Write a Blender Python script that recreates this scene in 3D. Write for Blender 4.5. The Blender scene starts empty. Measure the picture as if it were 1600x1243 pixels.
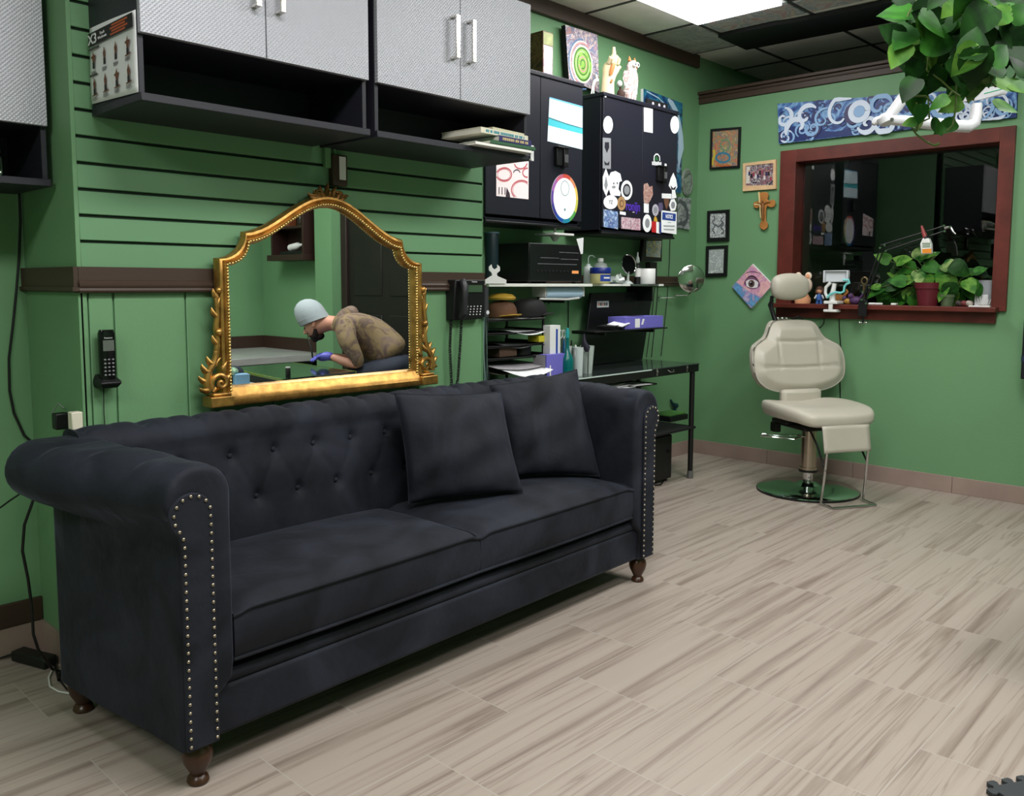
import bpy, math, random
from mathutils import Vector as V, Matrix, Euler
random.seed(7)
C = bpy.context.scene.collection
PI = math.pi
# ---------------------------------------------------------------- camera model (fitted to the photo, 1600x1243)
FPX, PIT, YAW, ROL, CYP = 1340.17, 0.0933123, -0.7597707, 0.002782, 568.258
CAM = V((0, 0, 1.25))
_f = V((math.sin(YAW)*math.cos(PIT), math.cos(YAW)*math.cos(PIT), -math.sin(PIT)))
_r = V((math.cos(YAW), -math.sin(YAW), 0)); _u = _r.cross(_f)
_R = _r*math.cos(ROL)+_u*math.sin(ROL); _U = -_r*math.sin(ROL)+_u*math.cos(ROL)
def ray(x, y): return _R*((x-800)/FPX)-_U*((y-CYP)/FPX)+_f
def at(x, y, X=None, Y=None, Z=None, D=None):
    """where a photo measurement lands on a real plane of the room"""
    d = ray(x, y)
    t = D if D is not None else (X-CAM.x)/d.x if X is not None else (Y-CAM.y)/d.y if Y is not None else (Z-CAM.z)/d.z
    return CAM+d*t
# ---------------------------------------------------------------- materials
def lin(c):
    return tuple(((v/255)/12.92 if v/255 <= .04045 else ((v/255+.055)/1.055)**2.4) for v in c[:3])+(1,)
class NT:
    def __init__(s, name):
        s.m = bpy.data.materials.new(name); s.m.use_nodes = True; s.t = s.m.node_tree; s.n = s.t.nodes; s.l = s.t.links
        s.b = s.n['Principled BSDF']
    def add(s, typ, **k):
        n = s.n.new(typ)
        for a, v in k.items():
            if a in n.inputs.keys() if isinstance(a, str) else False: n.inputs[a].default_value = v
            else: setattr(n, a, v)
        return n
    def link(s, a, b): s.l.new(a, b)
MC = {}
def M(name, col=(128,128,128), rough=.5, metal=0, bump=0, bscale=200, var=0, vscale=5, sheen=0, emit=0, trans=0, ior=1.45, coat=0, spec=.5, alpha=1):
    if name in MC: return MC[name]
    t = NT(name); b = t.b
    b.inputs['Base Color'].default_value = lin(col); b.inputs['Roughness'].default_value = rough; b.inputs['Metallic'].default_value = metal
    b.inputs['Specular IOR Level'].default_value = spec; b.inputs['IOR'].default_value = ior
    if trans: b.inputs['Transmission Weight'].default_value = trans
    if coat: b.inputs['Coat Weight'].default_value = coat; b.inputs['Coat Roughness'].default_value = .15
    if sheen: b.inputs['Sheen Weight'].default_value = sheen; b.inputs['Sheen Roughness'].default_value = .35
    if emit: b.inputs['Emission Color'].default_value = lin(col); b.inputs['Emission Strength'].default_value = emit
    if alpha < 1: b.inputs['Alpha'].default_value = alpha
    if var or bump:
        tc = t.add('ShaderNodeTexCoord')
    if var:
        n = t.add('ShaderNodeTexNoise'); n.inputs['Scale'].default_value = vscale; n.inputs['Detail'].default_value = 5
        t.link(tc.outputs['Object'], n.inputs['Vector'])
        r = t.add('ShaderNodeValToRGB'); c = lin(col)
        r.color_ramp.elements[0].position = .3; r.color_ramp.elements[1].position = .7
        r.color_ramp.elements[0].color = tuple(v*(1-var) for v in c[:3])+(1,); r.color_ramp.elements[1].color = tuple(min(1, v*(1+var)) for v in c[:3])+(1,)
        t.link(n.outputs['Fac'], r.inputs['Fac']); t.link(r.outputs['Color'], b.inputs['Base Color'])
        if emit: t.link(r.outputs['Color'], b.inputs['Emission Color'])
    if bump:
        n = t.add('ShaderNodeTexNoise'); n.inputs['Scale'].default_value = bscale; n.inputs['Detail'].default_value = 3
        t.link(tc.outputs['Object'], n.inputs['Vector'])
        bm = t.add('ShaderNodeBump'); bm.inputs['Strength'].default_value = bump; bm.inputs['Distance'].default_value = .002
        t.link(n.outputs['Fac'], bm.inputs['Height']); t.link(bm.outputs['Normal'], b.inputs['Normal'])
    MC[name] = t.m
    return t.m
def paint(name, cols, scale=6, dist=2.5, rough=.45, wave=False):
    """an abstract painted picture: distorted noise through a colour ramp"""
    if name in MC: return MC[name]
    t = NT(name); tc = t.add('ShaderNodeTexCoord')
    if wave:
        n = t.add('ShaderNodeTexWave'); n.inputs['Scale'].default_value = scale; n.inputs['Distortion'].default_value = dist; n.inputs['Detail'].default_value = 3
        n.wave_type = 'RINGS'; n.inputs['Detail Scale'].default_value = 1.2
    else:
        n = t.add('ShaderNodeTexNoise'); n.inputs['Scale'].default_value = scale; n.inputs['Distortion'].default_value = dist; n.inputs['Detail'].default_value = 3
    t.link(tc.outputs['Object'], n.inputs['Vector'])
    r = t.add('ShaderNodeValToRGB'); cr = r.color_ramp
    k = len(cols); lo, hi = (.0, 1.) if wave else (.3, .7)
    while len(cr.elements) < k: cr.elements.new(.5)
    for i, c in enumerate(cols):
        cr.elements[i].position = lo+(hi-lo)*i/(k-1); 
    for i, c in enumerate(cols): cr.elements[i].color = lin(c)
    t.link(n.outputs['Fac'], r.inputs['Fac']); t.link(r.outputs['Color'], t.b.inputs['Base Color'])
    t.b.inputs['Roughness'].default_value = rough
    MC[name] = t.m; return t.m
# ---------------------------------------------------------------- mesh builder
class B:
    W = None
    def __init__(s): s.v = []; s.f = []; s.m = []; s.T = None; s.cm = 0
    def _a(s, vs, fs, m=None):
        k = len(s.v)
        for p in vs:
            p = V(p)
            p = s.T @ p if s.T is not None else p
            s.v.append(B.W(p) if B.W else p)
        for f in fs: s.f.append(tuple(i+k for i in f)); s.m.append(s.cm if m is None else m)
        return s
    def box(s, a, b, m=None):
        x0,y0,z0 = a; x1,y1,z1 = b
        if x0>x1: x0,x1=x1,x0
        if y0>y1: y0,y1=y1,y0
        if z0>z1: z0,z1=z1,z0
        return s._a([(x0,y0,z0),(x1,y0,z0),(x1,y1,z0),(x0,y1,z0),(x0,y0,z1),(x1,y0,z1),(x1,y1,z1),(x0,y1,z1)],
            [(0,3,2,1),(4,5,6,7),(0,1,5,4),(1,2,6,5),(2,3,7,6),(3,0,4,7)], m)
    def obox(s, c, size, rot=None, m=None):
        R = rot.to_3x3() if isinstance(rot, Matrix) else (Euler(rot).to_matrix() if rot else Matrix.Identity(3))
        hx,hy,hz = (q/2 for q in size); c = V(c)
        vs = [c+R@V((i*hx,j*hy,k*hz)) for k in (-1,1) for j in (-1,1) for i in (-1,1)]
        return s._a(vs, [(0,2,3,1),(4,5,7,6),(0,1,5,4),(1,3,7,5),(3,2,6,7),(2,0,4,6)], m)
    def prism(s, pts, fr, d, off=0, m=None, tw=None):
        o,u,w = fr; n = u.cross(w).normalized(); k = len(pts)
        a = [o+u*p[0]+w*p[1]+n*off for p in pts]
        b = [o+u*p[0]+w*p[1]+n*(off+d) for p in pts]
        ar = sum(pts[i][0]*pts[(i+1)%k][1]-pts[(i+1)%k][0]*pts[i][1] for i in range(k))
        if (ar < 0) != (d < 0): a.reverse(); b.reverse()
        return s._a(a+b, [tuple(range(k-1,-1,-1)), tuple(range(k,2*k))]+[(i,(i+1)%k,k+(i+1)%k,k+i) for i in range(k)], m)
    def rings(s, R, cap=True, m=None, closed=False):
        n = len(R[0]); vs = [p for r in R for p in r]; fs = []
        K = len(R)
        for j in range(K if closed else K-1):
            for i in range(n):
                a = j*n+i; b = j*n+(i+1)%n; c = ((j+1)%K)*n+(i+1)%n; d = ((j+1)%K)*n+i
                fs.append((a,b,c,d))
        if cap and not closed: fs.append(tuple(range(n-1,-1,-1))); fs.append(tuple((K-1)*n+i for i in range(n)))
        return s._a(vs, fs, m)
    def cyl(s, p0, p1, r0, r1=None, n=20, m=None, cap=True):
        return s.tube([p0,p1], [r0, r0 if r1 is None else r1], n, m, cap)
    def tube(s, pts, r, n=8, m=None, cap=True, closed=False, flat=1):
        pts = [V(p) for p in pts]; K = len(pts)
        if not isinstance(r, (list,tuple)): r = [r]*K
        R = []; prev = None
        for i in range(K):
            if closed: t = pts[(i+1)%K]-pts[i-1]
            else: t = pts[min(i+1,K-1)]-pts[max(i-1,0)]
            if t.length < 1e-9: t = V((0,0,1))
            t.normalize()
            if prev is None: a = t.orthogonal().normalized()
            else:
                a = prev-t*prev.dot(t)
                a = a.normalized() if a.length > 1e-6 else t.orthogonal().normalized()
            prev = a; b = t.cross(a)
            R.append([pts[i]+(a*math.cos(q)+b*math.sin(q)*flat)*r[i] for q in (2*PI*j/n for j in range(n))])
        return s.rings(R, cap, m, closed)
    def lathe(s, prof, c=(0,0,0), n=24, axis=None, m=None):
        c = V(c); R = []
        Q = Matrix.Identity(3) if axis is None else V((0,0,1)).rotation_difference(V(axis)).to_matrix()
        for r,z in prof: R.append([c+Q@V((max(r,1e-5)*math.cos(2*PI*j/n), max(r,1e-5)*math.sin(2*PI*j/n), z)) for j in range(n)])
        return s.rings(R, True, m)
    def grid(s, fn, nu, nv, m=None, wrap=False):
        vs = [fn(i/(nu-(0 if wrap else 1)), j/(nv-1)) for j in range(nv) for i in range(nu)]
        fs = []
        for j in range(nv-1):
            for i in range(nu if wrap else nu-1):
                a = j*nu+i; b = j*nu+(i+1)%nu; fs.append((a,b,b+nu,a+nu))
        return s._a(vs, fs, m)
    def ball(s, c, r, n=16, k=10, rot=None, m=None, sq=1):
        c = V(c); rx,ry,rz = r if isinstance(r,(tuple,list)) else (r,r,r)
        Q = Euler(rot).to_matrix() if rot else Matrix.Identity(3)
        P = lambda x: math.copysign(abs(x)**sq, x)
        R = []
        for j in range(k+1):
            ph = -PI/2+PI*j/k; cr = max(math.cos(ph), 1e-4)
            R.append([c+Q@V((rx*P(cr)*P(math.cos(2*PI*i/n)), ry*P(cr)*P(math.sin(2*PI*i/n)), rz*P(math.sin(ph)))) for i in range(n)])
        return s.rings(R, True, m)
    def o(s, name, mats, parent=None, bev=0, segs=2, sub=0, sharp=40, solid=0, smooth=True):
        me = bpy.data.meshes.new(name)
        if not isinstance(mats, (list,tuple)): mats = [mats]
        org = V((0,0,0))
        if parent is None:
            xs=[p.x for p in s.v]; ys=[p.y for p in s.v]; zs=[p.z for p in s.v]
            org = V(((min(xs)+max(xs))/2, (min(ys)+max(ys))/2, min(zs)))
        else:
            r = parent
            while r.parent: r = r.parent
            if r.get('_w', 1): org = V(r['_l'])
        me.from_pydata([tuple(p-org) for p in s.v], [], s.f)
        for m in mats: me.materials.append(m)
        me.polygons.foreach_set('material_index', s.m)
        if smooth:
            me.shade_smooth()
            if sharp < 180: me.set_sharp_from_angle(angle=math.radians(sharp))
        me.update()
        o = bpy.data.objects.new(name, me); C.objects.link(o)
        if parent: o.parent = parent
        else: o.location = org; o['_l'] = tuple(org); o['_w'] = 1
        if bev:
            q = o.modifiers.new('Bevel','BEVEL'); q.width = bev; q.segments = segs; q.limit_method = 'ANGLE'; q.angle_limit = math.radians(40)
            q.harden_normals = False
        if sub:
            q = o.modifiers.new('Subsurf','SUBSURF'); q.levels = sub; q.render_levels = sub
        if solid:
            q = o.modifiers.new('Solid','SOLIDIFY'); q.thickness = solid
        return o
def tag(o, label=None, cat=None, group=None, kind=None):
    if label: o['label'] = label
    if cat: o['category'] = cat
    if group: o['group'] = group
    if kind: o['kind'] = kind
    return o
def thing(name, label, cat, loc=(0,0,0), rz=0, group=None, local=False):
    o = bpy.data.objects.new(name, None); C.objects.link(o); o.empty_display_size = .05
    o.location = loc; o.rotation_euler = (0,0,rz); o['_l'] = tuple(loc); o['_w'] = 0 if local else 1
    return tag(o, label, cat, group)
def struct(name, b, mats, **k):
    o = b.o(name, mats, **k); o['kind'] = 'structure'; return o
def dup(root, loc, rz=None, label=None, group=None):
    r = root.copy(); C.objects.link(r); r.location = loc
    if rz is not None: r.rotation_euler = (0,0,rz)
    if label: r['label'] = label
    if group: r['group'] = group
    for ch in list(root.children):
        c = ch.copy(); C.objects.link(c); c.parent = r
        for g in ch.children:
            d = g.copy(); C.objects.link(d); d.parent = c
    return r
def sm(a, b, x):
    t = max(0, min(1, (x-a)/(b-a))); return t*t*(3-2*t)
# frames on walls: origin, right, up (normal points into the room)
UY, UX, UZ = V((0,1,0)), V((1,0,0)), V((0,0,1))
def FX(x, y=0, z=0): return (V((x,y,z)), UY.copy(), UZ.copy())       # on a wall x = const, facing +X
def FY(y, x=0, z=0): return (V((x,y,z)), UX.copy(), UZ.copy())       # on a wall y = const, facing -Y
def rect(x0, y0, x1, y1): return [(x0,y0),(x1,y0),(x1,y1),(x0,y1)]
def ell(cx, cy, rx, ry, n=28): return [(cx+rx*math.cos(2*PI*i/n), cy+ry*math.sin(2*PI*i/n)) for i in range(n)]
def ribbon(b, fr, pts, w, off, m, d=.0006):
    """flat painted stroke following pts (list of 2D) with width list w"""
    L = []; R = []
    K = len(pts)
    for i in range(K):
        x0,y0 = pts[max(i-1,0)]; x1,y1 = pts[min(i+1,K-1)]
        dx,dy = x1-x0, y1-y0; l = math.hypot(dx,dy) or 1
        ww = w[i] if isinstance(w,(list,tuple)) else w
        L.append((pts[i][0]-dy/l*ww, pts[i][1]+dx/l*ww)); R.append((pts[i][0]+dy/l*ww, pts[i][1]-dx/l*ww))
    o,u,v = fr; n = u.cross(v).normalized()
    vs = [o+u*p[0]+v*p[1]+n*off for p in L+R]
    b._a(vs, [(K+i, K+i+1, i+1, i) for i in range(K-1)], m)
def spiral(cx, cy, r, turns, a0, dr=1, n=26, end=.12):
    return [(cx+r*(1-(1-end)*i/(n-1))*math.cos(a0+dr*2*PI*turns*i/(n-1)), cy+r*(1-(1-end)*i/(n-1))*math.sin(a0+dr*2*PI*turns*i/(n-1))) for i in range(n)]
def text(s, size, fr, cx, cy, off=.001, name='lettering', mat=None, parent=None, ext=.0004, sx=1, bold=0):
    cu = bpy.data.curves.new('t','FONT'); cu.body = s; cu.size = size; cu.align_x = 'CENTER'; cu.align_y = 'CENTER'; cu.extrude = ext; cu.offset = bold
    ob = bpy.data.objects.new('t', cu); C.objects.link(ob)
    dg = bpy.context.evaluated_depsgraph_get(); dg.update()
    me = bpy.data.meshes.new_from_object(ob.evaluated_get(dg)); bpy.data.objects.remove(ob); 
    o_,u,v = fr; n = u.cross(v).normalized()
    b = B(); b._a([o_+u*(cx+p.co.x*sx)+v*(cy+p.co.y)+n*(off+p.co.z) for p in me.vertices], [tuple(p.vertices) for p in me.polygons])
    return b.o(name, mat, parent, smooth=False)
# ================================================================ materials
G = M('green_paint', (105,148,106), .55, bump=.25, bscale=90, var=.05, vscale=1.2)
GL = M('green_slat_paint', (102,145,106), .5, bump=.15, bscale=60, var=.04, vscale=2)
GR = M('groove_dark', (14,34,20), .8)
BR = M('brown_trim_paint', (62,46,36), .5, bump=.15, bscale=60)
WOODF = M('red_brown_wood', (92,38,30), .42, var=.3, vscale=9, bump=.2, bscale=50)
BLK = M('black_plastic', (14,14,16), .45)
BLKG = M('black_gloss', (10,10,12), .12)
BLKM = M('black_matte', (13,13,15), .8)
CABB = M('charcoal_laminate', (33,33,42), .5, bump=.2, bscale=150)
CABBF = M('black_cabinet_paint', (30,30,42), .42, bump=.1, bscale=120)
CHR = M('chrome', (200,200,200), .08, 1)
STL = M('brushed_steel', (170,168,165), .3, 1)
WHT = M('white_plastic', (228,228,226), .4)
PAP = M('white_paper', (235,235,238), .7)
PAPG = M('print_grey', (70,66,66), .7)
VEL = None
def velvet():
    t = NT('velvet'); b = t.b; tc = t.add('ShaderNodeTexCoord')
    n = t.add('ShaderNodeTexNoise'); n.inputs['Scale'].default_value = 4; n.inputs['Detail'].default_value = 6; n.inputs['Distortion'].default_value = 1.2
    t.link(tc.outputs['Object'], n.inputs['Vector'])
    r = t.add('ShaderNodeValToRGB'); r.color_ramp.elements[0].position = .35; r.color_ramp.elements[1].position = .68
    r.color_ramp.elements[0].color = lin((17,19,26)); r.color_ramp.elements[1].color = lin((38,41,52))
    t.link(n.outputs['Fac'], r.inputs['Fac']); t.link(r.outputs['Color'], b.inputs['Base Color'])
    b.inputs['Roughness'].default_value = .75; b.inputs['Specular IOR Level'].default_value = .25
    b.inputs['Sheen Weight'].default_value = .32; b.inputs['Sheen Roughness'].default_value = .3; b.inputs['Sheen Tint'].default_value = lin((150,155,180))
    n2 = t.add('ShaderNodeTexNoise'); n2.inputs['Scale'].default_value = 14; n2.inputs['Detail'].default_value = 6
    t.link(tc.outputs['Object'], n2.inputs['Vector'])
    bm = t.add('ShaderNodeBump'); bm.inputs['Strength'].default_value = .35; bm.inputs['Distance'].default_value = .014
    t.link(n2.outputs['Fac'], bm.inputs['Height']); t.link(bm.outputs['Normal'], b.inputs['Normal'])
    return t.m
VEL = velvet()
FLX, FLY = -.066, -.02
def floor_mat():
    t = NT('floor_tile'); b = t.b; tc = t.add('ShaderNodeTexCoord')
    mp = t.add('ShaderNodeMapping'); mp.inputs['Rotation'].default_value = (0,0,PI/2)   # brick x <- world y
    t.link(tc.outputs['Object'], mp.inputs['Vector'])
    def brick(c1, c2, mort, ms):
        k = t.add('ShaderNodeTexBrick'); k.offset = .5; k.inputs['Scale'].default_value = 1
        k.inputs['Brick Width'].default_value = .629; k.inputs['Row Height'].default_value = .3125
        k.inputs['Mortar Size'].default_value = ms; k.inputs['Mortar Smooth'].default_value = .2; k.inputs['Bias'].default_value = 0
        k.inputs['Color1'].default_value = c1; k.inputs['Color2'].default_value = c2; k.inputs['Mortar'].default_value = mort
        t.link(mp.outputs['Vector'], k.inputs['Vector']); return k
    mp.inputs['Location'].default_value = (FLX, FLY, 0)
    kb = brick((0,0,0,1), (1,1,1,1), (.5,.5,.5,1), 0.0)
    # offset the streaks per tile
    sc = t.add('ShaderNodeVectorMath', operation='MULTIPLY_ADD')
    t.link(kb.outputs['Color'], sc.inputs[0]); sc.inputs[1].default_value = (3.1,7.7,0); t.link(tc.outputs['Object'], sc.inputs[2])
    st = t.add('ShaderNodeMapping'); st.inputs['Scale'].default_value = (13, .38, 1); st.inputs['Rotation'].default_value = (0,0,.06); t.link(sc.outputs[0], st.inputs['Vector'])
    n1 = t.add('ShaderNodeTexNoise'); n1.inputs['Scale'].default_value = 1.6; n1.inputs['Detail'].default_value = 7; n1.inputs['Roughness'].default_value = .6; n1.inputs['Distortion'].default_value = .35
    t.link(st.outputs['Vector'], n1.inputs['Vector'])
    r = t.add('ShaderNodeValToRGB'); e = r.color_ramp.elements
    e[0].position = .30; e[0].color = lin((122,108,99)); e[1].position = .72; e[1].color = lin((168,156,146))
    for p, c in ((.42,(148,135,125)), (.5,(162,150,140)), (.585,(163,151,141))): q = e.new(p); q.color = lin(c)
    t.link(n1.outputs['Fac'], r.inputs['Fac'])
    # thin darker veins
    st2 = t.add('ShaderNodeMapping'); st2.inputs['Scale'].default_value = (17, .45, 1); st2.inputs['Rotation'].default_value = (0,0,.09); t.link(sc.outputs[0], st2.inputs['Vector'])
    n2 = t.add('ShaderNodeTexNoise'); n2.inputs['Scale'].default_value = 1; n2.inputs['Detail'].default_value = 4; n2.inputs['Distortion'].default_value = .5
    t.link(st2.outputs['Vector'], n2.inputs['Vector'])
    r2 = t.add('ShaderNodeValToRGB'); e = r2.color_ramp.elements
    e[0].position = .485; e[0].color = (0,0,0,1); e[1].position = .505; e[1].color = (1,1,1,1); q = e.new(.525); q.color = (0,0,0,1)
    t.link(n2.outputs['Fac'], r2.inputs['Fac'])
    m1 = t.add('ShaderNodeMix', data_type='RGBA'); ml = t.add('ShaderNodeMath', operation='MULTIPLY'); ml.inputs[1].default_value = .5
    t.link(r2.outputs['Color'], ml.inputs[0]); t.link(ml.outputs[0], m1.inputs['Factor']); t.link(r.outputs['Color'], m1.inputs['A']); m1.inputs['B'].default_value = lin((112,96,85))
    kg = brick((0,0,0,1), (0,0,0,1), (1,1,1,1), .0016)
    m2 = t.add('ShaderNodeMix', data_type='RGBA'); t.link(kg.outputs['Color'], m2.inputs['Factor']); t.link(m1.outputs['Result'], m2.inputs['A']); m2.inputs['B'].default_value = lin((170,162,154))
    t.link(m2.outputs['Result'], b.inputs['Base Color']); b.inputs['Roughness'].default_value = .38; b.inputs['Specular IOR Level'].default_value = .35
    return t.m
# ================================================================ the room
XR, YB, XS, XD, XN, YN = 1.9, 5.52, -2.674, -3.387, -3.128, -2.6     # right wall, back wall, slat face, deep wall, near wall, wall behind camera
YS0, YS1 = .957, 2.631; ZC = 2.87; YE = 8.2
struct('floor', B().box((XD-.1, YN-.1, -.05), (XR+.1, YE, 0)), floor_mat())
CEIL = M('ceiling_tile', (236,232,226), .9, bump=.6, bscale=260, var=.04, vscale=8)
struct('ceiling', B().box((XD-.1, YN-.1, ZC), (XR+.1, YE, ZC+.05)), CEIL)
b = B()
for k in range(-1, 8):
    x = -2.975+.61*k
    if x < XR: b.box((x-.009, YN, ZC-.006), (x+.009, YE, ZC+.002))
for k in range(-10, 7):
    y = 4.17+.615*k
    if y > YN: b.box((XD, y-.009, ZC-.0055), (XR, y+.009, ZC+.002))
struct('ceiling_grid', b, M('ceiling_grid_bar', (52,52,52), .6))
# left wall: near recess, slatted bump-out, deep far part
b = B().box((XN-.1, YN, 0), (XN, YS0, ZC)); struct('wall_left', b, G)
b = B(); b.box((XS-.6, YS0+.0125, 0), (XS-.012, YS1, ZC)); b.box((XS-.6, YS0, 0), (XS, YS0+.012, ZC-.001)); b.box((XS-.06, YS1-.004, 0), (XS, YS1, ZC-.001))
struct('wall_left_bump', b, G)
b = B(); z = 1.5225-.0762*3+.0762
b.box((XS-.012, YS0+.012, 1.295), (XS, YS1, 1.5225-.0762*2-.004)); 
k = -2
while 1.5225+.0762*k < ZC:
    z0 = 1.5225+.0762*k; b.box((XS-.012, YS0+.012, z0+.0048), (XS, YS1, min(z0+.0714, ZC-.001))); k += 1
struct('wall_left_slats', b, GL, bev=.0015, segs=1)
b = B(); k = -2
while 1.5225+.0762*k < ZC-.01:
    z0 = 1.5225+.0762*k; b.box((XS-.0119, YS0+.013, z0-.004), (XS-.009, YS1-.001, z0+.004)); k += 1
struct('wall_left_grooves', b, GR)
ys = [at(p, 520, X=XS).y for p in (126, 140, 146, 180, 184, 292, 296)]
edges = [YS0+.002, ys[1], ys[3], ys[5], ys[5]+.31, ys[5]+.62, ys[5]+.93, YS1]
b = B()
for i in range(len(edges)-1):
    if edges[i+1] > edges[i]+.01: b.box((XS-.012, edges[i]+.003, .0), (XS-.004 if i else XS, min(edges[i+1], YS1)-.003, 1.22))
struct('wall_left_panelling', b, G, bev=.002, segs=1)
def rail(b, y0, y1, x, z0=1.22, z1=1.296, s=1):
    pr = [(0,z0),(.016,z0),(.019,z0+.006),(.016,z0+.013),(.02,z0+.018),(.02,z0+.024),(.014,z0+.03),(.014,z0+.034),(.009,z0+.037),(.009,z1),(0,z1)]
    A = [V((x+p[0], y0, p[1])) for p in pr]; D = [V((x+p[0], y1, p[1])) for p in pr]
    b.rings([A, D])
b = B(); rail(b, YS0-.001, YS1, XS)
struct('trim_1', b, BR)
b = B(); b.box((XN, YS0-.014, 1.22), (XS+.009, YS0+.0, 1.296)); b.box((XN, YS0-.02, 1.224), (XS+.017, YS0, 1.236)); struct('trim_2', b, BR)
b = B().box((XD-.1, YS1-.01, 0), (XD, YE, ZC)); struct('wall_left_far', b, G)
b = B(); rail(b, YS1, YB, XD, 1.235, 1.303); struct('trim_3', b, BR)
struct('trim_4', B().box((XD, YS1, 2.782), (XD+.03, 5.47, ZC)), BR, bev=.004)
b = B(); b.box((XD, YS1, 0), (XD+.012, YB, .098)); struct('baseboard_left', b, M('tile_skirting', (150,130,121), .4, var=.12, vscale=4))
b = B(); b.box((XN, YN, .105), (XN+.014, YS0-.0, .185)); struct('baseboard_left_wood', b, BR, bev=.003)
b = B(); b.box((XN, YN, 0), (XN+.01, YS0, .104)); b.box((XN, YS0-.01, 0), (XS, YS0, .104)); struct('baseboard_left_tile', b, MC['tile_skirting'], bev=.001)
# back wall with the window
WX0, WX1, WZ0, WZ1 = -2.64, -1.402, 1.10, 2.07
BT = .13
for nm, a, c in (('wall_back', (XD, YB, 0), (-.55, YB+BT, WZ0)), ('wall_back_top', (XD, YB, WZ1), (-.55, YB+BT, 2.535)), ('wall_back_left', (XD, YB, WZ0), (WX0, YB+BT, WZ1)), ('wall_back_right', (WX1, YB, WZ0), (-.55, YB+BT, WZ1))):
    struct(nm, B().box(a, c), G)
b = B(); b.box((XD, YB-.012, 2.537), (-.55, YB+BT+.012, 2.60)); b.box((XD, YB-.03, 2.60), (-.55, YB+BT+.02, 2.622)); b.box((XD, YB-.02, 2.575), (-.55, YB, 2.585))
struct('trim_5', b, BR, bev=.004)
b = B(); x = XD+.012
while x < -.56:
    b.box((x+.001, YB-.012, 0), (min(x+.6, -.552)-.001, YB, .1)); x += .6
struct('baseboard_back', b, MC['tile_skirting'], bev=.0015)
# window
b = B(); o0, o1, oz0, oz1 = -2.738, -1.335, 1.05, 2.14
b.box((o0, YB-.025, 1.1), (WX0+.012, YB, oz1)); b.box((WX1-.012, YB-.025, 1.1), (o1, YB, oz1)); b.box((WX0+.012, YB-.025, WZ1-.012), (WX1-.012, YB, oz1))
b.box((WX0-.002, YB-.001, WZ0), (WX0+.012, YB+BT, WZ1)); b.box((WX1-.012, YB-.001, WZ0), (WX1+.002, YB+BT, WZ1)); b.box((WX0, YB-.001, WZ1-.012), (WX1, YB+BT, WZ1+.002))
wf = struct('window_1', b, WOODF, bev=.002)
SZ = at(1400, 477, Y=5.43).z
sb = B(); sb.box((-2.745, 5.425, SZ-.03), (-1.37, YB+BT, SZ)); sb.box((-2.735, YB-.03, SZ-.095), (-1.385, YB, SZ-.03))
sill = struct('window_sill', sb, WOODF, bev=.004)
GLS = M('window_glass', (255,255,255), 0, trans=1, ior=1.5)
struct('window_glass', B().box((WX0+.012, YB+.098, SZ), (WX1-.012, YB+.104, WZ1-.012)), GLS)
# dark room behind the partition
DK = M('room_shade_and_cabinet', (38,48,42), .9)  # walls coloured dark in place of the unlit room's shade
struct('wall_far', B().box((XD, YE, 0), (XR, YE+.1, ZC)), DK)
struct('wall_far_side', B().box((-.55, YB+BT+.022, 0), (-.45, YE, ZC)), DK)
# right-hand and rear walls of the room, seen in the mirror
G2 = G
struct('wall_right', B().box((XR, YN, 0), (XR+.1, 4.2, ZC)), G2)
struct('wall_right_corner', B().box((-.55, 4.2, 0), (XR, 4.3, ZC)), G2)
struct('wall_right_return', B().box((-.55, 4.3, 0), (-.45, YB+BT, ZC)), G2)
struct('wall_right_pier', B().box((.62, 4.08, 0), (.86, 4.2, ZC)), G2)
struct('wall_behind', B().box((XN, YN-.1, 0), (XR, YN, ZC)), G2)
DD = M('dark_door_wood', (22,17,16), .45, var=.2, vscale=6)
b = B(); b.box((-.42, 4.185, .005), (.54, 4.2, 2.03)); d = struct('door_1', b, DD, bev=.003)
b = B()
for (x0, x1, z0, z1) in ((-.36,-.0,1.15,1.9),(.1,.46,1.15,1.9),(-.36,.0,.2,1.0),(.1,.46,.2,1.0)): b.box((x0, 4.178, z0), (x1, 4.186, z1))
b.o('door_panel', DD, d, bev=.006)
b = B(); b.box((.54, 4.165, 0), (.615, 4.2, 2.11)); b.box((-.5, 4.165, 0), (-.42, 4.2, 2.11)); b.box((-.42, 4.165, 2.035), (.54, 4.2, 2.11)); struct('door_1_trim', b, M('dark_door_trim', (40,28,26), .45), bev=.004)
# ---------------------------------------------------------------- lights
LE = M('light_diffuser', (255,255,255), .5, emit=LEM if 'LEM' in globals() else 6)
def troffer(x0, y0, lab, w=.61, l=1.22):
    t = thing('ceiling_light', lab, 'ceiling light', (x0+w/2, y0+l/2, ZC), group='ceiling light panels')
    b = B()
    for a, c in (((x0+.008, y0+.008),(x0+.03, y0+l-.008)), ((x0+w-.03, y0+.008),(x0+w-.008, y0+l-.008)), ((x0+.03, y0+.008),(x0+w-.03, y0+.03)), ((x0+.03, y0+l-.03),(x0+w-.03, y0+l-.008))):
        b.box((a[0], a[1], ZC-.012), (c[0], c[1], ZC-.0005))
    b.o('frame', M('light_frame', (205,205,205), .4), t)
    B().box((x0+.03, y0+.03, ZC-.030), (x0+w-.03, y0+l-.03, ZC-.004)).o('diffuser', LE, t)
    li = bpy.data.lights.new('panel_light', 'AREA'); li.shape = 'RECTANGLE'; li.size = w-.08; li.size_y = l-.08; li.energy = 36; li.color = (1, .985, .97)
    lo = bpy.data.objects.new('panel_light', li); C.objects.link(lo); lo.location = (x0+w/2, y0+l/2, ZC-.034)
    return t, li
L1 = troffer(-2.966, 3.555, 'bright rectangular ceiling light panel beyond the sofa, above the barber chair end')
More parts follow.
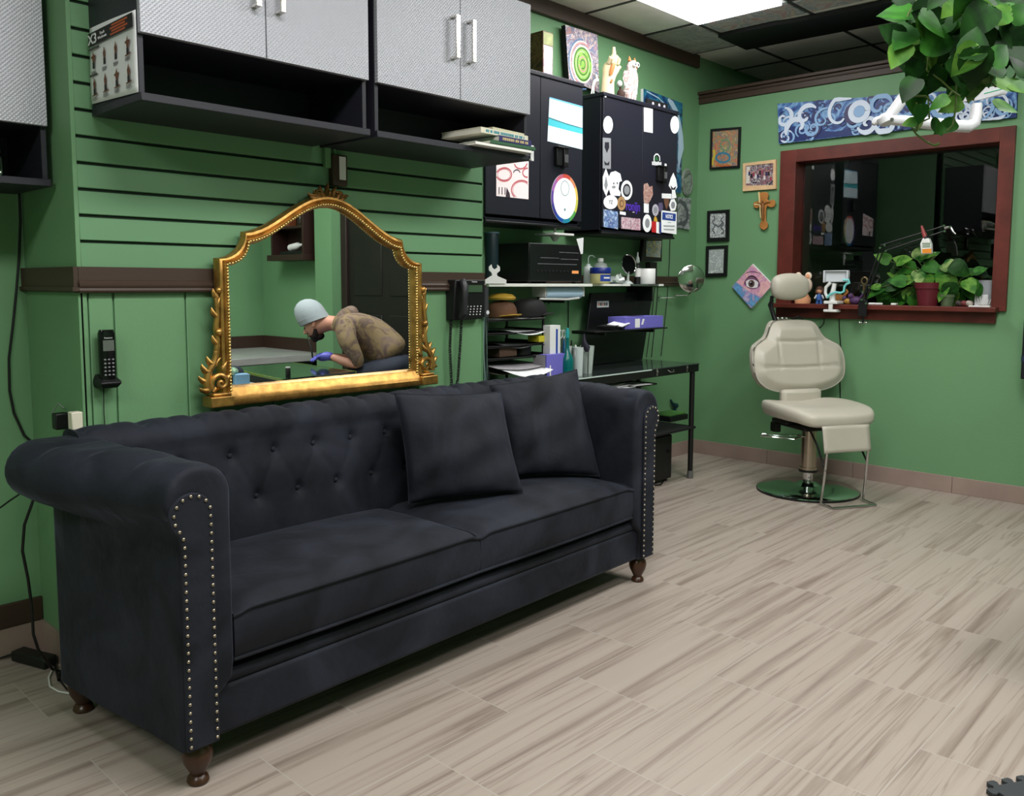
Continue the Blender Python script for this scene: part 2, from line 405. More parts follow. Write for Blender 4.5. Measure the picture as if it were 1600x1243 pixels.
L2 = troffer(-1.14, 2.94, 'rectangular ceiling light panel out of frame above the middle of the floor')
L3 = troffer(-1.14, .48, 'rectangular ceiling light panel out of frame above the near end of the sofa')
L4 = troffer(.08, 1.71, 'rectangular ceiling light panel over the right side of the room')
L5 = troffer(-1.14, -1.98, 'rectangular ceiling light panel behind the viewpoint')
for t in (L2, L3, L4, L5): pass
L1[1].energy = 16
wd = bpy.data.worlds.new('world'); bpy.context.scene.world = wd; wd.use_nodes = True
wd.node_tree.nodes['Background'].inputs[0].default_value = (.8,.85,.9,1); wd.node_tree.nodes['Background'].inputs[1].default_value = .08
# ---------------------------------------------------------------- camera
cd = bpy.data.cameras.new('camera'); co = bpy.data.objects.new('camera', cd); C.objects.link(co)
cd.sensor_width = 36; cd.lens = FPX/1600*36; cd.shift_y = -(621.5-CYP)/1600; cd.clip_start = .02
co.matrix_world = Matrix(((_R.x,_U.x,-_f.x,CAM.x),(_R.y,_U.y,-_f.y,CAM.y),(_R.z,_U.z,-_f.z,CAM.z),(0,0,0,1)))
sc = bpy.context.scene; sc.camera = co
sc.view_settings.view_transform = 'Standard'; sc.view_settings.look = 'None'; sc.view_settings.exposure = 0
sc.cycles.use_denoising = True; sc.cycles.max_bounces = 8
# ================================================================ the sofa
TH = math.radians(1.8)
SL, SD = 2.09, .645
sofa = thing('sofa', 'black velvet chesterfield sofa with rolled arms and nailhead trim under the gold mirror', 'sofa', (-1.94, .893, 0), PI/2+TH, local=True)
WLEG = M('dark_turned_wood', (62,38,24), .3, var=.2, vscale=12)
B.W = staticmethod(lambda p: V((p.x-.045*sm(0,.6,p.y)*(1-sm(0,.5,p.x)), p.y*(1.085-.085*min(1,max(0,p.x/SL))), p.z)))
# base rail
b = B(); b.box((.03,.02,.105), (SL-.03,SD-.01,.235)); o = b.o('seat_base', VEL, sofa, bev=.012, segs=3)
b = B(); b.box((.12,.06,.24), (SL-.12,SD-.06,.29))
b.tube([(.11,.040,.252),(SL-.11,.040,.252)], .021, 14)
b.o('seat_deck', VEL, sofa)
# back: tufted front, rolled top
RB, ZBK = .066, .775
def backprof(v):
    """profile of the backrest: seat -> top roll -> down the rear; returns d,z, nd,nz and tuft weight"""
    if v < .5:
        t = v/.5; z = .27+(ZBK-.27-.015)*t; d = .470+.042*t-.01*math.sin(PI*t); return d, z, -1, .05
    if v < .88:
        t = (v-.5)/.38; a = math.radians(185-235*t); cx = .574
        return cx+RB*math.cos(a), ZBK+RB*math.sin(a)*.98, math.cos(a), math.sin(a)
    t = (v-.88)/.12; return SD-.01-.003*t, .72-(.72-.11)*t, 1, 0
TUF = []
for k in range(12):
    TUF.append((.15+.156*k, .70)); TUF.append((.228+.156*k, .56))
def tuft(s, z, pts=TUF, ds=.156, row=((.70,.15),(.56,.228)), A=.018):
    dd = 0
    for (a, c) in pts:
        r2 = (s-a)**2+(z-c)**2
        if r2 < .01: dd += A*math.exp(-r2/(.017**2))+A*.45*math.exp(-r2/(.05**2))
    # diagonal folds between the two button rows
    (z1, o1), (z2, o2) = row
    for sg in (1, -1):
        t = (z-z2)/(z1-z2)
        if -.05 < t < 1.05:
            q = (s-o2)-sg*t*(ds/2); q = (q+ds/2)%ds-ds/2
            dd += .0032*math.exp(-(q/.011)**2)*(.5+.5*math.cos(PI*(t-.5)*1.6))
    if z > z1:
        q = (s-o1+ds/2)%ds-ds/2; dd += .006*math.exp(-(q/.012)**2)*sm(z1+.14, z1, z)
    return dd
S0, S1 = .05, SL-.05
def backfn(u, v):
    s = S0+(S1-S0)*u; d, z, nd, nz = backprof(v); l = math.hypot(nd, nz); dd = 0
    if v < .5: dd = tuft(s, z)
    elif v < .88:
        t = (v-.5)/.38
        q = (s-.15+.078)%.156-.078; dd = .006*math.exp(-(q/.012)**2)*(1-t)
        q2 = (s-.228+.078)%.156-.078; dd += .014*math.exp(-(q2**2+((t-.38)*.2)**2)/.02**2)+.003*math.exp(-(q2/.01)**2)
    e = min(s-S0, S1-s)
    return V((s, d-nd/l*dd, z-nz/l*dd))
b = B(); b.grid(backfn, 300, 90)
for u in (0, 1): b._a([backfn(u, j/89) for j in range(90)], [tuple(range(90))[::(1 if u else -1)]])
back = b.o('backrest', VEL, sofa, sharp=180)
BT_M = VEL
for (a, c) in TUF:
    if .2 < a < SL-.2:
        t = (c-.27)/(ZBK-.285); d = .470+.042*t-.01*math.sin(PI*t)
        B().ball((a, d+.021, c), (.009,.006,.009), 12, 6).o('button', BT_M, back)
# arms
def armprof(d, side, inset=0):
    """closed section of an arm at depth d: list of (s, z), s measured from the outer face inwards"""
    fl = sm(0, .55, d); co = .055-.09*fl; r = .082-inset; zc = .733; P = []
    ci = .064
    P.append((.003+inset, .105+inset)); P.append((.003+inset, .40)); P.append((.003+inset, .62)); 
    for k in range(0, 10):
        a = math.radians(232-142*k/9); P.append((co+r*math.cos(a), zc+r*math.sin(a)))
    n = 12
    for k in range(0, n):
        a = math.radians(90-90*k/(n-1)); P.append((ci+r*math.cos(a), zc+r*math.sin(a)))
    zz = [.68,.62,.56,.50,.44,.38,.30]
    for z in zz: P.append((.145-inset, z))
    P += [(.140-inset,.262),(.118-inset,.240),(.098-inset,.225),(.098-inset,.105+inset)]
    for k in range(1, 5): P.append((.098-inset+(.003+inset-.098+inset)*k/5, .105+inset))
    return P
def arm(side):
    X = (lambda s: s) if side < 0 else (lambda s: SL-s)
    b = B(); R = []
    ds = [(0.004,.03),(.001,.018),(.004,.008),(.012,.002),(.022,0)]+[(.022+(.565)*k/60, 0) for k in range(1, 61)]+[(.60,.004),(.615,.015),(.622,.035)]
    for d, ins in ds:
        P = armprof(d, side, ins); ring = []
        for i, (s, z) in enumerate(P):
            # cloth fullness: pleats near the front and soft tufts along the roll
            if 3 <= i <= 25 and .02 < d < .59:
                zc = .733; cx = .055-.09*sm(0,.55,d) if i < 13 else .064
                a = math.atan2(z-zc, s-cx)
                pl = .004*math.exp(-((d-.05)/.03)**2)*max(0, math.sin(a*9+1))
                q = (d-.17+.0775)%.155-.0775
                tf = .007*math.exp(-(q/.016)**2)*math.exp(-((a-1.9)/.7)**2)+.006*math.sin(d*23+i*.35)*.5
                s -= math.cos(a)*(tf+pl); z -= math.sin(a)*(tf+pl)
            if i > 24 and z > .3 and d > .05:
                dd = 0
                for (a_, c_) in ((.13,.69),(.286,.69),(.442,.69),(.208,.56),(.364,.56)):
                    dd += .014*math.exp(-((d-a_)**2+(z-c_)**2)/.03**2)
                s -= dd
            ring.append(V((X(s), d, z)))
        if side > 0: ring.reverse()
        R.append(ring)
    b.rings(R)
    return b.o('arm', VEL, sofa, sharp=60)
NAIL = M('antique_brass_nail', (172,160,142), .3, 1)
for side in (-1, 1):
    a = arm(side); X = (lambda s: s) if side < 0 else (lambda s: SL-s)
    # front panel with scroll, and its nailheads
    out = [(.006,.112),(.006,.35),(.006,.60),(.004,.645)]
    for k in range(12):
        q = math.radians(215-205*k/11); out.append((.034+.056*math.cos(q), .695+.056*math.sin(q)))
    out += [(.090,.64),(.09,.40),(.09,.112)]
    P = [(X(p[0]), p[1]) for p in out]
    b = B(); b.prism(P, (V((0,0,0)), UX, UZ), .009, off=-.003); b.o('front_panel', VEL, a, bev=.003)
    path = [(.014,.125),(.014,.62),(.011,.65)]
    for k in range(10):
        q = math.radians(212-198*k/9); path.append((.036+.047*math.cos(q), .697+.047*math.sin(q)))
    path += [(.083,.66),(.083,.125)]
    L = [0]
    for i in range(1, len(path)): L.append(L[-1]+math.dist(path[i], path[i-1]))
    N = 60; b = B()
    for k in range(N+1):
        t = L[-1]*k/N; i = max(j for j in range(len(L)) if L[j] <= t+1e-9); i = min(i, len(path)-2)
        f = (t-L[i])/(L[i+1]-L[i]); x = path[i][0]+(path[i+1][0]-path[i][0])*f; z = path[i][1]+(path[i+1][1]-path[i][1])*f
        b.ball((X(x), -.007, z), (.0046,.0035,.0046), 10, 6)
    tag(b.o('nailhead_trim', NAIL, a), 'row of antique brass nailheads around the arm panel')
for x, y in ((.055,.04),(SL-.055,.04),(.055,SD-.06),(SL-.055,SD-.06)):
    B().lathe([(0,0),(.024,0),(.027,.006),(.024,.016),(.017,.022),(.02,.03),(.033,.055),(.037,.075),(.034,.09),(.027,.1),(.025,.108),(0,.108)], (x,y,0), 28).o('leg', WLEG, sofa)
# seat cushions
def cushion(s0, s1, seed):
    rn = random.Random(seed); d0, d1, z0 = .012, .50, .293
    w = s1-s0; T = .142
    def top(u, v):
        e = min(u, 1-u)*w; f = min(v, 1-v)*(d1-d0)
        z = z0+T-.012*(1-sm(0,.05,e))-.012*(1-sm(0,.05,f))+.028*math.sin(PI*min(1,max(0,u)))**.6*math.sin(PI*v)**.6
        z += .003*math.sin(u*9+seed)*math.sin(v*7)
        return V((s0+w*u, d0+(d1-d0)*v-.006*math.sin(PI*u)*(1-v)**3, z))
    n1, n2 = 50, 34; b = B(); b.grid(top, n1, n2)
    # side walls
    per = [(i/(n1-1), 0) for i in range(n1)]+[(1, j/(n2-1)) for j in range(1,n2)]+[(1-i/(n1-1), 1) for i in range(1,n1)]+[(0, 1-j/(n2-1)) for j in range(1,n2-1)]
    R = []
    for t in (0,.15,.5,.85,1):
        ring = []
        for (u,v) in per:
            p = top(u,v); z = z0+(p.z-z0)*t; bul = .007*math.sin(PI*t)-.004*(1-sm(0,.15,t))
            ring.append(V((p.x+(bul if u==1 else -bul if u==0 else 0)*.3, p.y-(bul if v==0 else 0), z)))
        R.append(ring)
    b.rings(R, cap=False); b._a([p.copy() for p in R[0]], [tuple(range(len(per)-1,-1,-1))])
    c = b.o('seat_cushion', VEL, sofa, sharp=50)
    q = B(); q.tube([top(u,v)+V((0,-.002 if v==0 else 0,.001)) for u,v in per], .0055, 8, closed=True)
    q.tube([V((p.x,p.y,z0+.004)) for p in [top(u,v) for u,v in per]], .005, 8, closed=True)
    q.o('piping', VEL, c)
cushion(.147, 1.043, 1); cushion(1.047, SL-.147, 4)
B.W = None
# ---------------------------------------------------------------- throw pillows
def pillow(corners, T, lab, seed):
    """corners bl, br, tr, tl of a square cushion; soft, with drawn-in sides"""
    bl, br, tr, tl = [V(c) for c in corners]; n = (br-bl).cross(tl-bl).normalized(); cen = (bl+br+tr+tl)/4; rn = random.Random(seed)
    ph = [rn.uniform(0,6) for _ in range(6)]
    def P(u, v, s):
        # pull the sides in between the corners
        k = .035; uu = u+(.5-u)*k*4*v*(1-v)*1.4; vv = v+(.5-v)*k*4*u*(1-u)*1.4
        p = bl*(1-uu)*(1-vv)+br*uu*(1-vv)+tr*uu*vv+tl*(1-uu)*vv
        e = (max(0,16*u*(1-u)*v*(1-v)))
        th = T*.5*(e**.42)
        w = (.006*math.sin(u*11+v*5+ph[0])+.004*math.sin(v*17-u*6+ph[1])+.003*math.sin(u*25+ph[2]))*e**.3
        w += .006*math.sin((u+v)*20+ph[3])*math.exp(-((1-u)**2+(1-v)**2)/.05)+.006*math.sin((u-v)*22)*math.exp(-(u**2+v**2)/.06)
        return p+n*(s*th+(w if e > 0 else 0))
    b = B(); N = 44
    b.grid(lambda u,v: P(u,v,1), N, N); b.grid(lambda u,v: P(1-u,v,-1), N, N)
    rt = thing('throw_pillow', lab, 'pillow', (cen.x, cen.y, min(bl.z,br.z)))
    b.o('pillow_cover', VEL, rt, sharp=180)
    q = B(); per = [(i/20,0) for i in range(20)]+[(1,i/20) for i in range(20)]+[(1-i/20,1) for i in range(20)]+[(0,1-i/20) for i in range(20)]
    q.tube([P(u,v,0) for u,v in per], .0028, 6, closed=True); q.o('seam', VEL, rt)
Zs = .463
p1bl, p1br = at(639,786,Z=Zs), at(817,769,Z=Zs+.004)
pillow((p1bl, p1br, at(783,612,X=-2.36), at(617,614,X=-2.40)), .17, 'front black velvet throw pillow leaning against the middle of the sofa back', 3)
p2bl, p2br = at(800,752,X=-2.34), at(937,744,X=-2.16)
pillow((V((p2bl.x-.0,p2bl.y,max(p2bl.z,Zs+.01))), p2br, at(901,577,X=-2.36), at(765,602,X=-2.46)), .16, 'rear black velvet throw pillow, partly behind the other, against the far arm', 9)
# ================================================================ gold mirror
GOLD = M('antique_gold', (176,134,72), .36, .85, var=.35, vscale=30, bump=.35, bscale=70)
GOLDD = M('antique_gold_shadow', (120,80,30), .45, .8)
MX, MC_ = XS+.022, 1.806
def halfprof(o):
    """right half of the arched outline at inset o, from the top centre to the foot"""
    P = []
    for k in range(13):
        t = k/12; y = .335*t; z = 1.563-o-(.147-.0*o)*(t**1.55 if t<1 else 1)+.012*math.sin(PI*t)*0
        # ogee: flattens toward the shoulder
        z = 1.563-o-.145*(.5-.5*math.cos(PI*min(1,t*.94)))*1.0
        P.append((y-o*.35*t, z))
    ys, zs = P[-1]
    for k in range(1, 8):
        t = k/7; a = math.radians(90*t)
        P.append((ys+(.435-o-ys)*(1-math.cos(a)), zs-(zs-(1.33-o*.55))*math.sin(a)))
    return P
def mline(o, zb):
    h = halfprof(o); return [(-y,z) for y,z in reversed(h[1:])]+h, zb
mir = thing('wall_mirror', 'large arched gold-framed mirror on the green slatted wall above the sofa', 'mirror', (MX, MC_, .846))
# frame: sweep a moulding profile along nested outlines
lay = [(0,0),(0,.022),(.006,.032),(.014,.034),(.02,.026),(.024,.024),(.03,.03),(.036,.028),(.042,.012),(.046,.006)]
b = B(); R = []
def strip(o): 
    L, _ = mline(o, 0); e = .435-o
    return [(-e,.885)]+[(-e, .885+(L[0][1]-.885)*k/6) for k in range(1,6)]+L+[(e, .885+(L[0][1]-.885)*(1-k/6)) for k in range(1,6)]+[(e,.885)]
rows = [[V((MX+.002+h, MC_+y, z)) for y,z in strip(o)] for o,h in lay]
n = len(rows[0])
b._a([p for r in rows for p in r], [(j*n+i, j*n+i+1, (j+1)*n+i+1, (j+1)*n+i) for j in range(len(lay)-1) for i in range(n-1)])
b.o('frame', GOLD, mir)
b = B()
L = strip(.033); acc = 0; last = None
pts = []
for i in range(1, len(L)):
    seg = math.dist(L[i], L[i-1]); m_ = max(1, int(seg/.0015))
    for k in range(m_): pts.append((L[i-1][0]+(L[i][0]-L[i-1][0])*k/m_, L[i-1][1]+(L[i][1]-L[i-1][1])*k/m_))
last = pts[0]; d = 0
for i in range(1, len(pts)):
    d += math.dist(pts[i], pts[i-1])
    if d > .0105: d = 0; b.ball((MX+.034, MC_+pts[i][0], pts[i][1]), .0052, 8, 5)
tag(b.o('beading', M('bright_gold_bead', (222,190,120), .25, .9), mir), 'row of small gilt beads around the glass')
# glass
L, _ = mline(.044, 0); e = .435-.044
poly = [(-e,.905)]+L+[(e,.905)]
B().prism(poly, (V((0,MC_,0)), UY, UZ), .003, off=MX+.008).o('mirror_glass', M('mirror_silver', (236,240,238), .0, 1), mir, smooth=False)
# bottom ledge
b = B(); pr = [(0,.846),(.05,.846),(.055,.852),(.055,.866),(.047,.872),(.043,.88),(.034,.893),(.03,.903),(.012,.91),(0,.91)]
b.rings([[V((MX+p[0], MC_+s*.405, p[1])) for p in pr] for s in (-1,1)]); b.o('bottom_ledge', GOLD, mir)
for s in (-1,1):
    b = B(); b.box((MX+.001, MC_+s*.405, .846), (MX+.064, MC_+s*.487, .882)); b.box((MX+.001, MC_+s*.41, .882), (MX+.056, MC_+s*.475, .892)); b.o('corner_block', GOLD, mir, bev=.004)
# carved scrolls climbing each side
def leafy(b, x, y, z, dy, dz, w, l, th=.008):
    o_ = V((x, y, z)); d = V((0,dy,dz)).normalized(); sd = V((1,0,0)).cross(d)
    l *= 1.15; w *= 1.3; b.tube([o_, o_+d*l*.35+sd*w*.3, o_+d*l*.75+sd*w*.25, o_+d*l], [w*.5,w*.55,w*.35,w*.05], 8, flat=.7)
for s in (-1,1):
    b = B(); bx = MX+.03
    def Y(v): return MC_+s*(.435+v)
    # big volute at the foot
    sp = [(.006+.032*(1-t)*math.cos(-.6+t*9.5), .925+.032*(1-t)*math.sin(-.6+t*9.5)) for t in [k/30 for k in range(31)]]
    b.tube([V((bx+.006+.012*(i/30), Y(p[0]), p[1])) for i,p in enumerate(sp)], [.0095-.004*i/30 for i in range(31)], 8)
    st = [(.044,.90),(.05,.93),(.04,.965),(.022,.99),(.012,1.02),(.008,1.06),(.012,1.10),(.006,1.15),(.008,1.2),(.002,1.235)]
    b.tube([V((bx, Y(y), z)) for y,z in st], [.013,.014,.012,.011,.010,.009,.010,.009,.008,.003], 8)
    for (y,z,dy,dz,w,l) in ((.042,.905,.5,.1,.018,.03),(.048,.93,.7,.5,.016,.032),(.042,.958,.6,.8,.016,.034),(.028,.985,.6,.9,.014,.03),(.015,1.01,-.4,1,.014,.035),(.02,.98,-.7,.8,.014,.03),(.01,1.05,.5,1,.013,.03),(.01,1.14,.5,1,.013,.03),(.005,1.17,-.3,1,.012,.03),(.006,1.2,.4,1,.012,.03),(-.01,.96,-.4,1,.014,.03),(-.02,.93,-.8,.8,.012,.026),(.03,.895,-.8,.3,.014,.03)):
        leafy(b, bx+.002, Y(y), z, s*dy, dz, w, l)
    b.ball((bx+.006, Y(.006), 1.09), (.013,.014,.014), 12, 8); b.ball((bx+.004, Y(.0), 1.225), (.010,.011,.012), 12, 8)
    b.o('side_scroll', GOLD, mir)
# crest
b = B()
for k in range(-3, 4):
    a = k*.42; l = .048-.006*abs(k); leafy(b, MX+.026, MC_+k*.016, 1.553-abs(k)*.002, math.sin(a), math.cos(a), .016, l)
for s in (-1,1):
    sp = [(.045+.016*(1-t)*math.cos(2.6-t*8), 1.566+.014*(1-t)*math.sin(2.6-t*8)) for t in [k/20 for k in range(21)]]
    b.tube([V((MX+.03, MC_+s*p[0], p[1])) for p in sp], [.005-.002*i/20 for i in range(21)], 7)
    leafy(b, MX+.027, MC_+s*.055, 1.557, s*1, .25, .012, .03)
b.ball((MX+.032, MC_, 1.57), (.008,.009,.012), 10, 6)
b.o('crest', M('aged_bronze_gold', (128,92,48), .4, .8, var=.3, vscale=40), mir)
# ================================================================ wall cabinets
def embossed(name, col, rough):
    t = NT(name); b = t.b; tc = t.add('ShaderNodeTexCoord')
    b.inputs['Base Color'].default_value = lin(col); b.inputs['Roughness'].default_value = rough; b.inputs['Metallic'].default_value = .15
    ws = []
    for sc_ in ((0,1,1),(0,1,-1)):
        mp = t.add('ShaderNodeMapping'); mp.inputs['Rotation'].default_value = (math.radians(45*sc_[2]),0,0); t.link(tc.outputs['Object'], mp.inputs['Vector'])
        w = t.add('ShaderNodeTexWave'); w.bands_direction = 'Y'; w.inputs['Scale'].default_value = 38; w.inputs['Distortion'].default_value = 0; t.link(mp.outputs['Vector'], w.inputs['Vector']); ws.append(w)
    mx = t.add('ShaderNodeMath', operation='MULTIPLY'); t.link(ws[0].outputs['Fac'], mx.inputs[0]); t.link(ws[1].outputs['Fac'], mx.inputs[1])
    bm = t.add('ShaderNodeBump'); bm.inputs['Strength'].default_value = .35; bm.inputs['Distance'].default_value = .0022
    t.link(mx.outputs[0], bm.inputs['Height']); t.link(bm.outputs['Normal'], b.inputs['Normal'])
    r = t.add('ShaderNodeMapRange'); r.inputs['To Min'].default_value = .8; r.inputs['To Max'].default_value = 1.0; t.link(mx.outputs[0], r.inputs['Value'])
    return t.m
SIL = embossed('diamond_silver_door', (166,167,175), .38)
def wall_cabinet(x0, xf, y0, y1, z0, z1, zd, lab, handles=True, group='garage cabinets on the left wall'):
    """carcass open at the bottom bay, two embossed doors above"""
    t = thing('wall_cabinet', lab, 'cabinet', (x0, (y0+y1)/2, z0))
    T = .016; b = B()
    b.box((x0, y0, z0), (xf-.018, y0+T, z1)); b.box((x0, y1-T, z0), (xf-.018, y1, z1)); b.box((x0, y0+T, z1-T), (xf-.018, y1-T, z1))
    b.box((x0, y0+T, z0), (x0+.006, y1-T, z1-T)); b.box((x0+.006, y0+T, zd), (xf-.02, y1-T, zd+T))
    b.o('carcass', CABB, t, bev=.0012, segs=1)
    b = B(); b.box((x0+.002, y0-.003, z0-.022), (xf, y1+.003, z0)); b.o('bottom_shelf', CABB, t, bev=.002)
    ym = (y0+y1)/2
    for i, (a, c) in enumerate(((y0+.001, ym-.0015), (ym+.0015, y1-.001))):
        d = B().box((xf-.017, a, zd), (xf, c, z1-.002)).o('door', SIL, t, bev=.0015)
        if handles:
            hy = (c-.037) if i == 0 else (a+.04); h0, h1 = (zd+.135, zd+.285)
            h = B(); h.box((xf+.024, hy-.009, h0), (xf+.032, hy+.009, h1)); h.box((xf, hy-.009, h0), (xf+.025, hy+.009, h0+.008)); h.box((xf, hy-.009, h1-.008), (xf+.025, hy+.009, h1))
            h.o('handle', M('bright_nickel', (225,220,214), .2, 1), d, bev=.0012)
    return t
cab1 = wall_cabinet(XS, -2.334, 1.02, 1.772, 1.757, 2.335, 1.913, 'left silver-doored cabinet on the slatted wall, with a printed poster on its side')
cab2 = wall_cabinet(XS, -2.334, 1.806, 2.558, 1.757, 2.335, 1.913, 'right silver-doored cabinet on the slatted wall, holding a stack of books')
cab0 = wall_cabinet(XN, -2.80, .175, .938, 1.557, 2.14, 1.712, 'silver-doored cabinet at the left edge, hung over the recessed wall', handles=False)
# ================================================================ poster, books, boxes on the slatted wall
fr = FY(1.0165)
po = [(-2.662,1.772),(-2.345,1.757),(-2.345,2.045),(-2.664,2.030)]
pp = thing('poster', 'white printed exercise poster headed X3, taped to the side of the left cabinet', 'poster', (-2.5, 1.0165, 1.77))
b = B(); nn = 16
def pf(u, v):
    x0 = -2.664-.006*math.sin(v*5); x = x0+(-2.345-x0)*u; z = 1.757+.012*(1-u)+0.2130*v
    return V((x, 1.0150-.004*math.sin(PI*u)*abs(math.sin(v*4)), z))
b.grid(pf, 14, 14); b.o('sheet', PAP, pp, solid=.0004)
PK = 0.7448
pf_ = (V((0, 1.0095, 1.757*(1-PK))), UX, UZ*PK)
b = B(); b.prism(rect(-2.655,1.985,-2.352,2.035), pf_, .0003); b.o('header_band', M('ink_black', (24,22,22), .6), pp)
text('X3', .052, pf_, -2.625, 2.008, .0006, 'lettering', PAP, pp, bold=.0008)
text('Track\nWorkouts', .015, pf_, -2.555, 2.010, .0006, 'lettering', PAP, pp)
ORG = M('orange_print', (190,90,40), .6)
FIG = M('figure_print', (112,72,52), .7); INK = MC['ink_black']
b = B()
for r_ in range(4): b.prism(rect(-2.50+.01*(r_%2), 1.991+.0105*r_, -2.385-.015*((r_+1)%2), 1.9975+.0105*r_), pf_, .0006, m=3)
for r_ in (0, 1):
    zc = 1.93-.098*r_; b.prism(rect(-2.655, zc+.040, -2.60+.02*(1-r_), zc+.047), pf_, .0003, m=2)
    for k in range(4):
        x = -2.625+.078*k; a = [.012,-.008,.004,.014][(k+r_)%4]; arm_ = .010 if (k+r_) % 3 == 0 else 0
        b.prism([(x-.004,zc-.012),(x+.005,zc-.012),(x+.008+a*.2,zc+.006),(x+.007+arm_,zc+.016),(x+.004,zc+.019),(x+.003,zc+.027),(x+a*.3,zc+.034),(x-.002,zc+.027),(x-.004,zc+.019),(x-.008-arm_,zc+.013),(x-.007,zc+.006)], pf_, .0004, m=0)
        b.prism([(x-.007,zc-.031),(x+.007,zc-.031),(x+.006,zc-.008),(x-.006,zc-.008)], pf_, .0005, m=1)
        if k > 2 or r_: b.prism([(x-.016,zc-.037),(x+.020,zc-.032),(x+.020,zc-.027),(x-.016,zc-.032)], pf_, .0005, m=0)
        for j in range(4): b.prism(rect(x-.018, zc-.042-.0035*j, x+.014-.006*(j==3), zc-.0403-.0035*j), pf_, .0003, m=2)
b.o('printed_figures', [FIG, INK, PAPG, ORG], pp)
# books lying in the right cabinet
def book(x0, y0, x1, y1, z, h, col, lab, rot=0, spine=None, title=None):
    t = thing('book', lab, 'book', ((x0+x1)/2, (y0+y1)/2, z), rot, group='books stacked in the right cabinet', local=True)
    a, c = (x1-x0)/2, (y1-y0)/2; cm = M('cover_%d_%d_%d' % col, col, .5)
    b = B(); b.box((-a,-c,0), (a,c,.002)); b.box((-a,-c,h-.002), (a,c,h)); b.box((a-.0025,-c,0), (a,c,h)); b.o('cover', cm, t, bev=.0006, segs=1)
    B().box((-a+.003,-c+.003,.002), (a-.003,c-.003,h-.002)).o('pages', M('page_block', (226,222,208), .9), t)
    if title: 
        fr = (V((a,0,h/2)), UY, UZ); 
        bb = B(); rn = random.Random(int(y0*100)); yy = -c*.8
        while yy < c*.8:
            w_ = rn.uniform(.004,.012); bb.prism(rect(yy, -h*.22, yy+w_, h*.22), fr, .0004, off=.0003); yy += w_+rn.choice((.002,.002,.007))
        bb.o('title_lettering', M('title_%s' % spine[0], spine[1], .5), t)
    return t
book(-2.545,2.225,-2.30,2.53,1.757,.012,(236,234,228),'thin white booklet at the bottom of the book stack')
book(-2.52,2.30,-2.298,2.55,1.769,.014,(48,92,62),'flat green book low in the stack, second from the bottom')
book(-2.50,2.345,-2.302,2.53,1.783,.022,(40,38,96),'dark blue book in the middle of the stack', .03, ('gold',(190,170,120)), 'Anatomy of Form')
book(-2.53,2.26,-2.318,2.53,1.805,.022,(222,216,196),'thick cream book near the top of the stack', .04, ('teal',(60,140,150)), 'Sketch')
book(-2.53,2.33,-2.33,2.52,1.827,.010,(206,200,170),'thin pale book lying on top of the stack', .08)
t = thing('sign_holder', 'small white upright card at the right end of the book cabinet shelf', 'card', (-2.30, 2.553, 1.73))
b = B(); b.box((-2.331,2.556,1.735), (-2.329,2.574,1.795)); b.o('card', PAP, t); b = B(); b.box((-2.33,2.548,1.735), (-2.318,2.556,1.741)); b.o('clip', WHT, t)
# glass jar in the left cabinet
t = thing('glass_jar', 'clear glass jar with a steel lid in the cabinet at the left edge', 'jar', (-2.86,.79,1.557))
JG = M('clear_glass', (245,250,250), .02, trans=1)
B().lathe([(0,.001),(.032,.001),(.036,.006),(.036,.055),(.03,.065),(.03,.07)], (-2.86,.79,1.557), 24).o('jar', JG, t)
B().lathe([(0,.07),(.033,.07),(.033,.082),(.03,.085),(0,.085)], (-2.86,.79,1.557), 24).o('lid', STL, t)
# brown cable box with white label
t = thing('junction_box', 'brown painted box with a white label above the gold mirror', 'box', (XS, 1.85, 1.60))
y0 = at(513,260,X=XS).y; y1 = at(536,260,X=XS).y; z1 = at(525,243,X=XS).z; z0 = at(525,291,X=XS).z
B().box((XS, y0, z0), (XS+.028, y1, z1)).o('box', BR, t, bev=.003)
B().box((XS+.028, (y0+y1)/2-.004, z0+.022), (XS+.029, y1-.008, z1-.006)).o('label', PAP, t)
b = B(); b.box((XS, y0-.025, z1-.05), (XS+.02, y0, z1+.05)); b.o('side_block', G, t, bev=.003)
B().tube([(XS+.01,(y0+y1)/2-.01,z1-.002),(XS+.012,(y0+y1)/2-.012,z1+.03),(XS+.012,(y0+y1)/2-.016,1.735)], .004, 6).o('cable', G, t)
# cordless phone on its wall cradle
cz = at(172,600,X=-2.63).z; cy = at(172,600,X=-2.63).y; cx = -2.645
t = thing('cordless_phone_cradle', 'small black charging cradle screwed to the green panelling', 'phone cradle', (XS, cy, cz-.02))
b = B(); b.rings([[V((x_,cy+y_,cz+z_)) for x_,y_,z_ in q] for q in (
   [(XS,-.03,-.012),(XS+.045,-.022,-.012),(XS+.045,.022,-.012),(XS,.03,-.012)],
   [(XS,-.034,.004),(XS+.058,-.03,.002),(XS+.058,.03,.002),(XS,.034,.004)],
   [(XS,-.034,.012),(XS+.056,-.03,.008),(XS+.056,.03,.008),(XS,.034,.012)],
   [(XS,-.026,.03),(XS+.02,-.026,.022),(XS+.02,.026,.022),(XS,.026,.03)])])
b.o('cradle', BLK, t, bev=.003)
t = thing('cordless_phone', 'black cordless telephone handset standing in its wall cradle', 'telephone', (XS+.03, cy, cz))
b = B(); px = XS+.022
R = []
for k, (z, w, dth) in enumerate(((.008,.020,.012),(.03,.0225,.013),(.08,.0235,.0135),(.125,.0235,.0145),(.152,.023,.0145),(.163,.019,.012))):
    R.append([V((px+dth*math.copysign(abs(math.cos(a))**.5,math.cos(a))+.008, cy+w*math.copysign(abs(math.sin(a))**.5, math.sin(a)), cz+z)) for a in [2*PI*j/20+.001 for j in range(20)]])
b.rings(R); b.o('handset', BLKG, t)
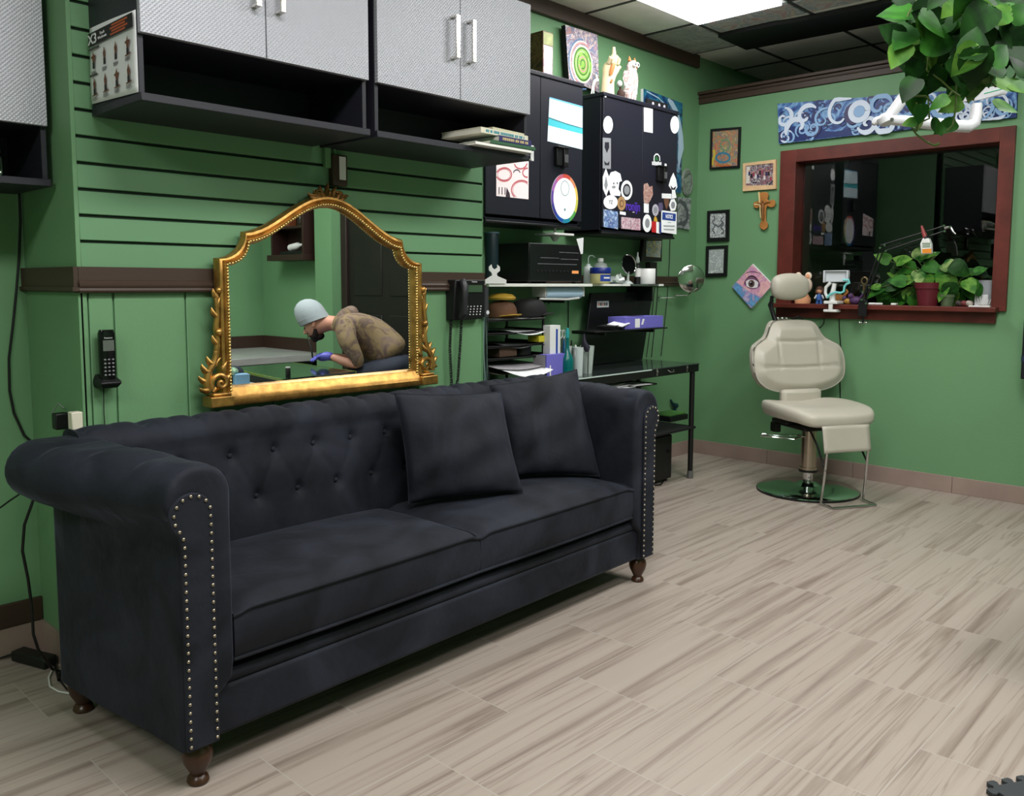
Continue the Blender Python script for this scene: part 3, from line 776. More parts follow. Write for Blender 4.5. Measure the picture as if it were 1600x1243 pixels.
B().box((px+.0215,cy-.016,cz+.100), (px+.0232,cy+.016,cz+.132)).o('screen', M('lcd_grey', (92,98,92), .3), t)
b = B()
for r_ in range(5):
    for k in (-1,0,1): b.ball((px+.0222, cy+k*.0115, cz+.028+r_*.0115), (.0018,.0038,.0030), 8, 5)
b.o('keypad', M('key_grey', (120,120,124), .5), t)
text('Panasonic', .006, FX(px+.0225), cy, cz+.139, .001, 'brand_lettering', M('print_white', (220,220,220), .5), t)
b = B(); b.tube([(XS+.004,cy-.004,cz-.012),(XS+.004,cy-.006,cz-.09),(XS+.005,cy-.004,cz-.17)], .0016, 6); tag(b.o('phone_wire', BLKM), 'thin dark wire running down the panelling below the phone cradle', 'wire')
# desk telephone on the wall, px 703-765 x 432-502
X_ = XS+.004
y0 = at(708,470,X=-2.64).y; y1 = at(754,470,X=-2.64).y; z0 = at(730,500,X=-2.62).z; z1 = at(730,437,X=-2.62).z
t = thing('desk_telephone', 'black corded office telephone mounted on the wall right of the mirror', 'telephone', (XS, (y0+y1)/2, z0))
b = B(); b.rings([[V((XS,y0-.01,z0)),V((XS+.035,y0,z0)),V((XS+.035,y1,z0+.002)),V((XS,y1,z0))],[V((XS,y0-.01,z1)),V((XS+.05,y0,z1)),V((XS+.05,y1,z1)),V((XS,y1,z1))]]); b.o('body', BLK, t, bev=.004)
w = y1-y0; fx = lambda z: XS+.035+(z-z0)/(z1-z0)*.015
B().box((fx(z1)-.005,y0+w*.40,z0+.125*(z1-z0)/.18), (fx(z1)+.0005,y0+w*.9,z1-.022)).o('screen', M('lcd_green_grey', (62,84,62), .25), t)
b = B()
for r_ in range(4):
    for k in range(5): b.ball((XS+.037+.002*r_, y0+w*(.43+.115*k), z0+.022+r_*.0115), (.003,.0038,.0032), 8, 5)
b.o('keypad', M('key_white', (206,206,210), .5), t)
b = B(); hy = y0+w*.17
b.tube([(XS+.05,hy,z0+.01),(XS+.068,hy,z0+.03),(XS+.072,hy,(z0+z1)/2),(XS+.073,hy,z1-.025),(XS+.058,hy,z1-.002)], [.014,.017,.013,.017,.014], 14); b.o('receiver', M('phone_charcoal', (40,40,44), .35), t)
text('Panasonic', .008, FX(XS+.0505), y0+w*.62, z1-.008, .0015, 'brand_lettering', MC['print_white'], t)
# coiled cord hanging below it
def coil(pts, r, pitch, w):
    P = [V(p) for p in pts]; out = []; ph = 0
    for i in range(len(P)-1):
        a, c = P[i], P[i+1]; l = (c-a).length; n = max(2, int(l/pitch*8)); d = (c-a).normalized(); o1 = d.orthogonal().normalized(); o2 = d.cross(o1)
        for k in range(n): ph += 2*PI/8; out.append(a+(c-a)*k/n+o1*r*math.cos(ph)+o2*r*math.sin(ph))
    return out
b = B(); b.tube(coil([(XS+.02,y0+.0,z0),(XS+.018,y0-.005,z0-.12),(XS+.018,y0+.004,.82),(XS+.02,y0+.022,.80),(XS+.018,y0+.04,.84),(XS+.018,y0+.055,z0-.1),(XS+.02,y0+.06,z0+.002)], .0055, .0075, 1), .0021, 5)
tag(b.o('coiled_cord', BLK), 'black coiled cord looping below the wall telephone', 'cord')
t = thing('cordless_phone', 'slim grey-black remote handset clipped at the wall corner beside the office telephone', 'handset', (XS+.02, YS1, 1.12))
ya = at(758,470,X=-2.66).y
b = B(); zz0, zz1 = at(758,495,X=-2.66).z, at(758,448,X=-2.66).z
b.rings([[V((XS-.0+.013*math.cos(a)+.016, ya+.014*math.sin(a), z)) for a in [2*PI*j/14 for j in range(14)]] for z in (zz0,zz0+.01,zz1-.012,zz1)]); b.o('handset', M('handset_dark_grey', (52,52,56), .4), t)
b = B(); b.lathe([(.0045,0),(.009,0),(.009,.002),(.0045,.002)], (XS+.029,ya,zz0+.02), 16, axis=(1,0,0)); b.o('round_button', M('key_white', (206,206,210), .5), t)
# cables running down the corner
for i,(dy,col,lab) in enumerate(((.010,(104,132,126),'pale grey-green cable running down the corner of the slatted wall, nearest the wall'),(.022,(70,92,84),'middle grey cable running down beside the tray rack'),(.034,(44,52,50),'dark thin cable running down beside the tray rack, farthest from the wall corner'))):
    y = YS1+.004+dy; b = B(); b.tube([(XS-.01,y,1.13),(XS-.006,y-.004,1.08),(XS-.012,y+.010*math.sin(i*2),.95),(XS-.008,y+.004,.84),(XS-.012,y-.003,.70),(XS-.012,y,.45)], .0035-.0006*i, 6)
    tag(b.o('cable', M('cable_%d' % i, col, .5)), lab, 'cable')
# power plugs behind the sofa at left
Yp = YS0-.001
p = at(92,657,Y=.93); 
t = thing('power_adapter', 'black plug-in power adapter on the wall behind the near sofa arm', 'power adapter', (p.x, .93, p.z-.025))
B().box((p.x-.018, .915, p.z-.026), (p.x+.018, .957, p.z+.024)).o('adapter_body', BLK, t, bev=.004)
B().tube([(p.x-.019,.93,p.z),(p.x-.04,.925,p.z+.02),(p.x-.028,.94,p.z+.05),(p.x-.01,.95,p.z+.035)], .002, 6).o('wire', M('grey_wire', (120,124,120), .5), t)
p = at(112,657,Y=.93)
t = thing('power_outlet', 'white plug outlet block on the wall behind the near sofa arm', 'outlet', (p.x, .94, p.z-.03))
B().box((p.x-.017,.925,p.z-.034), (p.x+.017,.957,p.z+.026)).o('outlet_block', M('cream_plastic', (222,216,196), .45), t, bev=.003)
# long black cable on the recessed wall
xw = XN+.006
pts = [at(x,y,X=xw) for x,y in ((30,292),(32,345),(30,400),(26,450),(20,510),(14,560),(15,610),(22,645),(38,680),(52,692))]
b = B(); b.tube(pts, .004, 8); tag(b.o('power_cable', BLK), 'long black cable hanging down the recessed wall at the left edge', 'cable')
pts = [V((-2.72,.80,.70)), V((-2.76,.76,.62)), V((-2.78,.755,.52)), V((-2.76,.80,.40)), V((-2.75,.82,.28)), V((-2.74,.80,.14)), V((-2.70,.80,.03)), V((-2.62,.84,.012)), V((-2.58,.88,.008)), V((-2.60,.92,.008))]
pts = [at(54,775,X=-2.80), at(38,820,X=-2.80), at(35,860,X=-2.82), at(44,905,X=-2.84), at(50,950,X=-2.86), at(52,990,X=-2.86), at(60,1015,X=-2.85), at(82,1045,Z=.02), at(95,1048,Z=.008), at(92,1062,Z=.008), at(84,1030,Z=.008)]
b = B(); b.tube(pts, .0045, 8); tag(b.o('power_cable', BLK), 'black cable drooping behind the near sofa arm down to the floor', 'cable')
pa, pb = at(25,1020,Z=.018), at(82,1035,Z=.018)
t = thing('power_brick', 'black power brick lying on the floor behind the near sofa arm', 'power adapter', (pa.x, pa.y, 0))
d = (pb-pa); d.z = 0; mid = (pa+pb)/2; ang = math.atan2(d.y, d.x)
B().obox((mid.x,mid.y,.0185), (d.length*.92,.05,.035), (0,0,ang)).o('brick', M('brick_black', (18,24,20), .4), t, bev=.006)
b = B(); b.tube([mid-d*.5+V((0,0,.0)), at(12,1024,Z=.012), at(0,1028,Z=.008), at(-30,1030,Z=.005)], .0035, 6); b.o('brick_lead', BLK, t)
b = B(); b.tube([at(*q, Z=.006) for q in ((82,1045),(76,1058),(78,1072),(92,1080),(110,1083),(124,1086))], .0028, 6); tag(b.o('white_cable', WHT), 'thin white cable curling on the floor by the sofa leg', 'cable')
b = B(); b.tube([at(*q, Z=.005) for q in ((88,1050),(96,1066),(104,1076),(112,1082))], .0028, 6); tag(b.o('black_lead', BLK), 'short black lead on the floor beside the thin white cable', 'cable')
b = B(); b.tube([at(0,793,X=-3.0), at(15,782,X=-2.95), at(30,772,X=-2.9)], .003, 6); tag(b.o('thin_wire', BLK), 'thin dark wire slanting behind the rolled end of the near sofa arm', 'wire')

# ================================================================ black steel cabinets
CX = -3.10
def black_cabinet(y0, y1, z0, z1, lab, dmid=None, ajar=0):
    t = thing('storage_cabinet', lab, 'cabinet', (XD, (y0+y1)/2, z0)); ym = dmid or (y0+y1)/2
    b = B(); b.box((XD, y0, z0), (CX-.018, y0+.016, z1)); b.box((XD, y1-.016, z0), (CX-.018, y1, z1)); b.box((XD, y0, z0), (CX-.018, y1, z0+.016)); b.box((XD, y0+.016, z0+.016), (XD+.01, y1-.016, z1))
    b.o('carcass', CABBF, t, bev=.002)
    b = B(); b.box((XD, y0-.004, z1), (CX+.006, y1+.004, z1+.024)); b.o('top_panel', CABBF, t, bev=.004)
    ds = []
    for a, c in ((y0+.002, ym-.002), (ym+.002, y1-.002)):
        ds.append(B().box((CX-.017, a, z0+.03), (CX, c, z1-.002)).o('door', CABBF, t, bev=.002))
    B().box((XD+.02, y0+.004, z0-.012), (CX-.002, y1-.004, z0+.0)).o('bottom_rail', BLK, t, bev=.003)
    return t, ds
cA, dA = black_cabinet(3.066, 3.833, 1.57, 2.34, 'left black wall cabinet above the stereo, with a beach picture on its door', 3.478)
cB, dB = black_cabinet(4.02, 4.80, 1.552, 2.325, 'right black wall cabinet covered in stickers, nearer the corner', 4.411)
def clatch(x, y, z, root, s=1):
    b = B(); b.box((x, y-.04*s, z-.05*s), (x+.022, y+.012*s, z+.045*s)); b.box((x, y+.014*s, z-.055*s), (x+.03, y+.055*s, z+.052*s)); b.box((x, y-.045*s, z+.046*s), (x+.034, y+.055*s, z+.056*s))
    k = b.o('combination_lock', BLK, root, bev=.003)
    g = B()
    for i in range(3): g.box((x+.03, y+.02*s+i*.011*s, z-.03*s), (x+.0315, y+.026*s+i*.011*s, z+.015*s))
    g.o('dials', M('dial_grey', (110,110,114), .4), k)
Pz = lambda px, py, X=CX+.001: at(px, py, X=X)
q = Pz(871,245); clatch(CX, q.y+.01, q.z, cA, .95)
q = Pz(1030,272); clatch(CX, q.y, q.z, cB, .9)
def poly_at(pts, X): return [(at(x,y,X=X).y, at(x,y,X=X).z) for x,y in pts]
# pictures stuck on cabinet A
def zb(x, y): return (740+x/4.1444, 20+y/4.1433)
bp = poly_at([zb(*q) for q in ((478,830),(705,885),(705,605),(492,545))], CX+.001)
t = thing('beach_print', 'beach photo print of pale sky over turquoise sea, on the left black cabinet', 'picture', (CX, bp[0][0], bp[0][1]))
fx_ = FX(CX)
B().prism(bp, fx_, .0012, off=.0004).o('print_paper', M('glowing_sky_paper', (225,246,255), .3, emit=.25), t)  # pale sky paper brightened by a glow of its own
A_, B_, C_, D_ = [V((p[0],p[1],0)) for p in bp]
def mixq(u, v): p = (A_*(1-u)+B_*u)*(1-v)+(D_*(1-u)+C_*u)*v; return (p.x, p.y)
B().prism([mixq(0,.36),mixq(1,.36),mixq(1,.50),mixq(.5,.50),mixq(0,.53)], fx_, .0005, off=.0017).o('sea_band', M('turquoise_sea', (84,206,222), .4), t)
B().prism([mixq(0,.52),mixq(.55,.485),mixq(1,.485),mixq(1,.50),mixq(.5,.51),mixq(0,.545)], fx_, .0005, off=.0023).o('shoreline', M('shore_teal', (62,120,130), .5), t)
B().prism([mixq(0,.97),mixq(1,.96),mixq(1,1),mixq(0,1)], fx_, .0005, off=.0017).o('upper_sky', M('pale_blue_sky', (120,196,236), .5), t)
def zc_(x, y): return (750+x/9.41, 230+y/9.41)
bp = poly_at([zc_(*q) for q in ((240,715),(712,765),(715,205),(240,240))], CX+.001)
t = thing('gear_print', 'square pink and white print of round dials on the left black cabinet', 'picture', (CX, bp[0][0], bp[0][1]))
B().prism(bp, fx_, .001, off=.0004).o('print_paper', M('pink_white_paper_glow', (250,236,238), .5, emit=.2), t)  # faint glow built into the paper's colour
A_, B_, C_, D_ = [V((p[0],p[1],0)) for p in bp]
w_ = B_.x-A_.x; h_ = D_.y-A_.y
def clipc(cx, cy, r, w, m, b, off, a0=0, a1=2*PI, n=40):
    pts = []
    for i in range(n+1):
        a = a0+(a1-a0)*i/n; u, v = cx+r*math.cos(a), cy+r*math.sin(a)*.85
        if .01 < u < .99 and .01 < v < .98: pts.append(mixq(u, v))
        else:
            if len(pts) > 2: ribbon(b, fx_, pts, w, off, m)
            pts = []
    if len(pts) > 2: ribbon(b, fx_, pts, w, off, m)
b = B()
for (cx,cy,r) in ((.23,.66,.23),(.78,.22,.32),(.75,.98,.2),(.95,.7,.14)): clipc(cx,cy,r,.004,0,b,.0018)
for (cx,cy,r) in ((.23,.66,.19),(.78,.22,.28)): clipc(cx,cy,r,.0016,0,b,.0018)
b.o('dial_rings', M('pink_red_ink', (214,110,118), .6), t)
b = B(); clipc(.62,.7,.1,.003,0,b,.0021,0,PI); 
for k in range(3): ribbon(b, fx_, [mixq(.08+.09*k,.06), mixq(.08+.09*k,.28)], .003, .0021, 0)
b.prism([mixq(.28,.0),mixq(.42,.0),mixq(.40,.12),mixq(.31,.28)], fx_, .0004, off=.0018); b.o('dark_marks', M('dark_plum_ink', (62,48,60), .6), t)
# rainbow rimmed oval
ctr = at(*zc_(1240,755), X=CX); ry = (at(*zc_(1440,755),X=CX).y-at(*zc_(1045,755),X=CX).y)/2; rz = (at(*zc_(1240,395),X=CX).z-at(*zc_(1240,1115),X=CX).z)/2
t = thing('rainbow_plaque', 'round white disc with a rainbow rim on the left black cabinet', 'plaque', (CX, ctr.y, ctr.z-rz))
RB_ = [(214,84,70),(230,150,110),(246,214,110),(214,210,90),(90,170,90),(40,140,170),(40,90,180),(60,60,150),(110,80,170),(180,110,190),(220,110,140)]
b = B(); N = 44
for i in range(N):
    a0, a1 = 2*PI*i/N, 2*PI*(i+1)/N; ci = int(((PI/2-a0) % (2*PI))/(2*PI)*len(RB_)) % len(RB_)
    b._a([V((CX+.004, ctr.y+ry*k*math.cos(a), ctr.z+rz*k*math.sin(a))) for k,a in ((1,a0),(1,a1),(.84,a1),(.84,a0))], [(0,1,2,3)], ci)
b.o('rainbow_rim', [M('rainbow_%d' % i, c, .3) for i, c in enumerate(RB_)], t)
B().prism(ell(ctr.y, ctr.z, ry, rz, 44), fx_, .0035, off=.0004).o('disc', M('white_enamel_glow', (246,248,250), .2, emit=.15), t)  # disc is no lamp; a slight glow whitens it
b = B(); ribbon(b, fx_, ell(ctr.y, ctr.z+rz*.42, ry*.3, rz*.3, 30)+[(ctr.y+ry*.3, ctr.z+rz*.42)], .0015, .0046, 0); b.o('inner_ring', M('ring_blue_grey', (90,130,140), .5), t)
b = B(); b.prism(ell(ctr.y,ctr.z-rz*.45,.006,.008,10), fx_, .0005, off=.0042); b.o('small_mark', M('ring_blue_grey', (90,130,140), .5), t)
# stickers on cabinet B (crop 920,130 at 4.783)
def zs(x, y): return (920+x/4.783, 130+y/4.781)
stn = [0]
def sticker(pts, mat, door, lab, off=.0006, name='sticker'):
    stn[0] += 1
    o = B().prism(poly_at([zs(*p) for p in pts], CX+.001), fx_, .0006, off=off).o(name, mat, dB[door], smooth=False)
    tag(o, lab); return o
def oval(x0, y0, x1, y1, n=24): return [((x0+x1)/2+(x1-x0)/2*math.cos(2*PI*i/n), (y0+y1)/2-(y1-y0)/2*math.sin(2*PI*i/n)) for i in range(n)]
def rc(x0, y0, x1, y1, sk=0): return [(x0,y1),(x1,y1+sk),(x1,y0+sk),(x0,y0)]
SW = M('sticker_white_glow', (244,246,248), .35, emit=.12); SG = M('sticker_grey', (150,152,158), .5); SK = M('sticker_ink', (38,38,48), .5)  # white sticker colour carries a faint added glow
sticker(oval(108,245,180,375), SW, 0, 'plain white round sticker at the upper left')
sticker(rc(104,405,165,635,6), SG, 0, 'grey tall sticker with a dark figure'); 
sticker([(120,440),(150,440),(152,480),(135,520),(118,480)], SK, 0, 'dark head mark', .0013); sticker([(115,580),(135,600),(155,582),(150,612),(120,610)], SK, 0, 'dark crescent mark', .0013)
sticker(rc(412,180,478,360,12), SW, 1, 'white rectangular sticker at the top'); b = B(); ribbon(b, fx_, poly_at([zs(*p) for p in oval(425,235,462,312)+[(462,273)]], CX), .0014, .0014, 0); b.o('ring_mark', SG, dB[1])
sticker(oval(610,245,675,376), SW, 1, 'plain white round sticker at the upper right')
sticker([(104,700),(128,635),(152,700),(150,790),(130,845),(106,790)], SW, 0, 'white leaf-shaped sticker'); sticker([(115,760),(128,690),(142,760),(128,800)], SG, 0, 'grey leaf centre', .0013)
sticker([(150,700),(165,665),(200,655),(235,675),(248,730),(228,738),(222,790),(238,815),(235,842),(165,838),(150,790)], SW, 0, 'white cut-out sticker of a small round-headed animal'); sticker(oval(182,740,190,756), SK, 0, None, .0013,'printed_eye'); sticker(oval(208,738,216,754), SK, 0, None, .0013,'printed_eye'); sticker(oval(172,765,200,785), SG, 0, None, .0013,'printed_nose')
sticker(oval(240,725,326,872), SW, 0, 'white round sticker with a grey patterned centre'); sticker(oval(254,750,312,848), SK, 0, None, .0013, 'dark_ring'); sticker(oval(262,765,304,832), SG, 0, None, .0018,'grey_disc')
sticker(oval(110,835,216,940), SW, 0, 'white round sticker with brush-like lettering'); text('YZ', .03, fx_, at(*zs(163,888),X=CX).y, at(*zs(163,888),X=CX).z, .0015, 'lettering', SK, dB[0])
sticker(oval(214,845,276,950), M('sticker_tan', (186,146,100), .5), 0, 'tan round sticker'); sticker(oval(228,868,262,928), M('sticker_tan2', (132,98,70), .5), 0, None, .0013, 'brown_ring'); sticker(oval(236,882,255,915), M('sticker_tan', (186,146,100), .5), 0, None, .0018, 'tan_disc')
PU = M('sticker_purple', (88,54,186), .5); c = at(*zs(330,922), X=CX); text('ronijn', .078, fx_, c.y, c.z, .001, 'lettering', PU, dB[0], sx=.8, bold=.0016)
c = at(*zs(333,962), X=CX); text('studio', .009, fx_, c.y, c.z, .001, 'lettering', SW, dB[0])
sticker(rc(110,940,218,1072,18), paint('blue_white_art', [(236,240,248),(150,180,220),(60,90,160),(236,240,248)], 22, 2), 0, 'square blue and white sticker of swirling water')
sticker(rc(232,955,276,978,8), SW, 0, 'small white oblong sticker')
for k, x in enumerate((243, 316)): sticker(rc(x,998+8*k,x+70,1085+8*k,6), paint('pink_art', [(226,190,206),(170,90,120),(240,226,232),(120,80,110)], 40, 2), 0, 'pink square sticker, %s of a pair' % ('left','right')[k])
b = B(); ribbon(b, fx_, poly_at([zs(*p) for p in ((486,580),(488,545),(500,530),(515,530),(528,548),(530,580))], CX), .004, .001, 0); o = b.o('sticker', SW, dB[1]); tag(o, 'white arch-shaped sticker above the lock')
sticker([(492,575),(505,540),(522,575)], M('leaf_green', (50,110,60), .5), 1, None, .0008, 'green_leaf_mark')

b = B()
for k in range(8): b.prism(poly_at([zs(x,y) for x,y in rc(472+9*k, 584+k-(k%3)*3, 478+9*k, 610+k, 1)], CX), fx_, .0006, off=.0006)
b.o('lettering', SW, dB[1]); c = at(*zs(573,615), X=CX); text('88', .028, fx_, c.y, c.z, .001, 'lettering', SW, dB[1], sx=.8, bold=.0016)
sticker([(597,765),(612,710),(632,668),(652,715),(662,775),(645,800),(655,855),(620,862),(622,800)], SW, 1, 'white diamond sticker with a dark crescent'); sticker([(610,762),(630,785),(652,768),(645,795),(618,795)], SK, 1, None, .0013,'dark_crescent')
sticker([(412,752),(440,745),(452,775),(475,765),(480,830),(462,870),(440,905),(412,890),(408,820)], paint('flesh_art', [(226,196,186),(150,90,80),(240,226,216)], 50, 2), 1, 'pinkish cut-out sticker of flowers'); sticker(rc(412,895,448,965,4), SW, 1, 'small white upright sticker')
c = at(*zs(582,838), X=CX); sticker(rc(546,822,618,858,4), SW, 1, 'white script lettering sticker'); sticker([(560,862),(600,862),(598,905),(580,945),(566,900)], M('sticker_brown', (120,84,66), .5), 1, 'brown cut-out sticker')
sticker(oval(474,903,522,992), M('sticker_pale', (190,186,200), .5), 1, 'pale round sticker'); sticker(oval(484,922,512,972), SG, 1, None, .0013,'grey_disc')
sticker([(520,895),(548,890),(556,930),(540,965),(522,950)], M('sticker_mauve', (96,88,120), .5), 1, 'mauve cut-out sticker')
sticker([(600,910),(614,868),(640,862),(657,905),(645,950),(614,955)], SW, 1, 'white hexagonal sticker'); sticker(oval(614,884,644,936), SG, 1, None, .0013,'grey_disc')
sticker(oval(403,978,469,1112), SW, 1, 'white round sticker at the lower left of the door'); sticker(oval(420,1010,454,1080), SG, 1, None, .0013,'grey_disc')
sticker(rc(470,1030,504,1112,4), M('sticker_red', (200,40,44), .5), 1, 'red part of a tricolour sticker'); sticker(rc(504,1034,532,1118,4), SW, 1, 'white part of the tricolour sticker'); sticker(rc(524,1036,542,1118,3), M('sticker_blue', (40,60,150), .5), 1, 'blue part of the tricolour sticker')
sticker([(485,1030),(490,1000),(500,992),(508,1008),(515,1034)], M('sticker_yellow', (214,170,60), .5), 1, 'small yellow figure sticker')
sticker([(540,1112),(655,1128),(657,962),(543,948)], SW, 1, 'white notice sticker with a blue heading'); sticker([(548,1018),(648,1030),(650,975),(550,962)], M('notice_blue', (40,70,150), .5), 1, None, .0013,'blue_band')
c = at(*zs(599,997), X=CX); text('NOTICE', .034, fx_, c.y, c.z, .0022, 'lettering', SW, dB[1], sx=.66, bold=.0006)
b = B()
for yy, x0_, x1_ in ((1036,588,612),(1060,556,642),(1066,560,640),(1086,556,640),(1092,562,634)):
    b.prism(poly_at([zs(x,y) for x,y in rc(x0_, yy, x1_, yy+4, 3)], CX), fx_, .0005, off=.0014)
b.o('small_print', SG, dB[1])
b = B(); 
for px, py in ((125,100),): b.ball(at(*zs(px,py), X=CX+.002), (.002,.009,.006), 8, 5)
b.o('door_bumper', SW, dB[0])
# ================================================================ on top of the black cabinets
def lofted(b, secs, m=None): return b.rings(secs, True, m)
ztA = 2.364; ztB = 2.349
pbx = at(848,110,X=-3.18)
t = thing('souvenir_box', 'tall dark patterned box with a pink and white front on the left black cabinet', 'box', (-3.25, pbx.y, ztA))
zt = at(848,47,X=-3.18).z; yb1 = at(864,110,X=-3.18).y
b = B(); b.box((-3.38, pbx.y, ztA), (-3.18, yb1, zt)); b.o('box_body', paint('brown_patterned_box', [(40,26,18),(92,60,30),(120,92,50),(60,34,22)], 18, 1.5), t, bev=.002)
b = B(); b.prism(rect(pbx.y+.006, ztA+.004, yb1-.006, ztA+(zt-ztA)*.70), FX(-3.18), .001, off=.0003); b.o('front_print', paint('pink_white_print', [(240,228,236),(250,246,250),(214,160,196),(240,232,240)], 14, 2), t)
b = B(); b.prism(rect(pbx.y+.004, ztA+(zt-ztA)*.72, yb1-.004, zt-.006), FX(-3.18), .001, off=.0003); b.o('top_print', M('olive_print', (150,156,96), .5, var=.2, vscale=30), t)
def canvas(name, lab, pts, X, mat, th=.02, edge=None, cat='painting'):
    P = poly_at(pts, X); f = FX(X)
    t = thing(name, lab, cat, (X, P[0][0], min(p[1] for p in P)))
    B().prism(P, f, -th).o('canvas_edge', edge or BLKM, t)
    B().prism(P, f, .001).o('painted_face', mat, t); return t, P, f
def zz(x, y): return (820+x/7.768, 40+y/7.768)
t, P, f = canvas('painting', 'tall swirling painting with a green centre leaning behind the black cabinets', [zz(*q) for q in ((535,650),(905,815),(878,110),(490,-10))], -3.33,
    paint('swirl_painting', [(60,80,120),(200,150,160),(84,120,160),(230,200,190),(70,110,150),(176,120,110),(110,150,180)], 9, 3.5), .03)
c = at(*zz(700,470), X=-3.33); ry = (at(*zz(820,470),X=-3.33).y-at(*zz(600,470),X=-3.33).y)/2; rz = (at(*zz(700,270),X=-3.33).z-at(*zz(700,690),X=-3.33).z)/2
mats = [M('paint_white', (232,232,226), .5), M('paint_lime', (140,190,80), .5, var=.2, vscale=30), M('paint_darkgreen', (44,96,50), .5), M('paint_palegreen', (176,210,150), .5), M('paint_pink', (214,150,150), .5), M('paint_bluegrey', (90,120,160), .5)]
b = B()
b.prism(ell(c.y, c.z, ry*1.12, rz*1.1, 40), f, .0004, off=.0011, m=0); b.prism(ell(c.y, c.z, ry, rz, 40), f, .0004, off=.0016, m=1)
for k, (q, w, m_) in enumerate(((.92,.004,2),(.74,.004,3),(.6,.003,2),(.42,.004,4),(.25,.003,2))):
    ribbon(b, f, [(c.y+ry*q*math.cos(a)*(1-.03*a/6), c.z+rz*q*math.sin(a)) for a in [.3+k+5.6*i/40 for i in range(41)]], w, .0022+.0002*k, m_)
for k, (a0, sx_, w, m_) in enumerate(((1.25,1.35,.006,0),(1.55,1.5,.005,5),(1.0,1.28,.005,4))):
    ribbon(b, f, [(c.y+ry*sx_*math.cos(a), c.z+rz*sx_*math.sin(a)*.95) for a in [a0+(PI*1.1)*i/40 for i in range(41)]], w, .0018+.0003*k, m_)
b.o('painted_swirls', mats, t, smooth=False)
# ivory hand sculpture
def zh(x, y, X=-3.2): return at(*zz(x,y), X=X)
IV = M('ivory_ceramic_glow', (236,216,178), .45, emit=.06); ORP = M('orange_glaze', (206,128,70), .4)  # slight self-glow mixed into the ivory colour
base = zh(1005,800); t = thing('hand_sculpture', 'pale ceramic hand sculpture with a raised finger on the right black cabinet', 'sculpture', (-3.2, base.y, ztB))
k_ = (zh(1005,240).z-ztB)/560.0
def L_(x, y, dx=0): return V((-3.2+dx, base.y+(x-1005)*k_*1.08, ztB+(800-y)*k_))
b = B(); b.tube([L_(1005,800),L_(1005,700),L_(1010,620),L_(1030,540),L_(1040,480),L_(1040,420)], [.042*1, .039,.037,.042,.046,.034], 16, flat=.75)
b.tube([L_(1075,440,.005),L_(1090,370,.005),L_(1092,300,.005),L_(1088,240,.005)], [.014,.013,.012,.008], 10)
b.tube([L_(1050,400,.01),L_(1085,350,.03),L_(1110,380,.035),L_(1105,430,.03)], [.013,.013,.012,.009], 10)
b.tube([L_(1020,400,.01),L_(1030,345,.03),L_(1045,380,.04),L_(1040,440,.035)], [.014,.014,.013,.01], 10)
b.tube([L_(995,430,.01),L_(985,380,.03),L_(1000,390,.042),L_(1005,450,.035)], [.013,.014,.013,.01], 10)
b.tube([L_(1060,560,.01),L_(1110,500,.012),L_(1150,450,.012),L_(1180,436,.012)], [.018,.015,.013,.009], 10)
b.o('hand', IV, t)
b = B(); b.tube([L_(985,560,.03),L_(990,480,.042),L_(1010,420,.045)], [.010,.014,.006], 10, flat=.5); b.tube([L_(985,640,.034),L_(998,610,.036)], [.006,.007], 8); b.o('orange_patches', ORP, t)
t = thing('bird_figurine', 'small white long-tailed figurine tucked behind the ceramic hand', 'figurine', (-3.26, base.y-.05, ztB))
b = B(); b.tube([L_(850,760,-.05),L_(870,680,-.05),L_(900,620,-.05),L_(945,600,-.05)], [.004,.006,.010,.012], 8); b.tube([L_(945,600,-.05),L_(925,560,-.05),L_(918,540,-.05)], [.008,.006,.003], 8); b.tube([L_(900,620,-.05),L_(885,700,-.05),L_(890,800,-.05)], [.006,.004,.005], 8); b.o('body', M('white_ceramic', (232,234,230), .3), t)
b = B(); b.cyl(L_(890,800,-.05), L_(890,792,-.05), .018); b.o('base', MC['white_ceramic'], t)
# owl figure
ob = zh(1270,880); t = thing('owl_figurine', 'white and brown spotted owl figurine with big round eyes on the right black cabinet', 'figurine', (-3.2, ob.y, ztB))
k_ = (zh(1290,370).z-ztB)/510.0
def O_(x, y, dx=0): return V((-3.2+dx, ob.y+(x-1270)*k_*1.08, ztB+(880-y)*k_))
OW = paint('owl_feathers', [(240,236,234),(250,248,246),(150,110,100),(244,240,238)], 22, 1.5)
b = B(); b.tube([O_(1270,880),O_(1268,840),O_(1275,760),O_(1285,660),O_(1290,580),O_(1298,520),O_(1305,470),O_(1305,420)], [.035,.042,.046,.046,.044,.032,.036,.022], 16, flat=.8); b.o('body', OW, t)
for x in (1262, 1350): B().tube([O_(x,425),O_(x-4,375)], [.012,.002], 8).o('ear_tuft', ORP, t)
for x in (1282, 1330):
    e = B().lathe([(0,0),(.018,0),(.015,.006),(0,.008)], O_(x,465,.03), 16, axis=(1,0,0)).o('eye_ring', M('white_ceramic', (232,234,230), .3), t); B().ball(O_(x,465,.038), (.004,.006,.006), 8, 6).o('pupil', BLKG, e)
B().tube([O_(1306,490,.038),O_(1306,510,.034)], [.005,.001], 6).o('beak', ORP, t)
for s_, x in ((-1,1200),(1,1370)): B().tube([O_(x,540),O_(x+6*s_,620),O_(x-4*s_,700)], [.012,.016,.006], 8, flat=.6).o('wing', OW, t)
t = thing('plush_figure', 'small dark brown and white spotted figurine at the owl figurine foot', 'figurine', (-3.24, ob.y-.06, ztB))
b = B(); b.ball(O_(1165,800,-.02), (.025,.022,.04), 12, 8); b.o('body', M('dark_brown_fur', (62,40,34), .8), t); B().ball(O_(1145,680,-.02), (.018,.016,.02), 12, 8).o('head', MC['white_ceramic'], t)
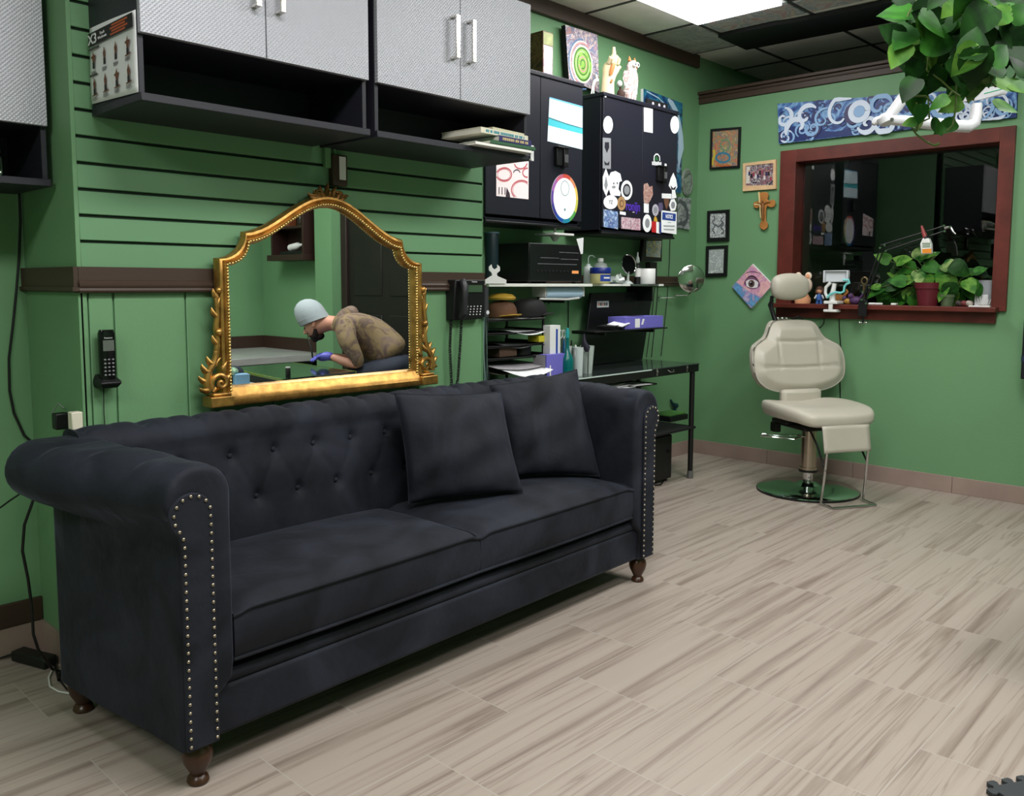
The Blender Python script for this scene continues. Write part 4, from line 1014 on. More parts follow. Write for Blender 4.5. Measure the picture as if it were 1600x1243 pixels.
B().tube([O_(1160,700,-.02),O_(1165,790,-.02)], .008, 8).o('neck', MC['dark_brown_fur'], t); B().tube([O_(1195,760,-.01),O_(1200,880,-.01)], .008, 8).o('leg', MC['dark_brown_fur'], t)
t = thing('framed_print', 'small dark picture lying on top of the right black cabinet near the corner', 'picture', (-3.2,4.66,ztB))
c0, c1 = at(1014,158,X=-3.16), at(1046,170,X=-3.16)
b = B(); b.box((-3.19,c0.y,ztB), (-3.17,c1.y,ztB+.055)); b.o('frame', BLKM, t, bev=.002)
b = B()
for u in (.25,.55,.8): b.ball((-3.168,c0.y+(c1.y-c0.y)*u,ztB+.03), (.003,.012,.012), 10, 6)
b.o('pale_marks', M('sticker_pale', (190,186,200), .5), t)
# pictures on the deep left wall
XW = XD+.014
t, P, f = canvas('painting', 'dark blue and white painting on the left wall behind the sticker-covered cabinet', [zs(*q) for q in ((412,800),(690,820),(700,150),(408,40))], XW+.01,
    paint('night_sea_painting', [(14,24,48),(24,60,110),(40,120,150),(20,36,70),(120,160,190)], 3.2, 2), .022, M('canvas_white', (226,228,230), .6))
b = B()
def sp2(x, y): p = at(*zs(x,y), X=XW+.01); return (p.y, p.z)
ribbon(b, f, [sp2(*q) for q in ((590,120),(620,150),(655,220),(675,300),(686,400),(688,480),(676,560),(670,640))], [.01,.022,.024,.022,.03,.035,.02,.004], .0015, 0)
ribbon(b, f, [sp2(*q) for q in ((430,60),(520,110),(560,150))], .004, .0015, 0)
b.o('painted_wave', M('paint_iceblue', (170,196,216), .5), t)
c = at(*zs(740,740), X=XW); ry = (at(*zs(780,740),X=XW).y-at(*zs(698,740),X=XW).y)/2; rz = (at(*zs(740,640),X=XW).z-at(*zs(740,848),X=XW).z)/2
t = thing('round_plaque', 'grey-green round relief plaque on the left wall near the corner', 'plaque', (XD, c.y, c.z-rz))
B().prism(ell(c.y,c.z,ry,rz,36), FX(XD), .012, off=.001).o('disc', paint('stone_relief', [(96,110,100),(140,150,140),(70,86,78),(130,120,110)], 14, 2), t, bev=.003)
b = B(); b.tube([V((XD+.014, c.y+ry*.86*math.cos(a), c.z+rz*.86*math.sin(a))) for a in [2*PI*i/32 for i in range(32)]], .004, 6, closed=True); b.o('rim', M('stone_rim', (120,128,120), .6), t)
t, P, f = canvas('drawing', 'grey pencil drawing on board below the round plaque near the corner', [zs(*q) for q in ((660,1078),(752,1095),(765,858),(668,850))], XW, paint('grey_sketch', [(128,134,136),(160,166,166),(84,90,94),(170,174,172)], 9, 2), .012, M('board_edge', (90,96,94), .6), 'drawing')
b = B(); ribbon(b, f, [sp2(*q) for q in ((668,900),(690,880),(720,900),(742,950),(745,1010),(720,1050),(690,1045),(672,1060))], [.003,.012,.02,.016,.014,.02,.014,.004], .0014, 0); b.o('drawn_figure', M('graphite', (74,80,84), .6), t)
# small framed painting hung below the right cabinet
zy = lambda x, y: (840+x/5.18, 360+y/5.18)
P = poly_at([zy(*q) for q in ((840,250),(1005,250),(1010,70),(862,66))], -3.30)
t = thing('framed_painting', 'small yellow and blue painting in a black frame under the sticker-covered cabinet', 'painting', (-3.30, P[0][0], P[0][1]))
B().prism(P, FX(-3.30), -.03).o('frame', BLK, t, bev=.002)
B().prism(poly_at([zy(*q) for q in ((878,210),(992,218),(1002,84),(880,84))], -3.30), FX(-3.30), .001).o('picture', paint('yellow_blue_art', [(214,190,100),(226,206,140),(90,150,190),(200,170,90),(120,170,180)], 20, 2.5), t)
b = B(); q = at(*zy(945,330), X=-3.30); b.box((-3.34,q.y-.05,1.257),(-3.30,q.y+.03,P[0][1]-.002)); b.o('support_block', BLK, t)
# ================================================================ shelf at eye level
SX = -3.06
y0 = at(764,440,X=SX).y; y1 = at(926,440,X=SX).y; y2 = at(1040,440,X=-3.12).y; SHZ = 1.250
t = thing('wall_shelf', 'white-edged shelf on the left wall carrying the stereo and bottles', 'shelf', (XD, (y0+y1)/2, SHZ-.015))
b = B(); b.box((XD, y0, SHZ-.016), (SX, y1, SHZ)); b.o('board', M('shelf_white', (232,234,228), .4), t, bev=.002)
b = B(); b.box((XD, y1+.002, SHZ-.012), (-3.14, y2, SHZ-.002)); b.o('glass_extension', M('green_glass', (190,220,205), .05, trans=.85), t, bev=.001)
b = B(); b.box((-3.14, y1+.002, SHZ-.013), (-3.134, at(984,440,X=-3.14).y, SHZ)); b.box((-3.14, y2-.05, SHZ-.013), (-3.134, y2, SHZ)); b.o('extension_edge', MC['shelf_white'], t)
for y in (y0+.12, y1-.1, y2-.05): B().box((XD, y-.006, SHZ-.11), (XD+.2, y+.006, SHZ-.017)).o('bracket', BLK, t)
t = thing('spanner_hook', 'white spanner-shaped hook standing on the near end of the white shelf', 'hook', (SX+.002, y0, SHZ-.01))
q = [(757,437),(764,427),(770,424),(764,420),(766,415),(768,420),(774,422),(779,416),(775,414),(781,417),(781,422),(776,427),(784,432),(790,437),(790,444),(757,443)]
q = [(790,443),(757,443),(757,437),(768,430),(767,426),(763,422),(763,417),(767,413),(768,418),(772,421),(776,418),(776,413),(780,417),(780,423),(775,427),(776,431),(790,437)]
B().prism(poly_at(q, SX+.002), FX(SX+.002), .006).o('plate', WHT, t, bev=.0008)
B().box((SX-.03, y0+.0, SHZ+.0005), (SX+.002, y0+.07, SHZ+.003)).o('foot', WHT, t)
# stereo
ya, yb_ = at(826,410,X=-3.09).y, at(908,410,X=-3.09).y; za, zb_ = SHZ+.012, at(826,379,X=-3.09).z
t = thing('stereo_receiver', 'black stereo receiver with rows of small controls on the white shelf', 'stereo', (-3.2,(ya+yb_)/2,SHZ))
B().box((XD+.02, ya, za), (-3.09, yb_, zb_)).o('housing', M('stereo_black', (16,16,18), .35), t, bev=.003)
B().box((-3.09, ya+.002, za+.002), (-3.084, yb_-.002, zb_-.002)).o('front_panel', M('stereo_front', (22,22,26), .2), t, bev=.001)
for dx in (-.3,-.02):
    for y in (ya+.03, yb_-.03): B().cyl((-3.1+dx*.8, y, SHZ), (-3.1+dx*.8, y, za), .012).o('foot', BLK, t)
w = yb_-ya; h = zb_-za; f = FX(-3.084)
b = B(); rn = random.Random(2)
for row, (v, c0, c1) in enumerate(((.78,.55,.93),(.62,.2,.55),(.60,.58,.93),(.46,.15,.9))):
    u = c0
    while u < c1: s_ = rn.uniform(.01,.03); b.prism(rect(ya+w*u, za+h*v, ya+w*min(c1,u+s_), za+h*v+.0025), f, .0005); u += s_+.012
b.o('printed_legends', M('legend_grey', (150,152,158), .5), t)
for k in range(9): B().lathe([(0,0),(.006,0),(.005,.006),(0,.006)], (-3.084, ya+w*(.14+.072*k), za+h*.27), 12, axis=(1,0,0)).o('knob', M('knob_black', (34,34,38), .35), t)
B().box((-3.084, ya+w*.80, za+h*.22), (-3.083, ya+w*.93, za+h*.30)).o('amber_label', M('amber_label_glow', (226,150,90), .4, emit=.3), t)  # orange label with an added glow, not a lamp
def bottle(name, lab, x, y, z, prof, mat, n=24, extra=(), group=None):
    t = thing(name, lab, name.split('_')[-1], (x,y,z), group=group)
    B().lathe(prof, (x,y,z), n).o('body', mat, t, sharp=60)
    for nm, pr, m_ in extra: B().lathe(pr, (x,y,z), n).o(nm, m_, t, sharp=60)
    return t
c = at(766,400,X=-3.2); zt = at(766,363,X=-3.2).z-SHZ
bottle('speaker_tube', 'dark teal cylinder standing left of the stereo', -3.2, c.y+.01, SHZ, [(0,0),(.03,0),(.034,.01),(.038,zt-.01),(.036,zt),(0,zt)], M('dark_teal', (22,40,48), .4), extra=(('rim',[(.037,zt-.006),(.041,zt-.006),(.041,zt+.002),(.034,zt+.002),(.034,zt-.004)],M('teal_rim', (70,96,104), .4)),))
# white fitting under cabinet A, paper tab
p0, p1 = at(862,372,X=-3.12), at(893,367,X=-3.12)
t = thing('under_cabinet_light', 'small white bracket light under the left black cabinet', 'light fitting', (-3.2,(p0.y+p1.y)/2,1.54))
B().box((-3.25,p0.y,p1.z-.006), (-3.10,p1.y,p1.z+.006)).o('cover', WHT, t, bev=.002)
B().lathe([(.03,0),(.012,-.03),(0,-.032)], (-3.17,(p0.y+p1.y)/2-.0,p1.z-.006), 16).o('lamp_cup', WHT, t); B().cyl((-3.17,(p0.y+p1.y)/2,p1.z+.006), (-3.17,(p0.y+p1.y)/2,1.56), .006).o('stem', WHT, t)
q = poly_at([(901,373),(912,371),(911,396),(908,397)], -3.08); t = tag(B().prism(q, FX(-3.082), .001).o('paper_tab', PAP), 'small white paper tab sticking up at the stereo right edge', 'paper')
TR = M('translucent_plastic', (216,224,222), .3, trans=.35); BLU = M('cap_blue', (22,40,120), .35); LABB = M('label_blue', (34,66,160), .4)
def sy(px, X): return at(px, 430, X=X).y
def sz(py, X, px=940): return at(px, py, X=X).z-SHZ
X_ = -3.2; t = bottle('wash_bottle', 'translucent squeeze wash bottle with a bent spout beside the stereo', X_, sy(919,X_), SHZ, [(0,0),(.026,0),(.028,.005),(.028,.085),(.024,.1),(.012,.108),(.012,.118),(0,.118)], TR)
b = B(); yy = sy(919,X_); b.tube([(X_,yy,SHZ+.115),(X_,yy,SHZ+.15),(X_,yy+.01,SHZ+.165),(X_,yy+.04,SHZ+.168),(X_,yy+.06,SHZ+.158)], .0025, 6); b.o('spout', TR, t)
X_ = -3.24; bottle('plastic_bottle', 'white translucent round-shouldered bottle behind the blue-lidded jar', X_, sy(938,X_), SHZ, [(0,0),(.042,0),(.044,.006),(.044,.1),(.036,.122),(.016,.13),(.016,.145),(0,.145)], TR, extra=(('cap',[(.016,.135),(.019,.135),(.018,.155),(0,.157)],WHT),))
X_ = -3.10; yj = sy(938,X_); rj = (sy(953,X_)-sy(924,X_))/2*.7; hj = sz(418,X_)
t = bottle('jelly_jar', 'round pale yellow jar with a wide blue lid at the end of the white shelf', X_, yj, SHZ, [(0,0),(rj*.86,0),(rj*.94,.006),(rj*.94,hj*.5),(rj*.98,hj*.62),(rj*.9,hj*.64),(0,hj*.64)], M('petroleum_jelly', (216,210,150), .3), extra=(('lid',[(0,hj*.62),(rj,hj*.62),(rj*1.02,hj*.66),(rj*1.0,hj*.95),(rj*.95,hj),(0,hj)],BLU),))
b = B(); n = 9
fr = FX(X_+rj*.6)
pts = [(rj*.96*math.cos(a), rj*.96*math.sin(a)) for a in [(-.9+1.5*i/n) for i in range(n+1)]]
b._a([V((X_+p[0], yj+p[1], SHZ+z)) for z in (hj*.16, hj*.56) for p in pts], [(i,i+1,n+2+i,n+1+i) for i in range(n)]); b.o('blue_label', LABB, t)
b = B(); b._a([V((X_+p[0]*1.01, yj+p[1]*1.01, SHZ+z)) for z in (hj*.32, hj*.42) for p in pts[2:8]], [(i,i+1,7+i,6+i) for i in range(5)]); b.o('label_stripe', WHT, t)
X_ = -3.17; t = thing('crumpled_wrap', 'crumpled clear plastic wrapping on the glass end of the shelf', 'plastic wrap', (X_, sy(962,X_), SHZ)); rn = random.Random(5)
b = B(); b.grid(lambda u,v: V((X_+.05*math.cos(6.28*u)*math.sin(2*v+.4)+rn.uniform(-.01,.01), sy(963,X_)+.05*math.sin(6.28*u)*math.sin(2*v+.4)+rn.uniform(-.01,.01), SHZ+.002+.06*max(0,1-v)*(.6+rn.random()*.5))), 14, 6); b.o('film', M('clear_film', (226,236,232), .15, trans=.5), t, sharp=10)
# hand mirror on an acrylic foot
X_ = -3.16; c = at(982,413,X=X_); ryy = (at(993,413,X=X_).y-at(971,413,X=X_).y)/2; rzz = .058
t = thing('hand_mirror', 'small oval black make-up mirror tilted on a clear foot', 'mirror', (X_, c.y, SHZ))
R_ = Matrix.Rotation(-.35, 3, 'X')
b = B(); b.rings([[V((X_+d, c.y, c.z))+R_@V((0, ryy*k*math.cos(a), rzz*k*math.sin(a))) for a in [2*PI*i/28 for i in range(28)]] for d,k in ((-.005,.95),(0,1),(.004,.97))]); b.o('mirror_head', BLKG, t)
b = B(); b.tube([V((X_+.003, c.y, c.z))+R_@V((0, ryy*math.cos(a), rzz*math.sin(a))) for a in [2*PI*i/28 for i in range(28)]], .0035, 6, closed=True); b.o('rim', CHR, t)
b = B(); b.tube([(X_,c.y,c.z-.045),(X_,c.y-.004,SHZ+.02)], [.006,.009], 8); b.lathe([(0,0),(.035,0),(.034,.004),(.01,.022),(0,.022)], (X_,c.y-.004,SHZ), 20); b.o('foot', MC['clear_film'], t)
X_ = -3.2; bottle('lotion_bottle', 'white bottle with a dark band, black base and pump top beside the make-up mirror', X_, sy(996,X_), SHZ, [(0,0),(.018,0),(.019,.004),(.019,.11),(.012,.12),(0,.12)], WHT, extra=(('base_band',[(.0195,0),(.0195,.045),(.019,.045),(.019,0)],BLK),('collar',[(.0195,.10),(.02,.10),(.02,.118),(.012,.128),(0,.128)],BLK),('pump',[(.006,.128),(.014,.14),(.010,.165),(.005,.175),(.004,.2),(0,.2)],TR)))
X_ = -3.17; r_ = (sy(1022,X_)-sy(1001,X_))/2*.7; bottle('paper_roll', 'plain white upright paper roll on the glass end of the shelf', X_, sy(1011,X_), SHZ, [(.01,0),(r_,0),(r_+.001,.002),(r_+.001,sz(418,X_)),(r_,sz(418,X_)+.001),(.01,sz(418,X_)+.001),(.01,.002)], WHT)
# roll holder under the shelf
c0, c1 = at(852,453,X=-3.12), at(908,455,X=-3.12)
t = thing('paper_roll_holder', 'pale blue paper roll in a white holder under the white shelf', 'roll holder', (-3.14, (c0.y+c1.y)/2, 1.15))
zc = 1.198; 
B().lathe([(.008,0),(.034,0),(.034,c1.y-c0.y),(.008,c1.y-c0.y)], (-3.14,c0.y,zc), 24, axis=(0,1,0)).o('roll', M('pale_blue_paper', (176,204,226), .6), t)
b = B(); ya2 = at(836,455,X=-3.12).y
b.tube([(-3.14+.045,ya2+.01,zc-.03),(-3.14+.05,(c0.y+c1.y)/2,zc-.035),(-3.14+.045,c1.y-.05,zc-.028)], .006, 8, flat=1); b.box((-3.2,c1.y+.001,zc-.02),(-3.1,c1.y+.005,SHZ-.017)); b.box((-3.2,c0.y-.02,zc-.02),(-3.1,c0.y-.016,SHZ-.017)); b.tube([(-3.14,c0.y-.018,zc),(-3.14,c1.y+.003,zc)], .007, 8)
b.o('holder', WHT, t)
b = B(); b.tube([(-3.14,c0.y-.016,zc),(-3.14,c0.y-.0005,zc)], [.022,.033], 20); b.o('core_end', M('card_grey', (150,150,148), .7), t)
# round shaving mirror on a swing arm
c = at(1080,435,Y=5.2); t = thing('swing_arm_mirror', 'round chrome shaving mirror on a swing arm near the room corner', 'mirror', (c.x, 5.2, c.z-.1))
nrm = V((.75,-.66,.0)).normalized(); rr = .095
b = B(); b.lathe([(0,-.006),(rr-.004,-.006),(rr,-.002),(rr,.006),(rr-.005,.008)], c, 32, axis=nrm); b.o('rim', CHR, t)
B().cyl(c+nrm*.005, c+nrm*.0075, rr-.005, n=40).o('mirror_glass', MC['mirror_silver'], t, smooth=False)
lo = c-V((0,0,rr)); e1 = V((c.x-.02,c.y,lo.z-.02)); w1 = V((XD, at(1030,462,X=XD).y, e1.z-.008))
b = B(); b.tube([lo, e1], .004, 8); b.tube([e1, e1+(w1-e1)*.45], .004, 8); b.tube([e1+(w1-e1)*.45+V((0,0,-.012)), w1+V((0,0,-.012))], .0025, 8); b.cyl(e1+(w1-e1)*.45+V((0,0,-.02)), e1+(w1-e1)*.45+V((0,0,.012)), .006); b.o('arm', CHR, t)
B().cyl(w1+V((0,0,-.012)), w1+V((.008,0,-.012)), .02).o('wall_plate', CHR, t)
# ================================================================ desk
DZ = .745; dx0, dx1 = -3.37, -2.905; dy0, dy1 = 2.95, 4.80
t = thing('desk', 'black metal-framed desk with a glass top under the left shelf', 'desk', (-3.14, 3.9, 0))
b = B(); 
b.box((dx1-.03, dy0, DZ-.052), (dx1, dy1, DZ-.008)); b.box((dx0, dy0, DZ-.052), (dx0+.03, dy1, DZ-.008)); b.box((dx0+.03, dy0, DZ-.052), (dx1-.03, dy0+.03, DZ-.008)); b.box((dx0+.03, dy1-.03, DZ-.052), (dx1-.03, dy1, DZ-.008))
b.o('frame', BLK, t, bev=.003)
b = B(); b.box((dx0, dy0, DZ-.0075), (dx1+.004, dy1, DZ)); b.o('glass_top', M('smoked_glass', (46,52,52), .06), t, bev=.001)
gy = at(1017,575,X=dx1).y
b = B(); b.box((dx1+.0045, dy0, DZ-.008), (dx1+.0085, gy, DZ-.001)); b.o('glass_edge', M('bright_glass_edge', (190,206,202), .15), t)
for x in (dx0+.03, dx1-.02):
    for y in (dy0+.05, dy1-.045):
        l = B().cyl((x,y,.05), (x,y,DZ-.053), .0165).o('leg', BLK, t); B().lathe([(0,0),(.02,0),(.021,.004),(.019,.05),(.0165,.05)], (x,y,0), 20).o('foot_cap', M('foot_grey', (120,122,120), .3, .6), l)
B().box((dx0+.01, 3.95, .325), (dx1, dy1-.02, .34)).o('lower_shelf', BLKM, t, bev=.002)
B().box((dx0+.04, dy0+.2, .642), (dx1-.02, gy+.1, .652)).o('middle_shelf', BLKM, t, bev=.002)
for px in (1026, 1073):
    y = at(px,575,X=dx1).y; b = B(); b.box((dx1+.0005, y-.008, DZ-.045), (dx1+.006, y+.008, DZ+.004)); b.cyl((dx1+.006,y,DZ-.02),(dx1+.011,y,DZ-.02),.006); b.o('latch', STL, t, bev=.001)
y = at(1048,577,X=dx1).y; b = B(); b.tube([(dx1,y-.03,DZ-.02),(dx1+.012,y-.02,DZ-.032),(dx1+.012,y+.02,DZ-.032),(dx1,y+.03,DZ-.02)], .003, 6); b.o('drawer_pull', STL, t)
# papers on the middle shelf
for k, (xa, xb, dz, lab) in enumerate(((912,975,0,'loose white papers on the shelf under the desk top'),(974,1001,0,'small folded white paper at the right end of the shelf under the desk'))):
    ya, yb_ = at(xa,598,X=-3.0).y, at(xb,598,X=-3.0).y; b = B(); 
    for j in range(3 if k == 0 else 1):
        b.obox((-2.99-.01*j, (ya+yb_)/2-.012*j, .655+.006*j), (.15, (yb_-ya)*(1-.1*j), .002), (.03*j-.02,.02,.05*j))
    tag(b.o('paper_stack', PAP), lab, 'paper')
# tall black panel leaning on the wall, with plate and glove box in front
XP = -3.30
P = [(at(x,y,X=XP).y, at(x,y,X=XP).z) for x,y in ((912,560),(1004,555),(1021,455),(924,458))]
P[0] = (P[0][0], DZ+.002); P[1] = (P[1][0], DZ+.002)
t = thing('lid_board', 'large black flat board standing on the desk against the wall', 'panel', (XP, P[0][0], DZ))
B().prism(P, FX(XP), -.02).o('board', M('panel_black', (18,18,22), .4), t, bev=.003)
y, z = at(942,475,X=XP).y, at(942,475,X=XP).z
B().box((XP,y-.06,z-.02), (XP+.001,y+.06,z+.02)).o('label_plate', WHT, t)
b = B()
for k, cc in enumerate((0,1,0,1,1)): b.box((XP+.001,y-.048+.02*k,z-.009), (XP+.0015,y-.034+.02*k,z+.009), cc)
b.o('label_print', [M('print_salmon', (206,128,96), .5), PAPG], t)
zp = at(975,514,X=-3.05).z
t = thing('small_wall_shelf', 'thin dark bracket shelf in front of the black panel holding the glove box', 'shelf', (-3.1, 4.4, zp-.01))
ya, yb_ = at(918,510,X=-3.1).y, at(1035,512,X=-3.08).y
b = B(); b.box((-3.22,ya,zp-.012), (-3.04,yb_,zp-.004)); b.o('plate', BLK, t, bev=.002); b = B(); b.box((XP,ya+.1,zp-.03),(-3.05,ya+.112,zp-.012)); b.box((XP,yb_-.15,zp-.03),(-3.05,yb_-.138,zp-.012)); b.o('brackets', BLK, t)
PUR = M('glove_box_purple', (112,106,196), .5)
def carton(name, lab, x0, x1, y0, y1, z0, z1, mat, rz=0):
    t = thing(name, lab, 'box', ((x0+x1)/2,(y0+y1)/2,z0)); c = V(((x0+x1)/2,(y0+y1)/2,(z0+z1)/2))
    B().obox(c, (x1-x0,y1-y0,z1-z0), (0,0,rz)).o('carton', mat, t, bev=.0015); return t, c
yg0, yg1 = at(977,505,X=-3.06).y, at(1036,505,X=-3.06).y
t, c = carton('glove_box', 'purple and white glove box lying on the small shelf by the black panel', -3.19, -3.06, yg0, yg1, zp-.003, zp+.07, PUR)
b = B(); b.prism(ell(0,0,.035,.075,24), (V((c.x,c.y,zp+.07)), UX, UY), .0008); b.o('opening', BLKM, t)
b = B(); b.box((-3.0598, yg0+.10, zp+.004), (-3.059, yg0+.15, zp+.058)); b.prism([(yg0+.165,zp+.02),(yg0+.185,zp+.02),(yg0+.20,zp+.055),(yg0+.18,zp+.055)], FX(-3.06), .0008); b.o('white_label', PAP, t)
ya, yb_ = at(940,505,X=-3.07).y, at(991,505,X=-3.07).y
t = thing('card_stack', 'dark and white cards fanned on the small shelf left of the glove box', 'paper', (-3.1,ya,zp)); b = B()
for j in range(3): b.obox((-3.11,(ya+yb_)/2-.03,zp+.003+.009*j),(.11,.13,.004),(.03*j,.0,.1*j),)
b.o('dark_cards', BLKM, t); b = B(); b.obox((-3.09,(ya+yb_)/2+.03,zp+.03),(.10,.11,.004),(.16,.1,.2)); b.o('white_card', PAP, t)
# tray rack
xr0, xr1 = -3.33, -3.03; yr0, yr1 = at(762,560,X=xr1).y, at(852,560,X=xr1).y
yr0 = max(yr0, 2.96)
t = thing('tray_rack', 'five-tier black tray rack full of papers on the left of the desk', 'rack', ((xr0+xr1)/2,(yr0+yr1)/2,DZ)); RK = M('rack_black', (18,18,20), .5)
zts = [at(800,y,X=xr1).z for y in (580,560,541,521,500)]
for z in zts:
    b = B(); b.box((xr0,yr0,z-.004), (xr1,yr1,z)); b.box((xr0,yr0,z),(xr1-.02,yr0+.004,z+.018)); b.box((xr0,yr1-.004,z),(xr1-.02,yr1,z+.018)); b.tube([(xr1-.01,yr0,z+.006),(xr1+.012,(yr0+yr1)/2,z+.004),(xr1-.01,yr1,z+.006)], .003, 6); b.o('tray', RK, t)
b = B()
for x in (xr0+.01, xr1-.02):
    for y in (yr0-.004, yr1+.004): b.box((x-.006,y-.004,DZ+.001),(x+.006,y+.004,zts[-1]+.03))
b.o('posts', RK, t)
def sheet(x0, x1, y0, y1, z, droop, mat, name, lab, curl=0):
    b = B(); b.grid(lambda u,v: V((x0+(x1-x0)*u, y0+(y1-y0)*v, z-droop*max(0,u-.55)**1.6*(.4+.6*math.sin(PI*v))*5+curl*math.sin(3*v+u*3))), 14, 14); return tag(b.o(name, mat, solid=.0012), lab, 'paper')
z = zts[0]; sheet(xr0+.05, xr1+.11, yr0+.06, yr1-.06, z+.022, .03, PAP, 'paper_sheet', 'white paper drooping out of the lowest tray of the rack', .004)
sheet(xr0+.05, xr1+.05, yr0+.02, yr1-.02, z+.034, .012, M('paper_grey', (150,146,150), .7), 'magazine', 'grey glossy magazine curling from the lowest tray', .005)
sheet(xr0+.05, xr1+.02, yr0+.02, yr0+.22, zts[0]+.006, .01, M('paper_tan', (128,116,96), .7), 'paper_sheet', 'tan sheet lying in the lowest rack tray at the wall end', .002)
sheet(xr0+.05, xr1+.015, yr0+.2, yr1-.02, zts[3]+.010, .012, PAP, 'paper_sheet', 'white sheet with a curled lip in the second tray from the top', .004)
sheet(xr0+.05, xr1+.0, yr0+.15, yr1-.1, zts[2]+.008, .012, M('paper_grey2', (120,120,124), .7), 'paper_sheet', 'grey sheet curling in the middle rack tray', .003)
zf = zts[4]; sheet(xr0+.03, xr1+.005, yr0+.12, yr1-.01, zf+.006, 0, M('pale_card', (170,170,166), .7), 'card_sheet', 'pale grey card on the top tray under the caps')
carton('yellow_box', 'small yellow and white carton in the tray rack', xr1-.08, xr1-.0, at(842,530,X=xr1).y, at(862,530,X=xr1).y-.0, zts[2]+.012, zts[2]+.045, M('yellow_card', (200,190,50), .5))
carton('cardboard_box', 'small brown cardboard box in the second lowest rack tray', xr1-.12, xr1-.02, at(785,550,X=xr1).y, at(812,550,X=xr1).y, zts[1]+.010, zts[1]+.058, M('cardboard_dark', (78,58,46), .8))
t = thing('tape_roll', 'black tape roll lying in the second lowest rack tray', 'roll', (xr1-.09,at(832,552,X=xr1).y,zts[1]+.01))
B().lathe([(.03,0),(.06,0),(.06,.045),(.03,.045),(.03,.002)], (xr1-.09,at(832,552,X=xr1).y,zts[1]+.01), 28).o('roll', BLK, t); B().lathe([(.0,.0),(.029,0),(.029,.02),(0,.02)], (xr1-.09,at(832,552,X=xr1).y,zts[1]+.011), 20).o('core', M('cardboard_dark', (78,58,46), .8), t)
# caps on the rack
def cap(lab, x, y, z, rx, ry, h, mat, bm, rz):
    t = thing('cap', lab, 'hat', (x,y,z)); b = B(); b.rings([[V((x+rx*k*math.cos(a), y+ry*k*math.sin(a), z+hh*h)) for a in [2*PI*i/24 for i in range(24)]] for k,hh in ((1,0),(1.02,.25),(.97,.55),(.8,.82),(.5,.97),(.1,1.0))]); b.o('crown', mat, t)
    b = B(); c_,s_ = math.cos(rz), math.sin(rz)
    b.grid(lambda u,v: V((x,y,z))+V((c_*(rx*.75+.075*v*math.sin(PI*u))-s_*(ry*(u*2-1)*.85), s_*(rx*.75+.075*v*math.sin(PI*u))+c_*(ry*(u*2-1)*.85), .012-.008*abs(u*2-1)+.004*v)), 16, 6); b.o('brim', bm, t, solid=.004)
    B().ball((x,y,z+h), (.008,.008,.005), 8, 5).o('button', mat, t)
cy_ = at(786,478,X=-3.13).y
cap('brown cap with a mustard top on the tray rack', -3.14, cy_, zf+.012, .075,.085,.085, M('brown_felt', (92,62,42), .8, var=.2, vscale=20), M('mustard', (180,146,50), .7), 0)
b = B(); b.rings([[V((-3.14+.066*k*math.cos(a), cy_+.075*k*math.sin(a), zf+.045+hh)) for a in [2*PI*i/24 for i in range(24)]] for k,hh in ((1.0,.058),(1.08,.068),(.8,.085),(.2,.092))]); o = b.o('mustard_beret', MC['mustard']); tag(o, 'flat mustard yellow cap resting on the brown cap', 'hat')
cap('black baseball cap on the tray rack, right of the brown one', -3.13, at(826,480,X=-3.13).y, zf+.012, .085,.11,.095, BLKM, BLKM, .9)
# desk objects
def dy(px, X=-3.0, py=575): return at(px, py, X=X).y
def dz(px, py, X): return at(px, py, X=X).z
t, c = carton('glove_box', 'purple glove box standing on the desk in front of the tray rack', -3.02, -2.965, dy(853,-2.97), dy(883,-2.97), DZ, dz(866,553,-2.97), PUR)
b = B(); b.box((-2.9648, c.y-.055, DZ+.012), (-2.964, c.y+.05, DZ+.020)); b.box((-2.9648, c.y-.055, DZ+.02), (-2.964, c.y-.045, DZ+.075)); b.o('white_print', PAP, t)
b = B(); b.prism([(-3.05,DZ+.002),(-2.966,DZ+.002),(-2.966,dz(866,553,-2.97)-.002),(-3.05,dz(866,553,-2.97)-.002)], (V((0,dy(851,-2.97),0)), UX, UZ), .0008); b.o('grey_side', M('side_grey', (150,146,150), .6), t)
zt = dz(865,508,-3.0); t, c = carton('tissue_carton', 'white and blue upright carton beside the tray rack', -3.04, -2.99, dy(857,-3.0), dy(873,-3.0), DZ, zt, WHT); B().box((-2.9895,c.y+.005,DZ+.1),(-2.989,c.y+.02,zt-.02)).o('blue_print', LABB, t)
